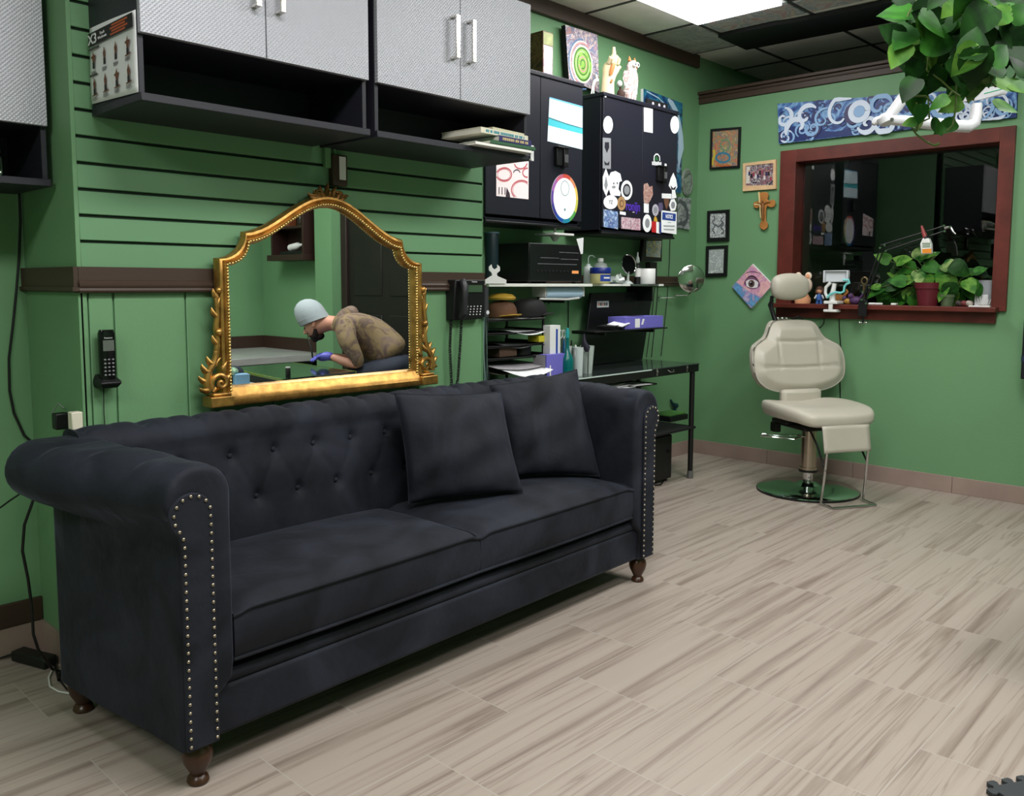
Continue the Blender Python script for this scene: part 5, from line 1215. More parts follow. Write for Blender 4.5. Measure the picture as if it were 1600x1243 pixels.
# teal spray bottle
X_ = -2.965; yy = dy(886,X_); z0 = DZ; zt = dz(886,512,X_)-DZ; r_ = (dy(895,X_)-dy(877,X_))/2*.72
TEAL = M('teal_bottle', (10,112,112), .2, trans=.25)
bottle('spray_bottle', 'teal green long-necked bottle on the desk', X_, yy, DZ, [(0,0),(r_*.95,0),(r_,.006),(r_,zt*.32),(r_*.85,zt*.42),(r_*.4,zt*.52),(r_*.28,zt*.66),(r_*.26,zt*.82),(0,zt*.82)], TEAL, extra=(('nozzle',[(r_*.3,zt*.8),(r_*.34,zt*.9),(r_*.2,zt*1.0),(0,zt*1.0)],M('nozzle_teal', (40,150,150), .4)),))
def cup(lab, px, X, top, r, mat, items):
    yy = dy(px, X); h = dz(px, top, X)-DZ
    t = thing('pen_cup', lab, 'cup', (X,yy,DZ)); B().lathe([(0,0),(r*.85,0),(r,h),(r-.002,h),(r*.85-.002,.003),(0,.003)], (X,yy,DZ), 24).o('cup', mat, t)
    for k,(name, lb, dx, dyy, hh, rr_, m_) in enumerate(items):
        b = B(); b.tube([(X+dx*.5,yy+dyy*.5,DZ+.004),(X+dx,yy+dyy,DZ+hh*.75),(X+dx*1.05,yy+dyy*1.05,DZ+hh)], [rr_,rr_,rr_*.5], 10); tag(b.o(name, m_), lb, name.split('_')[-1])
    return yy, h
cup('clear plastic cup of tools behind the teal bottle', 884, -3.08, 540, .034, TR, (('marker_pen','blue capped marker in the cup behind the teal bottle',.01,-.03,.20,.007,M('pen_blue', (30,100,150), .4)),('marker_pen','black marker in the cup behind the teal bottle',.015,.028,.19,.007,BLK),('brush_handle','tall grey handle rising from the cup behind the teal bottle',-.01,.01,.245,.005,M('handle_grey', (170,176,176), .35))))
yy, h = cup('white tapered cup of tools right of the teal bottle', 903, -2.99, 542, .030, M('cup_white', (214,224,224), .35, trans=.2), (('glue_tube','white tube with a blue tip in the cup right of the teal bottle',.0,-.022,.17,.009,WHT),('brush_handle','dark brush handle in the cup right of the teal bottle',.01,.02,.19,.006,BLK)))
t = thing('scissors', 'grey looped scissors handles sticking up behind the teal bottle', 'scissors', (-3.08,dy(876,-3.08),DZ)); yy = dy(878,-3.08); zq = dz(878,522,-3.08); b = B()
for s_ in (-1,1): b.tube([(-3.08,yy+s_*.013+.012*math.cos(a),zq+.022*math.sin(a)) for a in [2*PI*i/16 for i in range(16)]], .0035, 6, closed=True)
b.o('handles', M('handle_grey', (170,176,176), .35), t); b = B(); b.tube([(-3.08,yy,zq-.02),(-3.08,yy+.002,DZ+.004)], [.006,.003], 6); b.o('blades', STL, t)
yy = dy(914,-2.99); zq = dz(912,545,-2.99); t = thing('tattoo_machine', 'dark hand tool leaning over the rim of the clear cup on the desk', 'tool', (-2.99,yy,DZ))
b = B(); b.tube([(-2.99,yy-.012,zq+.085),(-2.99,yy-.01,zq+.045),(-2.985,yy-.004,zq+.02),(-2.98,yy+.004,zq),(-2.985,yy+.03,zq+.01)], [.005,.010,.017,.019,.006], 12); b.o('grip', M('tool_dark', (44,40,56), .4), t)
b = B(); b.tube([(-2.99,yy+.03,zq+.02),(-2.99,yy+.025,DZ+.002)], .004, 8); b.o('shaft', STL, t)
t = thing('clear_tumbler', 'clear ribbed plastic tumbler on the desk left of the black panel', 'cup', (-3.03,dy(917,-3.03),DZ)); B().lathe([(0,0),(.030,0),(.042,dz(915,540,-3.03)-DZ),(.040,dz(915,540,-3.03)-DZ),(.028,.003),(0,.003)], (-3.03,dy(917,-3.03),DZ), 14).o('tumbler', M('clear_film', (226,236,232), .15, trans=.5), t)
# clear sheet on the desk
# things below the desk
y0, y1 = at(1000,740,X=-2.97).y, at(1050,700,X=-2.97).y
t = thing('subwoofer', 'black box speaker on the floor under the desk', 'speaker', (-3.1,(y0+y1)/2,0)); B().box((-3.30,y0,.02), (-2.97,y1,.30)).o('cabinet', M('subwoofer_black', (12,12,13), .5), t, bev=.006)
for x in (-3.27,-3.0):
    for y in (y0+.03,y1-.03): B().cyl((x,y,0),(x,y,.02),.014).o('foot', BLK, t)
b = B(); b.lathe([(.0,0),(.012,0),(.012,.003),(0,.003)], (-2.97,y1-.05,.20), 16, axis=(1,0,0)); b.o('port', BLKG, t)
b = B(); b.tube([at(x,y,Z=.006) for x,y in ((1012,752),(1022,758),(1032,757),(1038,750),(1034,744))], .005, 6); tag(b.o('speaker_cable', BLK), 'black cable loop on the floor by the box speaker', 'cable')
ya, yb_ = at(1038,660,X=-3.2).y, at(1059,660,X=-3.2).y
t = thing('green_sponge_box', 'small black tray with a bright green pad on the desk lower shelf', 'tray', (-3.15,(ya+yb_)/2,.34)); B().box((-3.25,ya-.08,.34),(-3.1,yb_-.03,.375)).o('tray', BLK, t, bev=.003); B().box((-3.24,ya-.07,.375),(-3.11,yb_-.05,.39)).o('green_pad', M('bright_green', (70,120,54), .8), t, bev=.004)
c = at(1056,634,X=XD+.03); t = thing('wall_plug', 'dark teal wall ornament with trailing wire above the desk lower shelf', 'ornament', (XD,c.y,c.z-.04)); b = B(); b.tube([(XD+.02,c.y-.05,c.z+.035),(XD+.025,c.y-.02,c.z+.01),(XD+.025,c.y+.01,c.z+.0),(XD+.02,c.y+.045,c.z+.005)], [.004,.016,.02,.006], 8); b.tube([(XD+.025,c.y,c.z),(XD+.02,c.y-.01,c.z-.06),(XD+.02,c.y-.03,c.z-.09)], [.014,.010,.004], 8); b.tube([(XD+.02,c.y-.04,c.z+.03),(XD+.02,c.y-.055,c.z+.05)], [.01,.006], 8); b.o('ornament', M('dark_teal_metal', (16,56,60), .35, .3), t)
B().tube([(XD+.015,c.y+.03,c.z),(XD+.015,c.y+.05,c.z-.06),(XD+.02,c.y+.02,c.z-.14),(XD+.02,c.y+.01,c.z-.2)], .0018, 6).o('wire', M('grey_wire', (120,124,120), .5), t)
# wires on the wall to the right of the shelf
for k, pts in enumerate((((1023,448),(1021,470),(1018,500),(1014,530),(1010,558)),((1028,448),(1026,480),(1022,520),(1018,558)),((1047,374),(1046,410),(1043,460),(1038,510),(1033,556)))):
    b = B(); b.tube([at(x,y,X=XD+.006) for x,y in pts], .0028, 6); tag(b.o('wall_wire', BLK), ('dark wire down the green wall just right of the black panel','dark wire down the wall, second to the right of the black panel','thin dark wire from the sticker-covered cabinet down to the desk')[k], 'wire')
for k, (x, y0_, y1_) in enumerate(((888,462,520),(858,462,475))):
    b = B(); b.tube([at(x,y0_,X=XD+.006), at(x,y1_,X=XD+.006)], .003, 6); tag(b.o('wall_wire', BLK), ('thin dark wire on the wall below the pale blue roll','short dark wire on the wall above the black cap')[k], 'wire')
# ================================================================ pictures on the back wall
BY = YB-.0005
def bpts(pts, Y): return [(at(x,y,Y=Y).x, at(x,y,Y=Y).z) for x,y in pts]
z11 = lambda x, y: (1100+x/4.146, 190+y/4.143)
def framed(name, lab, outer, inner, fm, pm, th=.018, cat='picture', mount=None):
    P = bpts([z11(*q) for q in outer], BY-th); f = FY(BY-th)
    t = thing(name, lab, cat, (P[0][0], BY, min(p[1] for p in P)))
    Q = bpts([z11(*q) for q in inner], BY-th)
    b = B(); n = f[1].cross(f[2])
    o_ = [V((p[0], BY-th, p[1])) for p in P]; i_ = [V((p[0], BY-th, p[1])) for p in Q]; k = V((0, th, 0)); r = V((0,.006,0))
    b._a(o_+i_+[p+r for p in i_]+[p+k for p in o_], [(i,(i+1)%4,4+(i+1)%4,4+i) for i in range(4)]+[(4+i,4+(i+1)%4,8+(i+1)%4,8+i) for i in range(4)]+[((i+1)%4,i,12+i,12+(i+1)%4) for i in range(4)]+[(15,14,13,12)])
    b.o('frame', fm, t, smooth=False)
    B().prism(Q, FY(BY-th+.006), .001, off=-.001).o('picture', pm, t, smooth=False)
    return t, Q, FY(BY-th+.006)
t, Q, f = framed('framed_painting', 'colourful abstract painting in a thin black frame left of the window', [(35,308),(226,296),(235,33),(42,48)], [(48,296),(215,284),(222,48),(54,62)], BLK,
    paint('abstract_riot', [(70,110,140),(196,150,90),(180,90,80),(150,150,100),(110,90,120),(210,180,110),(90,130,100)], 11, 3.2))
def bq(x, y): p = at(*z11(x,y), Y=BY-.02); return (p.x, p.z)
b = B()
ribbon(b, f, [bq(120+44*math.cos(a), 232+30*math.sin(a)) for a in [2*PI*i/24 for i in range(25)]], .007, .0012, 0)
ribbon(b, f, [bq(135+30*math.cos(a), 150+36*math.sin(a)) for a in [2*PI*i/24 for i in range(25)]], .006, .0012, 1)
ribbon(b, f, [bq(58+6*math.sin(i*.5), 180+9*i) for i in range(12)], .008, .0014, 2); ribbon(b, f, [bq(75+9*i, 284-4*math.sin(i)) for i in range(12)], .006, .0014, 3)
b.o('painted_shapes', [M('teal_paint', (50,120,150), .5), M('greygreen_paint', (110,140,110), .5), M('yellow_paint', (200,180,60), .5), M('rust_paint', (190,100,50), .5)], t)
t, Q, f = framed('framed_photo', 'group photograph of people in a pale tan wooden frame left of the window', [(250,450),(466,434),(465,244),(252,270)], [(268,414),(446,410),(448,268),(268,286)], M('tan_wood', (214,178,136), .5, var=.1, vscale=20),
    paint('group_photo', [(20,16,26),(60,40,70),(200,190,190),(40,30,50),(160,110,120),(30,24,40),(120,120,120)], 26, 1.5))
b = B(); rn = random.Random(3)
for i in range(11):
    x = 290+14*i; y = 330+rn.uniform(-18,26); b.prism([bq(x-6,y+26),bq(x+7,y+26),bq(x+6,y),bq(x-5,y)], f, .0005, off=.001, m=i%4); b.prism([bq(x-4,y),bq(x+4,y),bq(x+4,y-10),bq(x-3,y-10)], f, .0005, off=.001, m=4)
b.prism([bq(268,400),bq(292,400),bq(296,290),bq(272,292)], f, .0004, off=.001, m=5)
b.o('printed_figures', [M('photo_navy', (36,34,80), .6), M('photo_black', (22,18,24), .6), M('photo_red', (150,60,80), .6), M('photo_white', (210,204,206), .6), M('photo_skin', (180,130,110), .6), M('photo_pale', (206,200,190), .6)], t)
for nm, lab, o_, i_, ns in (('framed_drawing','black-framed grey drawing left of the window, upper of the two small ones',[(18,778),(157,772),(160,568),(20,578)],[(36,752),(138,748),(140,590),(38,594)],30),('framed_drawing','black-framed grey drawing left of the window, lower of the two small ones',[(8,1006),(143,1000),(150,799),(12,805)],[(25,982),(125,978),(130,820),(30,826)],31)):
    t, Q, f = framed(nm, lab, o_, i_, BLK, paint('grey_drawing_%d' % ns, [(190,196,196),(120,126,128),(210,214,214),(90,96,98),(200,206,206)] if ns == 30 else [(196,204,202),(150,158,158),(214,220,218)], 18, 2.5), cat='drawing')
    if ns == 30: b = B(); ribbon(b, f, [bq(60+8*math.sin(i*1.1), 610+9*i) for i in range(14)], .004, .0012, 0); ribbon(b, f, [bq(115+10*math.cos(i*1.2), 612+9*i) for i in range(14)], .004, .0012, 0); ribbon(b, f, [bq(70,665),bq(90,680),bq(118,655)], .005, .0012, 0); b.o('drawn_lines', M('graphite', (74,80,84), .6), t)
# crucifix
CW = M('olive_wood', (168,112,56), .45, var=.25, vscale=14)
t = thing('crucifix', 'carved light wooden crucifix on the green wall under the group photograph', 'crucifix', (bq(385,580)[0], BY, bq(385,700)[1]))
def tref(cx, cy, r, dx, dy): 
    return [(cx+r*(.9*dx)*1.0, cy+r*.9*dy)]
P = [bq(*q) for q in ((365,500),(358,480),(362,460),(380,455),(400,455),(415,462),(418,480),(408,500),(420,515),(440,502),(458,510),(463,530),(455,548),(435,556),(410,545),(402,560),(400,640),(414,660),(410,685),(388,702),(366,690),(358,668),(372,642),(372,560),(360,545),(345,562),(325,556),(318,538),(325,520),(345,516))]
f = FY(BY-.012); B().prism(P, f, .010, off=-.0).o('cross', CW, t, bev=.002)
P2 = [bq(*q) for q in ((352,455),(362,455),(372,620),(366,625),(360,540),(328,540),(326,532),(358,528))]
B().prism(P2, FY(BY-.0225), .003).o('pale_cross', M('pale_olive_wood', (222,196,140), .45), t, bev=.001)
def bq3(x, y, d): p = bq(x,y); return V((p[0], BY-d, p[1]))
b = B(); b.tube([bq3(386,530,.03),bq3(388,560,.032),bq3(384,590,.03),bq3(390,615,.034),bq3(386,640,.028)], [.008,.010,.008,.006,.003], 8); b.ball(bq3(384,516,.034), (.007,.007,.009), 8, 6)
b.tube([bq3(386,534,.03),bq3(405,525,.028),bq3(430,520,.026)], [.005,.004,.003], 6); b.tube([bq3(386,534,.03),bq3(366,528,.028),bq3(345,528,.026)], [.005,.004,.003], 6); b.o('carved_figure', M('dark_olive_wood', (130,84,42), .45), t)
# eye painting on a diamond canvas
t = thing('eye_painting', 'diamond-hung painting of an eye in pink and blue beside the barber chair headrest', 'painting', (bq(312,1210)[0], BY, bq(305,1210)[1]))
P = [bq(*q) for q in ((305,1208),(445,1055),(314,920),(182,1068))]; f = FY(BY-.02)
B().prism(P, f, .018, off=-.018).o('canvas', M('canvas_white', (226,228,230), .6), t, bev=.001)
Pc = [(sum(p[0] for p in P)/4, sum(p[1] for p in P)/4)][0]
def inset(k): return [(Pc[0]+(p[0]-Pc[0])*k, Pc[1]+(p[1]-Pc[1])*k) for p in P]
b = B(); b.prism(inset(.99), f, .0004, off=.0003, m=0)
pinks = 1
sky = [P[0], ((P[0][0]+P[1][0])/2, (P[0][1]+P[1][1])/2), (Pc[0], Pc[1]-.05), ((P[3][0]*.8+P[2][0]*.2), (P[3][1]*.8+P[2][1]*.2)), P[3]]
b.prism(sky, f, .0003, off=.0008, m=1)
b.o('painted_skin', [paint('eye_pink', [(214,150,170),(230,180,180),(200,140,180),(236,200,190),(190,130,160)], 7, 1.5), paint('eye_blue', [(110,170,210),(90,140,190),(190,150,190),(140,200,220)], 10, 2.5)], t)
cx, cz = bq(312,1048)
b = B(); w = .125
up = lambda u, k: (cx+w*(u-.5)*1.0, cz+k*(4*u*(1-u))**.8*(1 if k > 0 else 1)-.012*u)
b.prism([up(i/20,.050) for i in range(21)]+[up(1-i/20,-.032) for i in range(1,20)], f, .0004, off=.0014, m=2)
b.prism([up(.12+.76*i/20,.036) for i in range(21)]+[up(.88-.76*i/20,-.024) for i in range(1,20)], f, .0004, off=.0020, m=0)
b.prism(ell(cx-.004, cz, .024, .026, 24), f, .0004, off=.0026, m=1); b.prism(ell(cx-.004, cz, .011, .013, 20), f, .0004, off=.0032, m=3); b.prism(ell(cx-.010, cz+.01, .005, .004, 12), f, .0004, off=.0038, m=0)
ribbon(b, f, [up(i/20,.058) for i in range(21)], [.0006+.004*math.sin(PI*i/20) for i in range(21)], .0026, 3)
ribbon(b, f, [(cx-.07+.14*i/14, cz+.065+.018*math.sin(PI*i/14)) for i in range(15)], [.0006+.003*math.sin(PI*i/14) for i in range(15)], .0018, 2)
b.o('painted_eye', [M('eye_white', (226,222,226), .4), M('iris_brown', (92,72,66), .4), M('eye_shadow', (120,74,110), .5), M('lash_black', (34,24,34), .4)], t)
# long wave painting
WY = BY-.022
P = bpts(((1217,224.6),(1588,183),(1590,134),(1215,162)), WY); f = FY(WY)
t = thing('wave_painting', 'long blue and white painting of curling waves above the window', 'painting', (P[0][0], BY, min(p[1] for p in P)))
B().prism(P, f, -.02).o('canvas', M('canvas_navy_edge', (26,46,90), .6), t, bev=.001)
A_, B_, C_, D_ = P
def W2(u, v): return tuple((A_[i]*(1-u)+B_[i]*u)*(1-v)+(D_[i]*(1-u)+C_[i]*u)*v for i in (0,1))
Lw = B_[0]-A_[0]; Hw = D_[1]-A_[1]
b = B(); b.prism(P, f, .0005, off=.0002, m=0)
def band(f1, f2, m_, off): b.prism([W2(i/40, f1(i/40)) for i in range(41)]+[W2(1-i/40, f2(1-i/40)) for i in range(41)], f, .0003, off=off, m=m_)
band(lambda u: .01, lambda u: .28+.12*math.sin(u*17), 1, .0008)
def cl(p): # keep strokes on the canvas
    u = (p[0]-A_[0])/Lw; lo = A_[1]*(1-u)+B_[1]*u+.004; hi = D_[1]*(1-u)+C_[1]*u-.004
    return (min(max(p[0], A_[0]+.004), B_[0]-.004), min(max(p[1], lo), hi))
def S(u, v, r, turns, a0, dr, w, m_, off, end=.12):
    c_ = W2(u, v); pts = [cl(p) for p in spiral(c_[0], c_[1], r*Hw, turns, a0, dr, 34, end)]
    ribbon(b, f, pts, [.74*w*Hw*(1-.6*i/33)*(.3+.7*min(1,i/5)) for i in range(34)], off, m_)
rn = random.Random(12)
for k in range(90):
    S(rn.uniform(.02,.98), rn.uniform(.08,.92), rn.uniform(.08,.2), rn.uniform(.8,1.6), rn.uniform(0,6.28), rn.choice((-1,1)), rn.uniform(.02,.05), rn.choice((2,3,3,4,1)), .0012+.00006*k)
for kk, (u,v,r,tn,a0,dr,w,m_) in enumerate(((.03,.62,.26,1.1,1.5,-1,.08,2),(.10,.35,.34,.7,3.6,-1,.11,2),(.14,.62,.3,.8,.6,1,.09,2),(.17,.3,.2,1.3,2.5,1,.06,3),(.22,.5,.28,.9,1,1,.05,3),(.31,.55,.55,.62,1.2,1,.075,2),(.35,.4,.3,1.1,2.4,-1,.06,3),(.42,.28,.24,1.2,3.4,1,.09,2),(.50,.22,.25,1.1,3.0,1,.1,2),(.47,.72,.3,1.0,0,1,.085,3),(.57,.6,.33,1.1,2.2,-1,.08,3),(.62,.8,.2,1.2,1,1,.06,2),(.68,.35,.28,1.2,4,1,.08,2),(.75,.6,.36,.9,3,1,.08,3),(.8,.25,.26,1.2,2,-1,.06,2),(.86,.55,.38,.9,5,1,.06,3),(.91,.5,.46,.8,4.4,1,.05,2),(.95,.35,.2,1.3,1,-1,.04,3))):
    S(u, v, r, tn, a0, dr, w, m_, .0070+.0002*kk)
c_ = W2(.385,.62)
b.prism([cl(p) for p in ell(c_[0]-.14*Hw, c_[1]-.03*Hw, .22*Hw, .25*Hw, 30)], f, .0003, off=.0108, m=4)
ribbon(b, f, [cl((c_[0]+.2*Hw*math.cos(a), c_[1]+.2*Hw*math.sin(a))) for a in [2*PI*i/36 for i in range(37)]], .065*Hw, .0114, 2)
b.prism(ell(c_[0], c_[1], .13*Hw, .13*Hw, 24), f, .0003, off=.0112, m=3)
b.o('painted_waves', [paint('wave_blues', [(20,46,110),(44,92,160),(120,164,206),(30,70,140),(24,50,120)], 6, 2), M('wave_navy', (18,40,100), .45), M('wave_white', (206,216,234), .45), M('wave_lightblue', (134,170,212), .45), M('wave_plum', (52,48,92), .45)], t, smooth=False)
# black case at the right edge
p0, p1 = at(1594,592,Y=5.4), at(1594,495,Y=5.4)
t = thing('wall_case', 'tall black case on the back wall at the right edge, chrome knob on top', 'case', (p0.x+.1, YB, p0.z)); B().box((p0.x, 5.40, p0.z), (p0.x+.22, YB, p1.z)).o('case', M('case_black', (14,18,24), .45), t, bev=.006); B().lathe([(0,0),(.012,0),(.008,.012),(.02,.02),(.02,.026),(0,.03)], (p0.x+.02,5.42,p1.z), 16).o('knob', STL, t); B().box((p0.x-.001,5.399,p0.z+.1),(p0.x+.222,5.4,p0.z+.13)).o('band', M('case_navy', (30,44,70), .4), t)
# ================================================================ things on the window sill
z12 = lambda x, y: (1200+x/4.0, 330+y/4.0)
def W(x, y, Y): return at(*z12(x,y), Y=Y)
SZT = SZ
def on(x, Y): p = W(x, 575, Y); return V((p.x, Y, SZT))
# plush toy behind the headrest
t = thing('plush_toy', 'peach and cream soft toy on the sill behind the barber chair headrest', 'toy', on(215,5.50)); o_ = on(215,5.50); PE = M('peach_plush', (222,160,118), .8); CR = M('cream_plush', (232,210,190), .8)
b = B(); b.tube([o_,o_+V((0,0,.03)),o_+V((0,0,.07))], [.05,.055,.03], 16, flat=.8); b.o('body', PE, t); B().ball(o_+V((0,0,.12)), (.062,.05,.06), 16, 10).o('head', CR, t)
for s_ in (-1,1): e = B().ball(o_+V((s_*.035-.0,0,.182)), (.024,.014,.026), 12, 8).o('ear', CR, t); B().ball(o_+V((s_*.035,-.012,.18)), (.015,.006,.016), 10, 6).o('inner_ear', PE, e)
# little figurine
t = thing('figurine', 'small brown-haired figurine in a blue outfit on the window sill', 'figurine', on(320,5.47)); o_ = on(320,5.47)
b = B(); 
for s_ in (-1,1): b.tube([o_+V((s_*.013,0,.0)),o_+V((s_*.01,0,.03))], [.011,.009], 8)
b.tube([o_+V((0,0,.025)),o_+V((0,0,.05)),o_+V((0,0,.066))], [.02,.019,.012], 12, flat=.7); b.o('outfit', M('figurine_blue', (40,84,150), .5), t)
B().ball(o_+V((0,0,.085)), (.02,.018,.02), 12, 8).o('head', M('figurine_skin', (196,142,110), .5), t); b = B(); b.ball(o_+V((0,.005,.095)), (.026,.022,.022), 10, 7); b.ball(o_+V((-.02,.0,.08)), (.009,.01,.02), 8, 6); b.ball(o_+V((.02,.0,.08)), (.009,.01,.02), 8, 6); b.o('hair', M('figurine_hair', (72,44,26), .6), t)
b = B()
for s_ in (-1,1): b.tube([o_+V((s_*.018,0,.058)),o_+V((s_*.03,-.005,.035))], [.006,.005], 6)
b.o('arms', M('figurine_white', (214,220,226), .5), t)
# phone holder
Yh = 5.44; a0 = W(402,575,Yh)
t = thing('phone_holder', 'white clamp-on phone holder with a teal looped neck on the window sill', 'phone holder', (a0.x, Yh, SZT))
b = B(); b.box((a0.x-.042,5.40,SZT+.002),(a0.x+.048,5.50,SZT+.022)); b.box((a0.x-.042,5.40,SZT-.05),(a0.x+.046,5.47,SZT-.033)); b.box((a0.x-.01,5.402,SZT-.034),(a0.x+.016,5.415,SZT+.004)); b.o('clamp', WHT, t, bev=.004)
ztp = W(420,450,Yh).z; b = B(); b.tube([(a0.x,Yh,SZT+.02),(a0.x,Yh,SZT+.07),(a0.x+.01,Yh,ztp)], [.02,.017,.013], 12); b.o('stem', WHT, t)
q0, q1 = W(342,445,Yh-.03), W(500,368,Yh-.03)
b = B(); b.box((q0.x,Yh-.03,q0.z),(q0.x+.010,Yh,q1.z)); b.box((q1.x-.010,Yh-.03,q0.z),(q1.x,Yh,q1.z)); b.box((q0.x+.01,Yh-.012,q0.z+.004),(q1.x-.01,Yh,q1.z-.004)); b.box((q0.x+.01,Yh-.03,q1.z-.006),(q1.x-.01,Yh-.012,q1.z)); b.o('cradle', M('holder_white', (206,210,216), .4), t, bev=.003)
b = B(); b.tube([W(x,y,Yh-.03) for x,y in ((370,540),(385,520),(420,505),(455,510),(475,500),(478,470),(490,455),(510,448),(505,430),(470,428))], .0075, 10); b.o('neck', M('neck_teal', (120,206,206), .4), t); b = B(); b.tube([W(x,y,Yh-.02) for x,y in ((372,540),(358,510),(362,475),(390,445))], .010, 10); b.o('neck_base', WHT, t)
B().tube([W(500+10*math.cos(a),400+22*math.sin(a),Yh-.005) for a in [-1.4+2.8*i/10 for i in range(11)]], .003, 6).o('loop', STL, t)
# small clutter
def critter(lab, x, Y, s, m, m2, name='figurine'):
    o_ = on(x,Y); t = thing(name, lab, 'figurine', o_); b = B(); b.ball(o_+V((0,0,.02*s)), (.03*s,.018*s,.02*s), 12, 8); b.o('body', m, t); B().ball(o_+V((-.022*s,-.006,.042*s)), (.014*s,.013*s,.014*s), 10, 7).o('head', m2, t)
    b = B(); b.tube([o_+V((.02*s,0,.03*s)),o_+V((.036*s,0,.05*s)),o_+V((.03*s,0,.06*s))], [.006*s,.005*s,.003*s], 6); b.o('tail', m, t)
PUP = M('figurine_purple', (86,56,100), .5); YEL = M('figurine_gold', (170,128,56), .4)
critter('small orange-tan figurine behind the phone holder', 440, 5.53, 1.6, M('figurine_tan', (190,130,70), .5), CR)
critter('small gold and purple figurine right of the phone holder', 500, 5.50, 1.0, YEL, PUP); critter('low purple figurine near the microphone arm clamp', 545, 5.49, 1.3, PUP, PUP)
t = thing('bottle_opener', 'dull brass keyhole-shaped opener standing near the microphone arm clamp', 'opener', on(597,5.52)); o_ = on(597,5.52); zt = W(600,415,5.52).z
b = B(); b.tube([(o_.x+.018*math.cos(a),5.52,zt-.02+.022*math.sin(a)) for a in [2*PI*i/20 for i in range(20)]], .006, 8, closed=True); b.tube([(o_.x,5.52,zt-.04),(o_.x-.002,5.52,SZT)], [.008,.012], 8, flat=.6); b.o('opener', M('dull_brass', (110,96,66), .4, .7), t)
for x, lab in ((652,'small white packet on the sill right of the microphone arm'),(690,'second small white packet on the sill, under the left pothos leaves'),(790,'pale packet on the sill in front of the pothos')):
    o_ = on(x,5.45); b = B(); b.obox(o_+V((0,0,.008)), (.045,.03,.012), (0,0,x*.01)); tag(b.o('packet', WHT, bev=.003), lab, 'packet')
# microphone boom arm
Ym = 5.43; bx_ = W(597,575,Ym).x
t = thing('boom_arm', 'black jointed spring boom arm clamped to the window sill', 'boom arm', (bx_, Ym, SZT))
b = B(); b.box((bx_-.025,Ym-.02,SZT-.07),(bx_+.028,Ym-.008,SZT+.03)); b.box((bx_-.02,Ym-.008,SZT+.001),(bx_+.02,Ym+.03,SZT+.014)); b.box((bx_-.02,Ym-.008,SZT-.066),(bx_+.02,Ym+.02,SZT-.05)); b.cyl((bx_,Ym+.004,SZT-.115),(bx_,Ym+.004,SZT-.05),.006); b.cyl((bx_,Ym,SZT+.014),(bx_,Ym,SZT+.045),.012); b.o('clamp', BLK, t, bev=.002)
b = B(); b.cyl((bx_-.018,Ym+.004,SZT-.112),(bx_+.018,Ym+.004,SZT-.112),.004); b.ball((bx_-.02,Ym+.004,SZT-.112),.008,8,6); b.ball((bx_+.02,Ym+.004,SZT-.112),.008,8,6); b.o('clamp_screw', CHR, t)
for k, dx in enumerate((0, 24)):
    b = B(); b.tube([W(590+dx,545,Ym), W(700+dx*.9,235,Ym)], .0045, 8); b.o('lower_rod', BLK, t)
for k, (ya, yb_) in enumerate(((212,92),(248,124))):
    b = B(); b.tube([W(705+25*k,ya,Ym-.02), W(1100,yb_,Ym-.02)], .0042, 8); b.o('upper_rod', BLK, t)
B().tube(coil([W(720,232,Ym-.02), W(830,196,Ym-.02)], .004, .004, 1), .0011, 4).o('spring', M('spring_dark', (60,60,62), .3, .8), t)
b = B()
for x,y in ((700,228),(728,212),(735,248),(1100,90),(1104,124),(590,505),(612,575),(585,552),(1137,98)): b.cyl(W(x,y,Ym-.032), W(x,y,Ym-.008), .0068, n=12)
b.o('pivot_bolts', CHR, t)
b = B(); b.tube([W(1104,106,Ym-.02), W(1140,98,Ym-.02), W(1158,130,Ym-.02), W(1172,142,Ym-.02)], [.009,.008,.006,.004], 8); b.o('tip_mount', STL, t)
# hanging glue bottle
Yg = Ym-.045
t = thing('glue_bottle', 'white bottle with a green and orange label and red nozzle hung on the boom arm', 'bottle', W(990,270,Yg)); P = [W(x,y,Yg) for x,y in ((962,268),(1026,266),(1024,205),(1010,168),(970,168),(954,205))]
B().prism([(p.x,p.z) for p in P], FY(Yg), .035, off=-.02).o('body', WHT, t, bev=.006)
def lp(pts): return [(W(x,y,Yg-.0155).x, W(x,y,Yg-.0155).z) for x,y in pts]
B().prism(lp(((965,262),(1022,260),(1020,232),(963,236))), FY(Yg-.0155), .0008).o('orange_label', M('label_orange', (226,140,40), .5), t)
b = B()
for k in range(3): b.prism(lp(((965,226-11*k),(1014,224-11*k),(1014,218-11*k),(965,220-11*k))), FY(Yg-.0155), .0008)
b.o('green_lettering', M('label_green', (90,120,80), .5), t)
b = B(); b.tube([W(985,165,Yg),W(975,140,Yg),W(960,90,Yg)], [.013,.012,.006], 10); b.o('nozzle', M('nozzle_red', (150,60,60), .4), t); b = B(); b.cyl(W(990,172,Yg), W(984,156,Yg), .016, .012); b.o('collar', BLK, t)
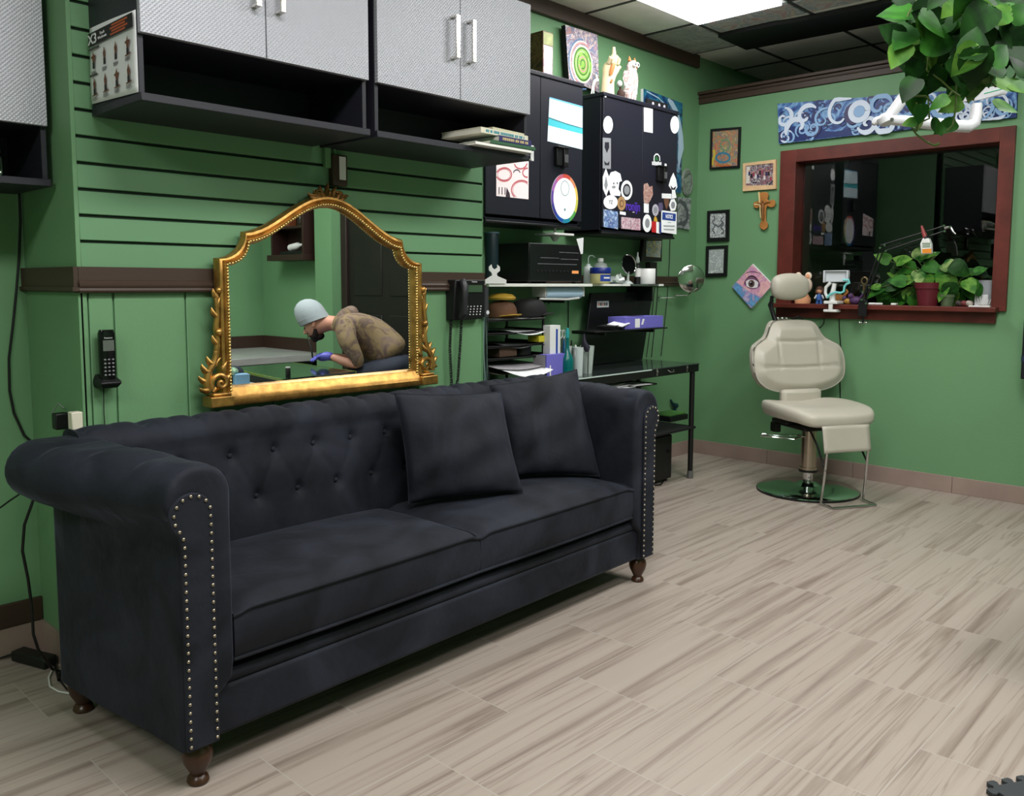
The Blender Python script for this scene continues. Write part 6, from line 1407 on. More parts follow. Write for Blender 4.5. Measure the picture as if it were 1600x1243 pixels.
# ---- leaves
def leafm(b, base, d, n, L, w, m=0, fold=.12, droop=.25):
    """heart-shaped leaf, base at the petiole, blade along d, face normal n"""
    d = d.normalized(); n = (n-d*n.dot(d)).normalized(); s = d.cross(n)
    out = [(0,.0),(-.07,.16),(-.04,.34),(.1,.47),(.3,.5),(.52,.42),(.74,.26),(.9,.1),(1,0)]
    rows = []
    for (x, y) in out:
        z = -droop*x*x*L
        rows.append([base+d*(x*L)+s*(y*w*k)+n*(z-abs(k)*y*fold*w*0+fold*w*(abs(k)**1.5)*y) for k in (-1,-.5,0,.5,1)])
    vs = [p for r in rows for p in r]; fs = []
    for j in range(len(rows)-1):
        for i in range(4): fs.append((j*5+i, j*5+i+1, (j+1)*5+i+1, (j+1)*5+i))
    b._a(vs, fs, m)
def leafmat(name, c1, c2):
    t = NT(name); b = t.b; tc = t.add('ShaderNodeTexCoord'); n = t.add('ShaderNodeTexNoise'); n.inputs['Scale'].default_value = 14; n.inputs['Distortion'].default_value = 1; n.inputs['Detail'].default_value = 3
    t.link(tc.outputs['Object'], n.inputs['Vector']); r = t.add('ShaderNodeValToRGB'); r.color_ramp.elements[0].position = .4; r.color_ramp.elements[1].position = .62; r.color_ramp.elements[0].color = lin(c1); r.color_ramp.elements[1].color = lin(c2)
    t.link(n.outputs['Fac'], r.inputs['Fac']); t.link(r.outputs['Color'], b.inputs['Base Color']); b.inputs['Roughness'].default_value = .5; b.inputs['Specular IOR Level'].default_value = .15
    return t.m
LF = [leafmat('pothos_leaf', (26,72,20), (54,112,36)), leafmat('pothos_leaf_light', (48,98,30), (98,142,56)), leafmat('pothos_leaf_dark', (14,42,12), (30,72,22)), leafmat('pothos_leaf_variegated', (36,90,36), (150,176,110))]
STEM = M('pothos_stem', (72,92,36), .5)
def potted(name, lab, Y, pot, leaves, potmat, seed, hub):
    t = thing(name, lab, 'plant', (W(pot[0],575,Y).x, Y, SZT)); rn = random.Random(seed)
    o_ = V((W(pot[0],575,Y).x, Y, SZT)); r_ = pot[1]; h = pot[2]
    p = B().lathe([(0,0),(r_*.72,0),(r_*.92,h*.72),(r_,h*.74),(r_*1.04,h),(r_*.95,h),(r_*.86,h*.75),(r_*.86,h*.9),(0,h*.9)], o_, 28).o('pot', potmat, t); B().lathe([(0,h*.9),(r_*.86,h*.9),(r_*.86,h*.91),(0,h*.92)], o_, 20).o('soil', M('soil', (40,28,20), .9), p)
    b = B(); st = B(); hb = o_+V((0,0,h*.9))
    for (x, y, L, ang) in leaves:
        q = W(x,y,Y+rn.uniform(-.05,.06)); a = math.radians(ang); d = V((math.cos(a), rn.uniform(-.5,.1), math.sin(a))); n = V((rn.uniform(-.4,.4), -1, rn.uniform(.3,1.0)))
        leafm(b, q, d, n, L, L*rn.uniform(.75,.95), rn.choice((0,0,1,1,3,2)), droop=rn.uniform(.1,.5))
        mid = (hb+q)/2+V((0,0,.03)); st.tube([hb+V((rn.uniform(-.03,.03),rn.uniform(-.02,.02),0)), mid, q], .002, 5)
    b.o('foliage', LF, t, sharp=180); st.o('stems', STEM, t)
rn = random.Random(21); lv = []
spots = [(760,310,.10,150),(810,320,.09,20),(780,350,.09,-20),(880,320,.10,160),(930,300,.10,60),(960,285,.09,20),(920,340,.10,200),(980,330,.11,-20),(1010,345,.10,-50),(1040,400,.08,-60),(890,370,.10,190),(940,370,.09,-80),(860,440,.10,170),(800,455,.10,190),(760,470,.09,210),(720,480,.11,200),(730,510,.11,260),(820,480,.1,230),(870,490,.11,-60),(920,470,.10,-20),(950,480,.08,-10),(850,520,.09,250),(900,530,.09,-70),(700,475,.07,170),(990,400,.09,-70),(850,560,.07,200),(800,545,.07,250),(900,410,.09,220),(960,420,.08,200),(1000,300,.08,40),(745,550,.06,260),(820,410,.08,150)]
potted('potted_pothos', 'pothos in a maroon pot on the window sill below the hanging bottle', 5.49, (998,.075,.14), spots, M('maroon_pot', (92,26,38), .4), 4, 0)
spots2 = [(1100,330,.13,-20),(1130,370,.14,-70),(1150,330,.12,-30),(1110,400,.13,-80),(1180,400,.12,-60),(1210,420,.11,-40),(1240,430,.10,-50),(1140,450,.12,-90),(1200,470,.10,-80),(1250,470,.09,-60),(1270,430,.09,-80),(1290,380,.07,20),(1300,460,.08,-70),(1160,500,.10,-90),(1110,470,.1,250),(1290,385,.07,160),(1090,350,.1,230)]
potted('potted_pothos', 'broad-leaved plant in a small glass jar right of the maroon pot', 5.50, (1118,.045,.07), spots2, M('green_jar', (110,130,96), .2, trans=.4), 9, 0)
for k, (x, lab) in enumerate(((1190,'small dark rock-like ornament beside the glass plant jar'),(1225,'small reddish ornament between the plants and the white card'),(1255,'small pale pebble-like ornament left of the white card'))):
    o_ = on(x,5.47); b = B(); b.grid(lambda u,v: o_+V((.022*math.sin(PI*v)*math.cos(6.283*u)*(1+.2*math.sin(9*u)), .018*math.sin(PI*v)*math.sin(6.283*u), .018-.018*math.cos(PI*v)+.004*math.sin(11*u)*math.sin(PI*v))), 14, 9); tag(b.o('ornament', M('ornament_%d' % k, ((60,48,46),(110,50,50),(170,160,150))[k], .6, var=.3, vscale=60)), lab, 'ornament')
c0, c1 = W(1292,585,5.56), W(1406,430,5.56)
t = thing('white_card', 'white card standing against the window glass at the right end of the sill', 'card', (c0.x,5.56,SZT)); B().box((c0.x,5.56,SZT),(min(c1.x,WX1-.015),5.565,c1.z)).o('card', M('card_dull', (150,154,158), .6), t)
B().box((c0.x+.0,5.552,SZT+.0),(c0.x+.07,5.5595,SZT+.07)).o('front_slip', PAP, t)
c0, c1 = W(1250,590,5.43), W(1385,590,5.43); tag(B().box((c0.x,5.435,SZT),(c1.x,5.46,SZT+.008)).o('ruler', WHT, bev=.001), 'white strip lying along the front of the window sill at right', 'ruler')
rn = random.Random(8); b = B()
t = thing('toothpick_holder', 'cluster of tiny white sticks standing by the white card on the sill', 'sticks', on(1350,5.5)); o_ = on(1350,5.5); B().lathe([(0,0),(.03,0),(.03,.012),(0,.012)], o_, 16).o('base', M('ornament_2', (170,160,150), .6), t)
for k in range(7): b = B(); x = (k-3)*.008; b.cyl(o_+V((x,0,.012)), o_+V((x*1.5,.004*math.sin(k),.05+.012*math.sin(k*2))), .0018, n=6); b.o('stick', WHT, t)
# cables from the sill
b = B(); b.tube([at(x,y,Y=YB-.006) for x,y in ((1288,497),(1287,505),(1283,510),(1276,514),(1272,512))], .003, 6); tag(b.o('sill_cable', BLK), 'short black cable curling below the sill behind the chair back', 'cable')
b = B(); b.tube([at(x,y,Y=YB-.006) for x,y in ((1311,497),(1312,520),(1314,545),(1312,575),(1313,615),(1312,680),(1312,700))], .0032, 6); tag(b.o('sill_cable', BLK), 'long black cable hanging down the back wall from the sill behind the chair', 'cable')
# ================================================================ barber chair
CRM = M('cream_leather', (186,180,167), .38, bump=.25, bscale=120, var=.03, vscale=6); CRMD = M('cream_leather_seam', (140,130,112), .6)
ch = thing('barber_chair', 'cream leather barber chair on a round chrome base in front of the window', 'chair', (-2.225,4.955,0), math.radians(60), local=True)
b = B(); b.lathe([(0,.0),(.292,.0),(.298,.006),(.296,.016),(.28,.024),(.2,.034),(.1,.04),(.07,.045),(.05,.06),(0,.06)], (0,0,0), 56); bs = b.o('base_disc', M('chrome_base', (190,205,198), .12, 1), ch)
b = B(); b.lathe([(.292,0),(.30,.0),(.30,.012),(.292,.012)], (0,0,0), 56); b.o('rubber_rim', BLK, bs)
b = B(); b.cyl((0,0,.05),(0,0,.20),.03); b.o('piston', CHR, ch); b = B(); b.lathe([(0,.13),(.052,.13),(.052,.15),(.046,.15),(.046,.40),(0,.40)], (0,0,0), 32); b.o('pump_column', M('nickel_column', (178,166,150), .25, 1), ch)
b = B(); b.lathe([(0,.122),(.056,.122),(.056,.135),(0,.135)], (0,0,0), 28); b.o('collar', BLK, ch)
b = B(); b.box((-.16,-.18,.40),(.16,.16,.425)); b.box((-.20,-.05,.425),(.20,.10,.445)); b.box((-.05,.05,.37),(.05,.22,.41)); b.box((-.17,.10,.35),(-.13,.16,.41)); b.o('underframe', BLK, ch, bev=.006)
b = B(); b.tube([(-.05,.0,.335),(-.12,-.02,.33),(-.22,.04,.335),(-.27,.10,.335),(-.25,.12,.34),(-.16,.04,.345),(-.06,.0,.345)], .005, 8); b.o('lever', CHR, ch)
def slab(outline, thick, fn, n_mid=5, rnd=.03):
    """cushion from a 2D outline: domed both sides; fn(x,y,h)->V"""
    cx = sum(p[0] for p in outline)/len(outline); cy = sum(p[1] for p in outline)/len(outline)
    R = []
    prof = [(.02,.5),(.3,.5),(.55,.495),(.75,.485),(.88,.46),(.95,.40),(.985,.30),(1,.12),(1,-.12),(.985,-.30),(.95,-.40),(.88,-.46),(.6,-.5),(.02,-.5)]
    for k, h in prof: R.append([fn(cx+(p[0]-cx)*k, cy+(p[1]-cy)*k, h*thick) for p in outline])
    return R
def smooth_outline(P, n=3):
    for _ in range(n):
        Q = []
        for i in range(len(P)):
            a, c = P[i], P[(i+1)%len(P)]; Q += [(a[0]*.75+c[0]*.25, a[1]*.75+c[1]*.25), (a[0]*.25+c[0]*.75, a[1]*.25+c[1]*.75)]
        P = Q
    return P
seat = smooth_outline([(-.24,-.30),(-.12,-.325),(.12,-.325),(.24,-.30),(.285,-.12),(.27,.10),(.20,.215),(-.20,.215),(-.27,.10),(-.285,-.12)], 2)
def seatf(x, y, h):
    z = .495+h+.028*abs(x/.28)**2*(1 if h > -.03 else .4)*(.4+.6*sm(-.3,.1,y))-.02*sm(-.2,-.33,y)-.012*math.exp(-((x)**2+(y-.0)**2)/.02)
    return V((x, y, z))
b = B(); R = slab(seat, .085, seatf); R.reverse(); b.rings(R); b.o('seat', CRM, ch, sharp=180)
# backrest: winged hexagon, quilted
out = [(-.135,1.022),(-.05,1.028),(.05,1.028),(.135,1.022),(.165,.985),(.19,.925),(.24,.895),(.295,.865),(.312,.80),(.312,.72),(.295,.655),(.225,.60),(.12,.575),(0,.568),(-.12,.575),(-.225,.60),(-.295,.655),(-.312,.72),(-.312,.80),(-.295,.865),(-.24,.895),(-.19,.925),(-.165,.985)]
out = smooth_outline(out, 2)
def inside_dist(x, z):
    m = 9
    for i in range(len(out)):
        a, c = out[i], out[(i+1)%len(out)]; dx, dz_ = c[0]-a[0], c[1]-a[1]; t_ = max(0,min(1,((x-a[0])*dx+(z-a[1])*dz_)/(dx*dx+dz_*dz_+1e-12))); m = min(m, math.hypot(x-a[0]-t_*dx, z-a[1]-t_*dz_))
    return m
def seam(x, z):
    d = 0
    for (zz_) in (.895,.735): d += math.exp(-((z-zz_-.01*abs(x/.3))/.007)**2)
    if z > .725: 
        for s_ in (-1,1): d += math.exp(-((x-s_*(.135+.0*(z-.8)))/.007)**2)*(1 if z < .90 else .35)
    return min(1, d)
def backf(x, z, h):
    e = inside_dist(x, z); tilt = (z-.56)*.22
    front = h < 0
    y = .235+tilt
    if front: y += h*1.0*min(1, .35+e/.06*.65)-.014*min(1,e/.05)+.012*seam(x,z)*min(1,e/.02)-.03*0; y -= .035*(abs(x)/.3)**2
    else: y += h-.035*(abs(x)/.3)**2
    return V((x, y, z))
# dense front grid by radial rings
BW = 1.06; BSH = .075
_bf = backf
def backf(x, z, h): p = _bf(x, z, h); return V((p.x*BW+BSH, p.y, p.z))
cxx, czz = 0, .78; R = []
for k in [i/26 for i in range(1,27)]:
    R.append([backf(cxx+(p[0]-cxx)*k, czz+(p[1]-czz)*k, -.045) for p in out])
for hh in (-.02,.0,.02,.03): R.append([backf(p[0], p[1], .0)+V((0,hh,0)) for p in out])
R.append([backf(cxx+(p[0]-cxx)*.95, czz+(p[1]-czz)*.95, .038) for p in out]); R.append([backf(cxx+(p[0]-cxx)*.05, czz+(p[1]-czz)*.05, .04) for p in out])
bb = B(); bb.rings(R); bb.o('backrest', CRM, ch, sharp=180)
b = B(); b.rings([[V((x_*1.0+.06, .19+y_, z_)) for x_,y_ in ((-.14,-.03),(0,-.045),(.14,-.03),(.14,.03),(-.14,.03))] for z_ in (.47,.60)]); b.o('lumbar_block', CRM, ch, bev=.02)
# headrest on a bar
b = B(); hx = .035
Rh = []
for k in range(13):
    t_ = k/12; a = PI*t_; x = -.128*math.cos(a); rr = max(.02, math.sin(a)**.45)
    Rh.append([V((hx+x, .30+.055*rr*math.cos(q)*.9, 1.235+.085*rr*math.copysign(abs(math.sin(q))**.8, math.sin(q)))) for q in [2*PI*j/24 for j in range(24)]])
b.rings(Rh); b.o('headrest', CRM, ch, sharp=180)
b = B(); b.tube([(-.04,.335,1.02),(-.055,.36,1.10),(-.06,.35,1.17),(-.02,.32,1.19)], [.014,.014,.013,.013], 10); b.tube([(-.055,.35,1.06),(-.075,.36,1.12),(-.06,.34,1.17)], .006, 8); b.o('headrest_bar', BLK, ch)
b = B(); 
for x in (-.03,.0,.03): b.ball((x,.32,1.037), (.011,.011,.008), 10, 6)
b.o('adjuster_knobs', CHR, ch); b = B(); b.tube([(.08,.33,1.03),(.13,.335,1.045),(.16,.33,1.032)], .008, 8); b.o('rear_handle', BLK, ch)
# leg flap + footrest
b = B(); b.grid(lambda u,v: V((-.155+.31*u+.012*(v-.5)*(1 if u>.5 else -1)*0, -.325-.028*v+.006*math.sin(PI*u), .455-.15*v)), 12, 8); b.o('leg_flap', CRM, ch, solid=.008)
b = B()
b.tube([(-.13,-.345,.31),(-.13,-.33,.16),(-.135,-.315,.015),(-.135,-.42,.008),(.15,-.42,.008),(.15,-.315,.015),(.145,-.335,.16),(.145,-.345,.31)], .0075, 10); b.o('footrest_frame', CHR, ch)
b = B(); b.tube([(-.11,-.15,.41),(-.13,-.25,.34),(-.13,-.34,.20)], .006, 8); b.tube([(.11,-.15,.41),(.14,-.25,.36),(.145,-.34,.24)], .006, 8); b.o('support_rods', BLK, ch)
b = B(); b.box((.145,-.10,.36),(.165,-.07,.41)); b.o('side_lug', BLK, ch)
# ================================================================ ceiling lamp arm and hanging pothos
z13 = lambda x, y: (1360+x/5.404, y/5.404)
DL = 2.75
def LA(x, y, D=DL): return at(*z13(x,y), D=D)
AW = M('lamp_white', (206,206,210), .35)
t = thing('lamp_arm', 'white jointed lamp arm hanging from the ceiling behind the trailing plant', 'lamp', LA(800,450))
top = LA(800,560); pole_top = V((top.x, top.y, ZC))
b = B(); b.cyl(pole_top, top+V((0,0,-.02)), .014); b.o('pole', AW, t); B().lathe([(0,0),(.05,0),(.05,-.02),(.014,-.04),(0,-.04)], pole_top, 24).o('ceiling_plate', AW, t)
b = B(); b.tube([top+V((0,0,.02)), LA(560,560), LA(450,600)], [.016,.015,.017], 12); b.o('shoulder', AW, t)
b = B(); b.tube([LA(445,610), LA(130,1020)], [.022,.017], 12, flat=.8); b.o('upper_arm', AW, t)
b = B(); b.ball(LA(130,1010), (.026,.024,.022), 14, 10); b.tube([LA(130,1005), LA(50,1020), LA(20,1050)], [.018,.013,.006], 10); b.tube([LA(100,990,DL-.03), LA(120,1035,DL-.03)], .018, 10); b.o('elbow', AW, t); b = B(); b.cyl(LA(180,1010,DL-.03), LA(180,1012,DL+.03), .006); b.o('elbow_screw', STL, t)
b = B(); b.tube([LA(160,1010), LA(400,1032), LA(700,1062), LA(830,1068), LA(878,1040), LA(890,980), LA(900,880)], [.016,.0185,.0195,.0195,.019,.018,.016], 14); b.o('lower_arm', AW, t)
b = B(); 
hh = [LA(600,880,DL+.1), LA(900,850,DL+.03), LA(1150,795,DL-.05), LA(1150,725,DL-.05), LA(980,715,DL), LA(640,800,DL+.1)]
fwd = (LA(900,850,DL+.1)-LA(900,850,DL)).normalized()
k = len(hh); bk = [p+fwd*.09+V((0,0,.01)) for p in hh]
b._a(hh+bk, [tuple(range(k)), tuple(range(2*k-1,k-1,-1))]+[(i, k+i, k+(i+1)%k, (i+1)%k) for i in range(k)]); b.o('lamp_head', AW, t, bev=.004)
b = B(); b.tube([LA(960,790,DL-.02), LA(1145,742,DL-.06)], .002, 6); b.o('green_stripe', M('lamp_green', (60,150,110), .4), t)
# hanging pothos
DPL = 1.85
rn = random.Random(33)
hp = at(1530,-120, D=DPL)
t = thing('hanging_pothos', 'leafy pothos trailing from a hanging pot at the upper right', 'plant', (hp.x,hp.y,hp.z))
pc = V((hp.x, hp.y, hp.z)); 
b = B(); b.lathe([(0,0),(.07,0),(.105,.11),(.112,.13),(.10,.13),(.09,.11),(0,.11)], pc, 28); b.o('pot', M('hanging_pot_brown', (84,58,44), .5), t)
b = B()
for k in range(3): a = 2*PI*k/3; b.tube([pc+V((.108*math.cos(a),.108*math.sin(a),.125)), (pc.x, pc.y, ZC-.03)], .0018, 5)
b.tube([(pc.x,pc.y,ZC-.03),(pc.x,pc.y,ZC)], .003, 6); b.o('hanger_cords', M('cord_tan', (150,120,80), .7), t)
fol = B(); vin = B(); hub = pc+V((0,0,.12))
def PL(x, y, D=DPL): return at(x, y, D=D)
def vine(pts, D, every=None, Lr=(.05,.075), r_=.0022):
    P = [PL(x,y,D+dd) for x,y,dd in pts]; vin.tube(P, r_, 6)
    return P
def putleaf(x, y, ang, L, D=DPL, m=None, face=None, wr=.85, droop=None):
    a = math.radians(ang); d = _R*math.cos(a)+_U*math.sin(a)+_f*rn.uniform(-.35,.35); n = face or (-_f*1.0+V((0,0,rn.uniform(-.2,.9)))+_R*rn.uniform(-.5,.5))
    q = PL(x,y,D)-d*L*.5; leafm(fol, q, d, n, L, L*wr, rn.choice((0,0,2,1,2)) if m is None else m, droop=rn.uniform(.05,.4) if droop is None else droop)
    return q
# main named leaves, following the photo
big = [(1400,17,170,.062,0),(1396,20,180,.05,0),(1462,42,235,.085,0),(1442,98,190,.075,1),(1449,72,230,.06,1),(1420,55,190,.05,1),(1410,60,230,.06,0),(1392,50,150,.05,2),(1403,88,240,.055,1),(1430,30,200,.07,0),(1448,28,160,.06,2),(1475,20,60,.07,2),(1490,30,70,.09,0),
 (1460,128,250,.052,2),(1447,118,270,.05,0),(1420,142,240,.05,2),(1432,160,280,.055,0),(1438,180,270,.035,0),(1420,192,190,.025,1),(1435,196,270,.022,3),(1470,200,-20,.042,0),(1476,198,200,.04,0),(1492,155,260,.042,0),(1486,165,200,.04,1),(1465,160,200,.035,1),(1522,132,250,.06,3),(1515,135,280,.05,1),
 (1520,90,-90,.06,2),(1530,75,260,.08,2),(1548,20,-60,.07,2),(1556,12,210,.06,0),(1560,15,0,.05,0),(1500,10,180,.05,3),(1536,12,200,.05,0),(1590,95,-70,.08,2),(1565,90,-90,.07,2),(1598,137,-20,.05,1),(1578,165,5,.055,1),(1582,132,-10,.05,1),(1600,60,-90,.09,2),(1575,45,-70,.07,2),(1585,20,-30,.07,0)]
for (x,y,a,L,m) in big: putleaf(x,y,a,L*1.15,DPL+rn.uniform(-.06,.06),m)
for k in range(120):
    x = rn.gauss(1515,50); y = rn.uniform(-60,112)
    if x < 1395+max(0,y)*.25 or x > 1660: x = rn.uniform(1420,1600)
    # leaves are sparser to the lower right, where dark shows through
    if y > 30 and x > 1545 and rn.random() < .6: y -= 60
    putleaf(x,y,rn.choice((rn.uniform(200,340),rn.uniform(0,360))),rn.uniform(.05,.085),DPL+rn.uniform(-.13,.16),rn.choice((0,0,2,2,2,1)))
for k in range(26): putleaf(rn.uniform(1450,1540), rn.uniform(75,128), rn.uniform(180,360), rn.uniform(.045,.07), DPL+rn.uniform(-.05,.15), 2)
for pts in ([(1470,-60,0),(1455,60,0),(1448,110,-.02),(1470,125,-.02),(1488,142,-.02),(1500,150,-.02)],[(1500,-60,0),(1497,60,.02),(1494,140,.0),(1493,170,0),(1489,195,0),(1480,205,0)],[(1488,142,-.02),(1478,158,-.02),(1462,165,-.02),(1446,150,-.02),(1420,150,-.02)],[(1450,150,0),(1452,185,0),(1435,192,0),(1422,195,0)],[(1422,195,0),(1432,210,0),(1448,222,0),(1462,228,0),(1468,224,0)],[(1450,222,0),(1456,226,.0),(1462,226,0),(1466,224,0)],[(1580,-30,0),(1580,20,0),(1568,45,0),(1548,62,0),(1525,66,0),(1505,64,0)],[(1524,66,0),(1535,45,0),(1548,22,0)],[(1503,64,0),(1510,40,0),(1516,20,0)],[(1600,85,0),(1585,120,0),(1570,132,.0),(1555,135,0),(1548,128,0),(1556,98,0)],[(1432,160,0),(1436,185,0),(1432,205,0)],[(1460,-40,0),(1420,20,0),(1410,60,0),(1400,85,0)],[(1480,100,0),(1500,120,0),(1520,135,0),(1540,120,0)]):
    vine(pts, DPL)
for k in range(14):
    a = rn.uniform(0,2*PI); e = PL(rn.uniform(1430,1600), rn.uniform(-30,40), DPL+rn.uniform(-.1,.12)); vin.tube([hub, hub+V((.12*math.cos(a),.12*math.sin(a),.03)), e], .0022, 5)
fol.o('foliage', LF, t, sharp=180); vin.o('vines', STEM, t)
# ================================================================ dark panel and painted tiles in the ceiling
def ctile(name, lab, x0, y0, x1, y1, m, cat): 
    tag(B().box((x0+.01,y0+.01,ZC-.009),(x1-.01,y1-.01,ZC-.0005)).o(name, m, bev=.001), lab, cat)
PT = paint('painted_tile', [(196,190,186),(178,140,140),(190,186,180),(140,150,160),(200,180,160),(188,184,180)], 4.5, 3, rough=.8)
ctile('painted_ceiling_tile', 'hand-painted pinkish ceiling tile next to the light panel, nearest the black panel', -2.965, 4.79, -2.37, 5.06, PT, 'ceiling tile')
ctile('painted_ceiling_tile', 'hand-painted ceiling tile further right along the black panel', -2.355, 4.79, -1.76, 5.06, PT, 'ceiling tile')
ctile('ceiling_tile', 'painted ceiling tile with faint swirls by the left wall', -3.38, 4.79, -2.985, 5.39, paint('faint_tile', [(182,178,172),(170,168,164),(150,148,146),(184,180,174)], 5, 3, rough=.8), 'ceiling tile')
b = B(); b.prism([(-2.985,5.07),(-2.60,5.075),(-2.52,5.10),(-1.70,5.13),(-1.70,5.52),(-3.0,5.47)], (V((0,0,ZC-.03)), UX, UY), .026); tag(b.o('ceiling_panel', M('vent_black', (16,18,18), .5), bev=.003), 'black panel set in the ceiling beside the painted tiles', 'ceiling panel')
# ================================================================ rubber mat corner
m0 = at(1560,1235,Z=.012)
t = thing('rubber_mat', 'dark grey interlocking rubber mat at the lower right corner', 'mat', (m0.x+.2, m0.y-.1, 0))
g = lambda x, y: at(x, y, Z=.012)
e1 = g(1625,1222)-g(1548,1236); e1.z = 0; e1.normalize(); e2 = V((e1.y,-e1.x,0)); o_ = V((g(1548,1228).x, g(1548,1228).y, 0))
def tooth(n, L, dep, w): 
    P = []; 
    for i in range(n): x = i*w; P += [(x+w*.18,0),(x+w*.06,-dep*.55),(x+w*.14,-dep),(x+w*.5,-dep*1.05),(x+w*.62,-dep),(x+w*.70,-dep*.55),(x+w*.58,0)]
    return P
A1 = tooth(7, 0, .02, .045); A2 = tooth(7, 0, .02, .045)
P = [(p[0], p[1]) for p in A1]+[(.33,.33)]+[(p[1], p[0]) for p in reversed(A2)]
B().prism(P, (o_, e1, e2), -.013, off=0).o('mat', M('rubber_grey', (48,52,54), .7, bump=.4, bscale=120), t, bev=.002, smooth=False)
# ================================================================ the far side of the room, seen in the gold mirror
MRX = 2*(MX+.011)
def vm(x, y, D): p = CAM+ray(x, y)*D; return V((MRX-p.x, p.y, p.z))
# grey-topped counter with a brown backsplash in the corner
t = thing('corner_counter', 'low grey-topped counter filling the corner of the room, reflected in the mirror', 'counter', (1.3,3.6,0))
B().box((.872,2.3,.60),(XR-.012,4.185,.655)).o('countertop', M('counter_grey', (150,150,148), .35, var=.08, vscale=6), t, bev=.003)
b = B(); b.box((.90,2.35,0),(XR-.02,2.37,.60)); b.box((.90,2.37,0),(.92,4.06,.60)); b.o('cabinet_sides', DK, t)
CS = M('backsplash_brown', (58,40,32), .5)
b = B(); b.box((XR-.011,2.3,.656),(XR-.001,4.185,.765)); b.box((.872,4.186,.656),(XR-.011,4.199,.765)); b.o('backsplash', CS, t)
# glass-topped work table
t = thing('work_table', 'dark glass-topped work table the tattooist leans on, seen in the mirror', 'table', (.0,3.1,0)); TZ = .655
GT = M('mirror_black_glass', (20,34,24), .03, spec=1.0, coat=1)
b = B(); b.prism([(-.60,2.86),(.30,2.98),(.34,3.52),(-.53,3.46)], (V((0,0,TZ-.012)), UX, UY), .012); b.o('glass_top', GT, t, smooth=False)
b = B(); b.prism([(-.60,2.862),(-.597,2.85),(.304,2.97),(.30,2.982)], (V((0,0,TZ-.014)), UX, UY), .015); b.prism([(-.53,3.4605),(.34,3.5205),(.34,3.53),(-.53,3.47)], (V((0,0,TZ-.014)), UX, UY), .015); b.o('glass_edge', M('edge_green', (110,130,60), .25), t)
for x,y in ((-.5,2.95),(.24,3.03),(.27,3.45),(-.46,3.40)): B().cyl((x,y,0),(x,y,TZ-.014),.018).o('leg', BLK, t)
# small black bottle on the table
q = vm(468,590,5.35); t = thing('ink_bottle', 'small black bottle with a white cap ring standing on the reflected glass table', 'bottle', (q.x,2.98,TZ))
qx, qy = -.50, 2.96
t.location = (qx,qy,TZ); t['_l'] = (qx,qy,TZ)
B().lathe([(0,0),(.016,0),(.016,.05),(.012,.055),(0,.055)], (qx,qy,TZ+.001), 16).o('body', BLK, t); B().lathe([(.006,.055),(.015,.055),(.015,.062),(.006,.062),(.006,.056)], (qx,qy,TZ+.001), 16).o('cap_ring', WHT, t)
# trolley with bagged supplies
q = vm(372,588,5.7); sx_, sy_ = q.x, q.y-.05
t = thing('supply_trolley', 'small trolley with a pale covered top near the glass table, seen in the mirror', 'trolley', (sx_,sy_,0))
zt = q.z-.035
B().box((sx_-.24,sy_-.13,zt-.02),(sx_+.2,sy_+.10,zt)).o('top_tray', M('trolley_pale', (190,208,206), .5), t, bev=.005)
for x in (-.2,.16):
    for y in (-.1,.07): B().cyl((sx_+x,sy_+y,0),(sx_+x,sy_+y,zt-.02),.01).o('leg', STL, t)
b = B(); b.grid(lambda u,v: V((sx_-.02+.09*math.sin(PI*v)*math.cos(6.283*u)*(1+.15*math.sin(5*6.283*u)), sy_+.07*math.sin(PI*v)*math.sin(6.283*u), zt+.055-.055*math.cos(PI*v)+.01*math.sin(7*u*6.28)*math.sin(PI*v))), 28, 12, wrap=True); tag(b.o('cloth_bag', M('navy_cloth', (22,28,44), .8)), 'crumpled navy blue bag on the pale trolley seen in the mirror', 'bag')
b = B(); b.obox((sx_-.15,sy_-.01,zt+.035),(.09,.09,.07),(0,0,.3)); tag(b.o('supply_box', M('pale_blue_box', (120,160,190), .5), bev=.004), 'pale blue box beside the navy bag on the trolley seen in the mirror', 'box')
b = B(); b.grid(lambda u,v: V((sx_-.10+.05*math.sin(PI*v)*math.cos(6.283*u)*(1+.2*math.sin(4*6.283*u)), sy_-.05+.04*math.sin(PI*v)*math.sin(6.283*u), zt+.085-.022*math.cos(PI*v)+.006*math.sin(9*u*6.28))), 24, 8, wrap=True); tag(b.o('plastic_wrap', M('pale_green_film', (150,180,150), .3)), 'small pale green wrapped bundle on top of the trolley supplies seen in the mirror', 'bundle')
# wall shelf with bottles
t = thing('display_shelf', 'dark brown wall shelf box with bottles, reflected at the top of the mirror', 'shelf', (1.2,4.12,1.45)); SB = M('shelf_dark_brown', (48,28,24), .45)
b = B(); x0,x1,zq0,zq1 = .95,1.46,1.49,1.98
b.box((x0,4.03,zq0),(x0+.025,4.2,zq1)); b.box((x1-.025,4.03,zq0),(x1,4.2,zq1)); b.box((x0,4.03,zq1-.025),(x1,4.2,zq1)); b.box((x0-.02,4.0,zq0-.05),(x1+.02,4.2,zq0)); b.box((x0+.025,4.03,zq0+.22),(x1-.025,4.2,zq0+.24)); b.box((x0+.025,4.19,zq0),(x1-.025,4.2,zq1-.025)); b.o('case', SB, t, bev=.002)
b = B(); b.lathe([(0,0),(.03,0),(.03,.12),(.012,.16),(.012,.21),(0,.21)], (1.26,4.10,zq0+.062), 16, axis=(-1,0,.12)); tag(b.o('white_bottle', WHT), 'white bottle lying on the lower shelf of the display box in the mirror', 'bottle')
b = B(); b.obox((1.15,4.09,zq0+.015),(.36,.1,.028),(0,0,.0)); tag(b.o('black_case', BLK, bev=.004), 'flat black case on the lower shelf of the display box in the mirror', 'case')
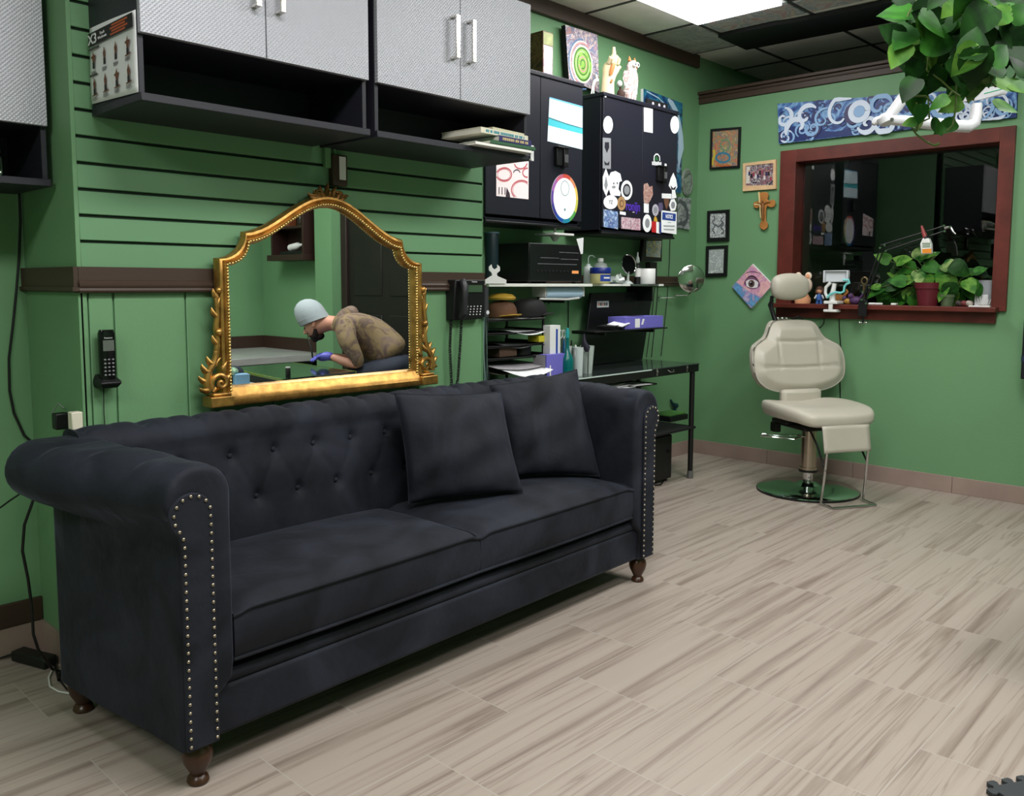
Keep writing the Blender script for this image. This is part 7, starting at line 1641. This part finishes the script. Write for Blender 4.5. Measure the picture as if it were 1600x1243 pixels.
b = B(); b.lathe([(0,0),(.035,0),(.04,.07),(.02,.1),(0,.1)], (1.08,4.1,zq0+.241), 16); tag(b.o('glass_vessel', JG), 'small glass vessel on the upper shelf of the display box in the mirror', 'vessel')
b = B(); b.box((1.22,4.06,zq0+.241),(1.34,4.14,zq0+.36)); tag(b.o('orange_box', M('orange_brown', (120,62,34), .6), bev=.003), 'orange-brown box on the upper shelf of the display box in the mirror', 'box')
# ---------------------------------------------------------------- the seated person
def skin(name, verts, edges, radii, mat, parent, sub=2, root=0):
    L = V(parent_loc(parent)); me = bpy.data.meshes.new(name); me.from_pydata([tuple(V(v)-L) for v in verts], edges, [])
    ob = bpy.data.objects.new(name, me); C.objects.link(ob); ob.parent = parent; me.materials.append(mat)
    m = ob.modifiers.new('Skin','SKIN'); m.use_smooth_shade = True
    if not me.skin_vertices: 
        bpy.context.view_layer.objects.active = ob
    sk = me.skin_vertices[0].data if me.skin_vertices else None
    for i, r in enumerate(radii):
        sk[i].radius = (r, r) if not isinstance(r, tuple) else r; sk[i].use_root = (i == root)
    s_ = ob.modifiers.new('Sub','SUBSURF'); s_.levels = sub; s_.render_levels = sub
    # bake to a plain mesh
    dg = bpy.context.evaluated_depsgraph_get(); dg.update(); nm = bpy.data.meshes.new_from_object(ob.evaluated_get(dg))
    ob.modifiers.clear(); ob.data = nm; nm.shade_smooth(); nm.name = name
    if not nm.materials: nm.materials.append(mat)
    return ob
def parent_loc(p):
    while p.parent: p = p.parent
    return p['_l']
Hp = V((-.405,3.885,.64)); Fv = V((.75,-.66,0)).normalized(); Lv = V((-.66,-.75,0)).normalized()
def Q(f, l, z): return Hp+Fv*f+Lv*l+V((0,0,z-Hp.z))
pers = thing('person', 'person in a grey beanie and camouflage hoodie bent over a table, seen in the mirror', 'person', (Hp.x,Hp.y,0))
SKN = M('skin', (206,150,128), .5, var=.05); DEN = M('dark_denim', (34,40,54), .8, var=.2, vscale=20)
CAMO = paint('camouflage_cloth', [(104,86,78),(132,112,100),(96,78,70),(140,120,86),(120,100,90),(88,70,64)], 7, .8, rough=.85)
GLV = M('glove_violet', (104,104,206), .4); BEAN = M('beanie_grey', (158,168,172), .9, bump=.5, bscale=150); BEARD = M('beard_dark', (44,32,28), .9, bump=.5, bscale=200)
# body: head, neck and bare forearms as one figure under the clothes
bv = [Q(0,0,.66),Q(.06,0,.76),Q(.18,0,.86),Q(.30,0,.92),Q(.40,0,.965),Q(.47,0,.965),Q(.54,0,.955),Q(.60,0,.94),
      Q(.33,.17,.93),Q(.26,.22,.80),Q(.20,.20,.675),Q(.32,.17,.70),Q(.42,.14,.735),
      Q(.33,-.17,.93),Q(.32,-.24,.80),Q(.34,-.22,.68),Q(.42,-.12,.70),Q(.50,-.05,.715),
      Q(.05,.11,.62),Q(.38,.17,.52),Q(.36,.17,.12),Q(.48,.18,.05),Q(.05,-.11,.62),Q(.38,-.17,.52),Q(.36,-.17,.12),Q(.48,-.18,.05)]
be = [(0,1),(1,2),(2,3),(3,4),(4,5),(5,6),(6,7),(3,8),(8,9),(9,10),(10,11),(11,12),(3,13),(13,14),(14,15),(15,16),(16,17),(0,18),(18,19),(19,20),(20,21),(0,22),(22,23),(23,24),(24,25)]
br = [.09,.09,.10,.10,.06,.06,.085,.075,.06,.045,.038,.034,.026,.06,.045,.038,.034,.026,.07,.055,.04,.03,.07,.055,.04,.03]
body = skin('body', bv, be, br, SKN, pers)
# face: tilted downwards, forward of the skull centre
hd = (Fv*.82+V((0,0,-.57))).normalized(); hu = (Fv*.57+V((0,0,.82))).normalized(); hc = Q(.565,0,.955)
b = B(); b.ball(hc+hd*.0, (.078,.078,.10), 18, 12)
b.T = None
b.tube([hc+hd*.075+hu*.018, hc+hd*.098-hu*.012, hc+hd*.085-hu*.022], [.008,.014,.009], 10)
b.tube([hc+hd*.02-hu*.06, hc+hd*.06-hu*.07], [.055,.035], 12); b.o('face', SKN, body)
for s_ in (-1,1): B().ball(hc+hd*.068+Lv*s_*.03+hu*.012, (.011,.011,.009), 10, 8).o('eye', M('eye_dark', (40,30,28), .3), body)
for s_ in (-1,1): B().ball(hc+Lv*s_*.08-hd*.01-hu*.005, (.014,.014,.026), 10, 8).o('ear', SKN, body)
b = B(); b.tube([hc+hd*.084+Lv*.02-hu*.045, hc+hd*.09-hu*.047, hc+hd*.084-Lv*.02-hu*.045], [.004,.006,.004], 8); b.o('mouth', M('lips', (170,100,90), .5), body)
b = B(); b.ball(hc+hd*.038-hu*.078, (.055,.055,.034), 16, 10); b.tube([hc+Lv*.066-hu*.035, hc+hd*.03+Lv*.05-hu*.07, hc+hd*.06-hu*.085, hc+hd*.03-Lv*.05-hu*.07, hc-Lv*.066-hu*.035], [.012,.022,.028,.022,.012], 12); b.o('beard', BEARD, pers)
# beanie
b = B(); R = []
for t_, k in ((.0,.092),(.01,.098),(.035,.101),(.065,.10),(.10,.094),(.135,.078),(.16,.05),(.172,.02)):
    c_ = hc+hu*(t_+.018)-hd*(.012+.12*max(0,t_-.03)); ax1 = (hd*1.0+hu*.25).normalized(); R.append([c_+ax1*k*1.08*math.cos(a)+Lv*k*math.sin(a) for a in [2*PI*i/28 for i in range(28)]])
b.rings(R); b.o('beanie', BEAN, pers)
b = B(); b.rings([[c+V((0,0,0)) for c in r] for r in [[hc+hu*(t_+.018)-hd*.012+(hd+hu*.25).normalized()*k*1.08*math.cos(a)+Lv*k*math.sin(a) for a in [2*PI*i/28 for i in range(28)]] for t_,k in ((-.004,.094),(-.002,.102),(.036,.104),(.038,.097))]]); b.o('beanie_cuff', BEAN, pers)
# hoodie
jv = [Q(-.02,0,.70),Q(.05,0,.78),Q(.16,0,.87),Q(.27,0,.925),Q(.36,0,.965),
      Q(.30,.165,.94),Q(.29,.215,.87),Q(.25,.225,.79),Q(.20,.21,.70),Q(.24,.20,.69),
      Q(.30,-.165,.94),Q(.31,-.225,.86),Q(.32,-.235,.77),Q(.34,-.22,.70)]
je = [(0,1),(1,2),(2,3),(3,4),(3,5),(5,6),(6,7),(7,8),(8,9),(3,10),(10,11),(11,12),(12,13)]
jr = [.165,.158,.165,.15,.10,.085,.075,.066,.058,.05,.085,.075,.066,.056]
skin('hoodie', jv, je, jr, CAMO, pers)
b = B(); b.tube([Q(.40,.085,.93),Q(.37,.10,.98),Q(.33,.07,1.02),Q(.30,0,1.035),Q(.33,-.07,1.02),Q(.37,-.10,.98),Q(.40,-.085,.93)], [.03,.04,.05,.055,.05,.04,.03], 14); b.o('hood', CAMO, pers)
# trousers, shoes
skin('trousers', [Q(-.06,0,.66),Q(.02,.10,.62),Q(.38,.17,.53),Q(.36,.17,.14),Q(.02,-.10,.62),Q(.38,-.17,.53),Q(.36,-.17,.14),Q(-.12,0,.62)], [(0,1),(1,2),(2,3),(0,4),(4,5),(5,6),(0,7)], [.17,.125,.09,.06,.125,.09,.06,.15], DEN, pers)
for s_ in (-1,1): b = B(); b.tube([Q(.30,s_*.17,.045),Q(.38,s_*.172,.05),Q(.46,s_*.178,.04),Q(.55,s_*.18,.028)], [.036,.044,.042,.026], 12, flat=.85); b.o('shoe', BLK, pers)
# gloved hands with separate fingers
for s_, wr, hd_ in ((1, Q(.41,.14,.733), Q(.49,.12,.735)), (-1, Q(.49,-.05,.713), Q(.56,.0,.715))):
    ax = (hd_-wr).normalized(); sd = ax.cross(V((0,0,1))).normalized()*(-s_)
    vs = [wr-ax*.01, wr+ax*.035, wr+ax*.07]; es = [(0,1),(1,2)]; rs = [.03,.036,.032]
    for k in range(4):
        o1 = wr+ax*.075+sd*(.027-.018*k); l = (.036,.042,.04,.032)[k]; i0 = len(vs)
        vs += [o1, o1+ax*l*.6+V((0,0,-.004)), o1+ax*l*1.05+V((0,0,-.018)), o1+ax*l*1.3+V((0,0,-.032))]; es += [(2,i0),(i0,i0+1),(i0+1,i0+2),(i0+2,i0+3)]; rs += [.0095,.009,.0085,.007]
    i0 = len(vs); th = wr+ax*.03+sd*.035; vs += [th, th+sd*.022+ax*.02, th+sd*.022+ax*.045+V((0,0,-.01))]; es += [(1,i0),(i0,i0+1),(i0+1,i0+2)]; rs += [.012,.011,.009]
    skin('glove', vs, es, rs, GLV, pers, sub=1)
# pen the person holds
b = B(); hq = Q(.555,.115,.72); b.tube([hq, hq+V((0,0,.05))+Fv*.005, Q(.60,.06,.86), Q(.62,.02,.93)], [.006,.007,.003,.002], 8); tag(b.o('tattoo_pen', BLK), 'thin black cable-fed pen in the gloved hand, seen in the mirror', 'pen')
t = thing('stool', 'round black rolling stool under the seated person seen in the mirror', 'stool', (Hp.x,Hp.y,0))
B().lathe([(0,.43),(.16,.43),(.175,.445),(.175,.475),(.16,.49),(0,.49)], (Hp.x,Hp.y,0), 32).o('seat', BLK, t); B().cyl((Hp.x,Hp.y,.08),(Hp.x,Hp.y,.43),.025).o('column', CHR, t)
for k in range(5): a = 2*PI*k/5; l = B().tube([(Hp.x,Hp.y,.09),(Hp.x+.22*math.cos(a),Hp.y+.22*math.sin(a),.06)], [.018,.012], 8).o('leg', CHR, t); B().ball((Hp.x+.22*math.cos(a),Hp.y+.22*math.sin(a),.026), (.012,.026,.026), 12, 8).o('caster', BLK, l)
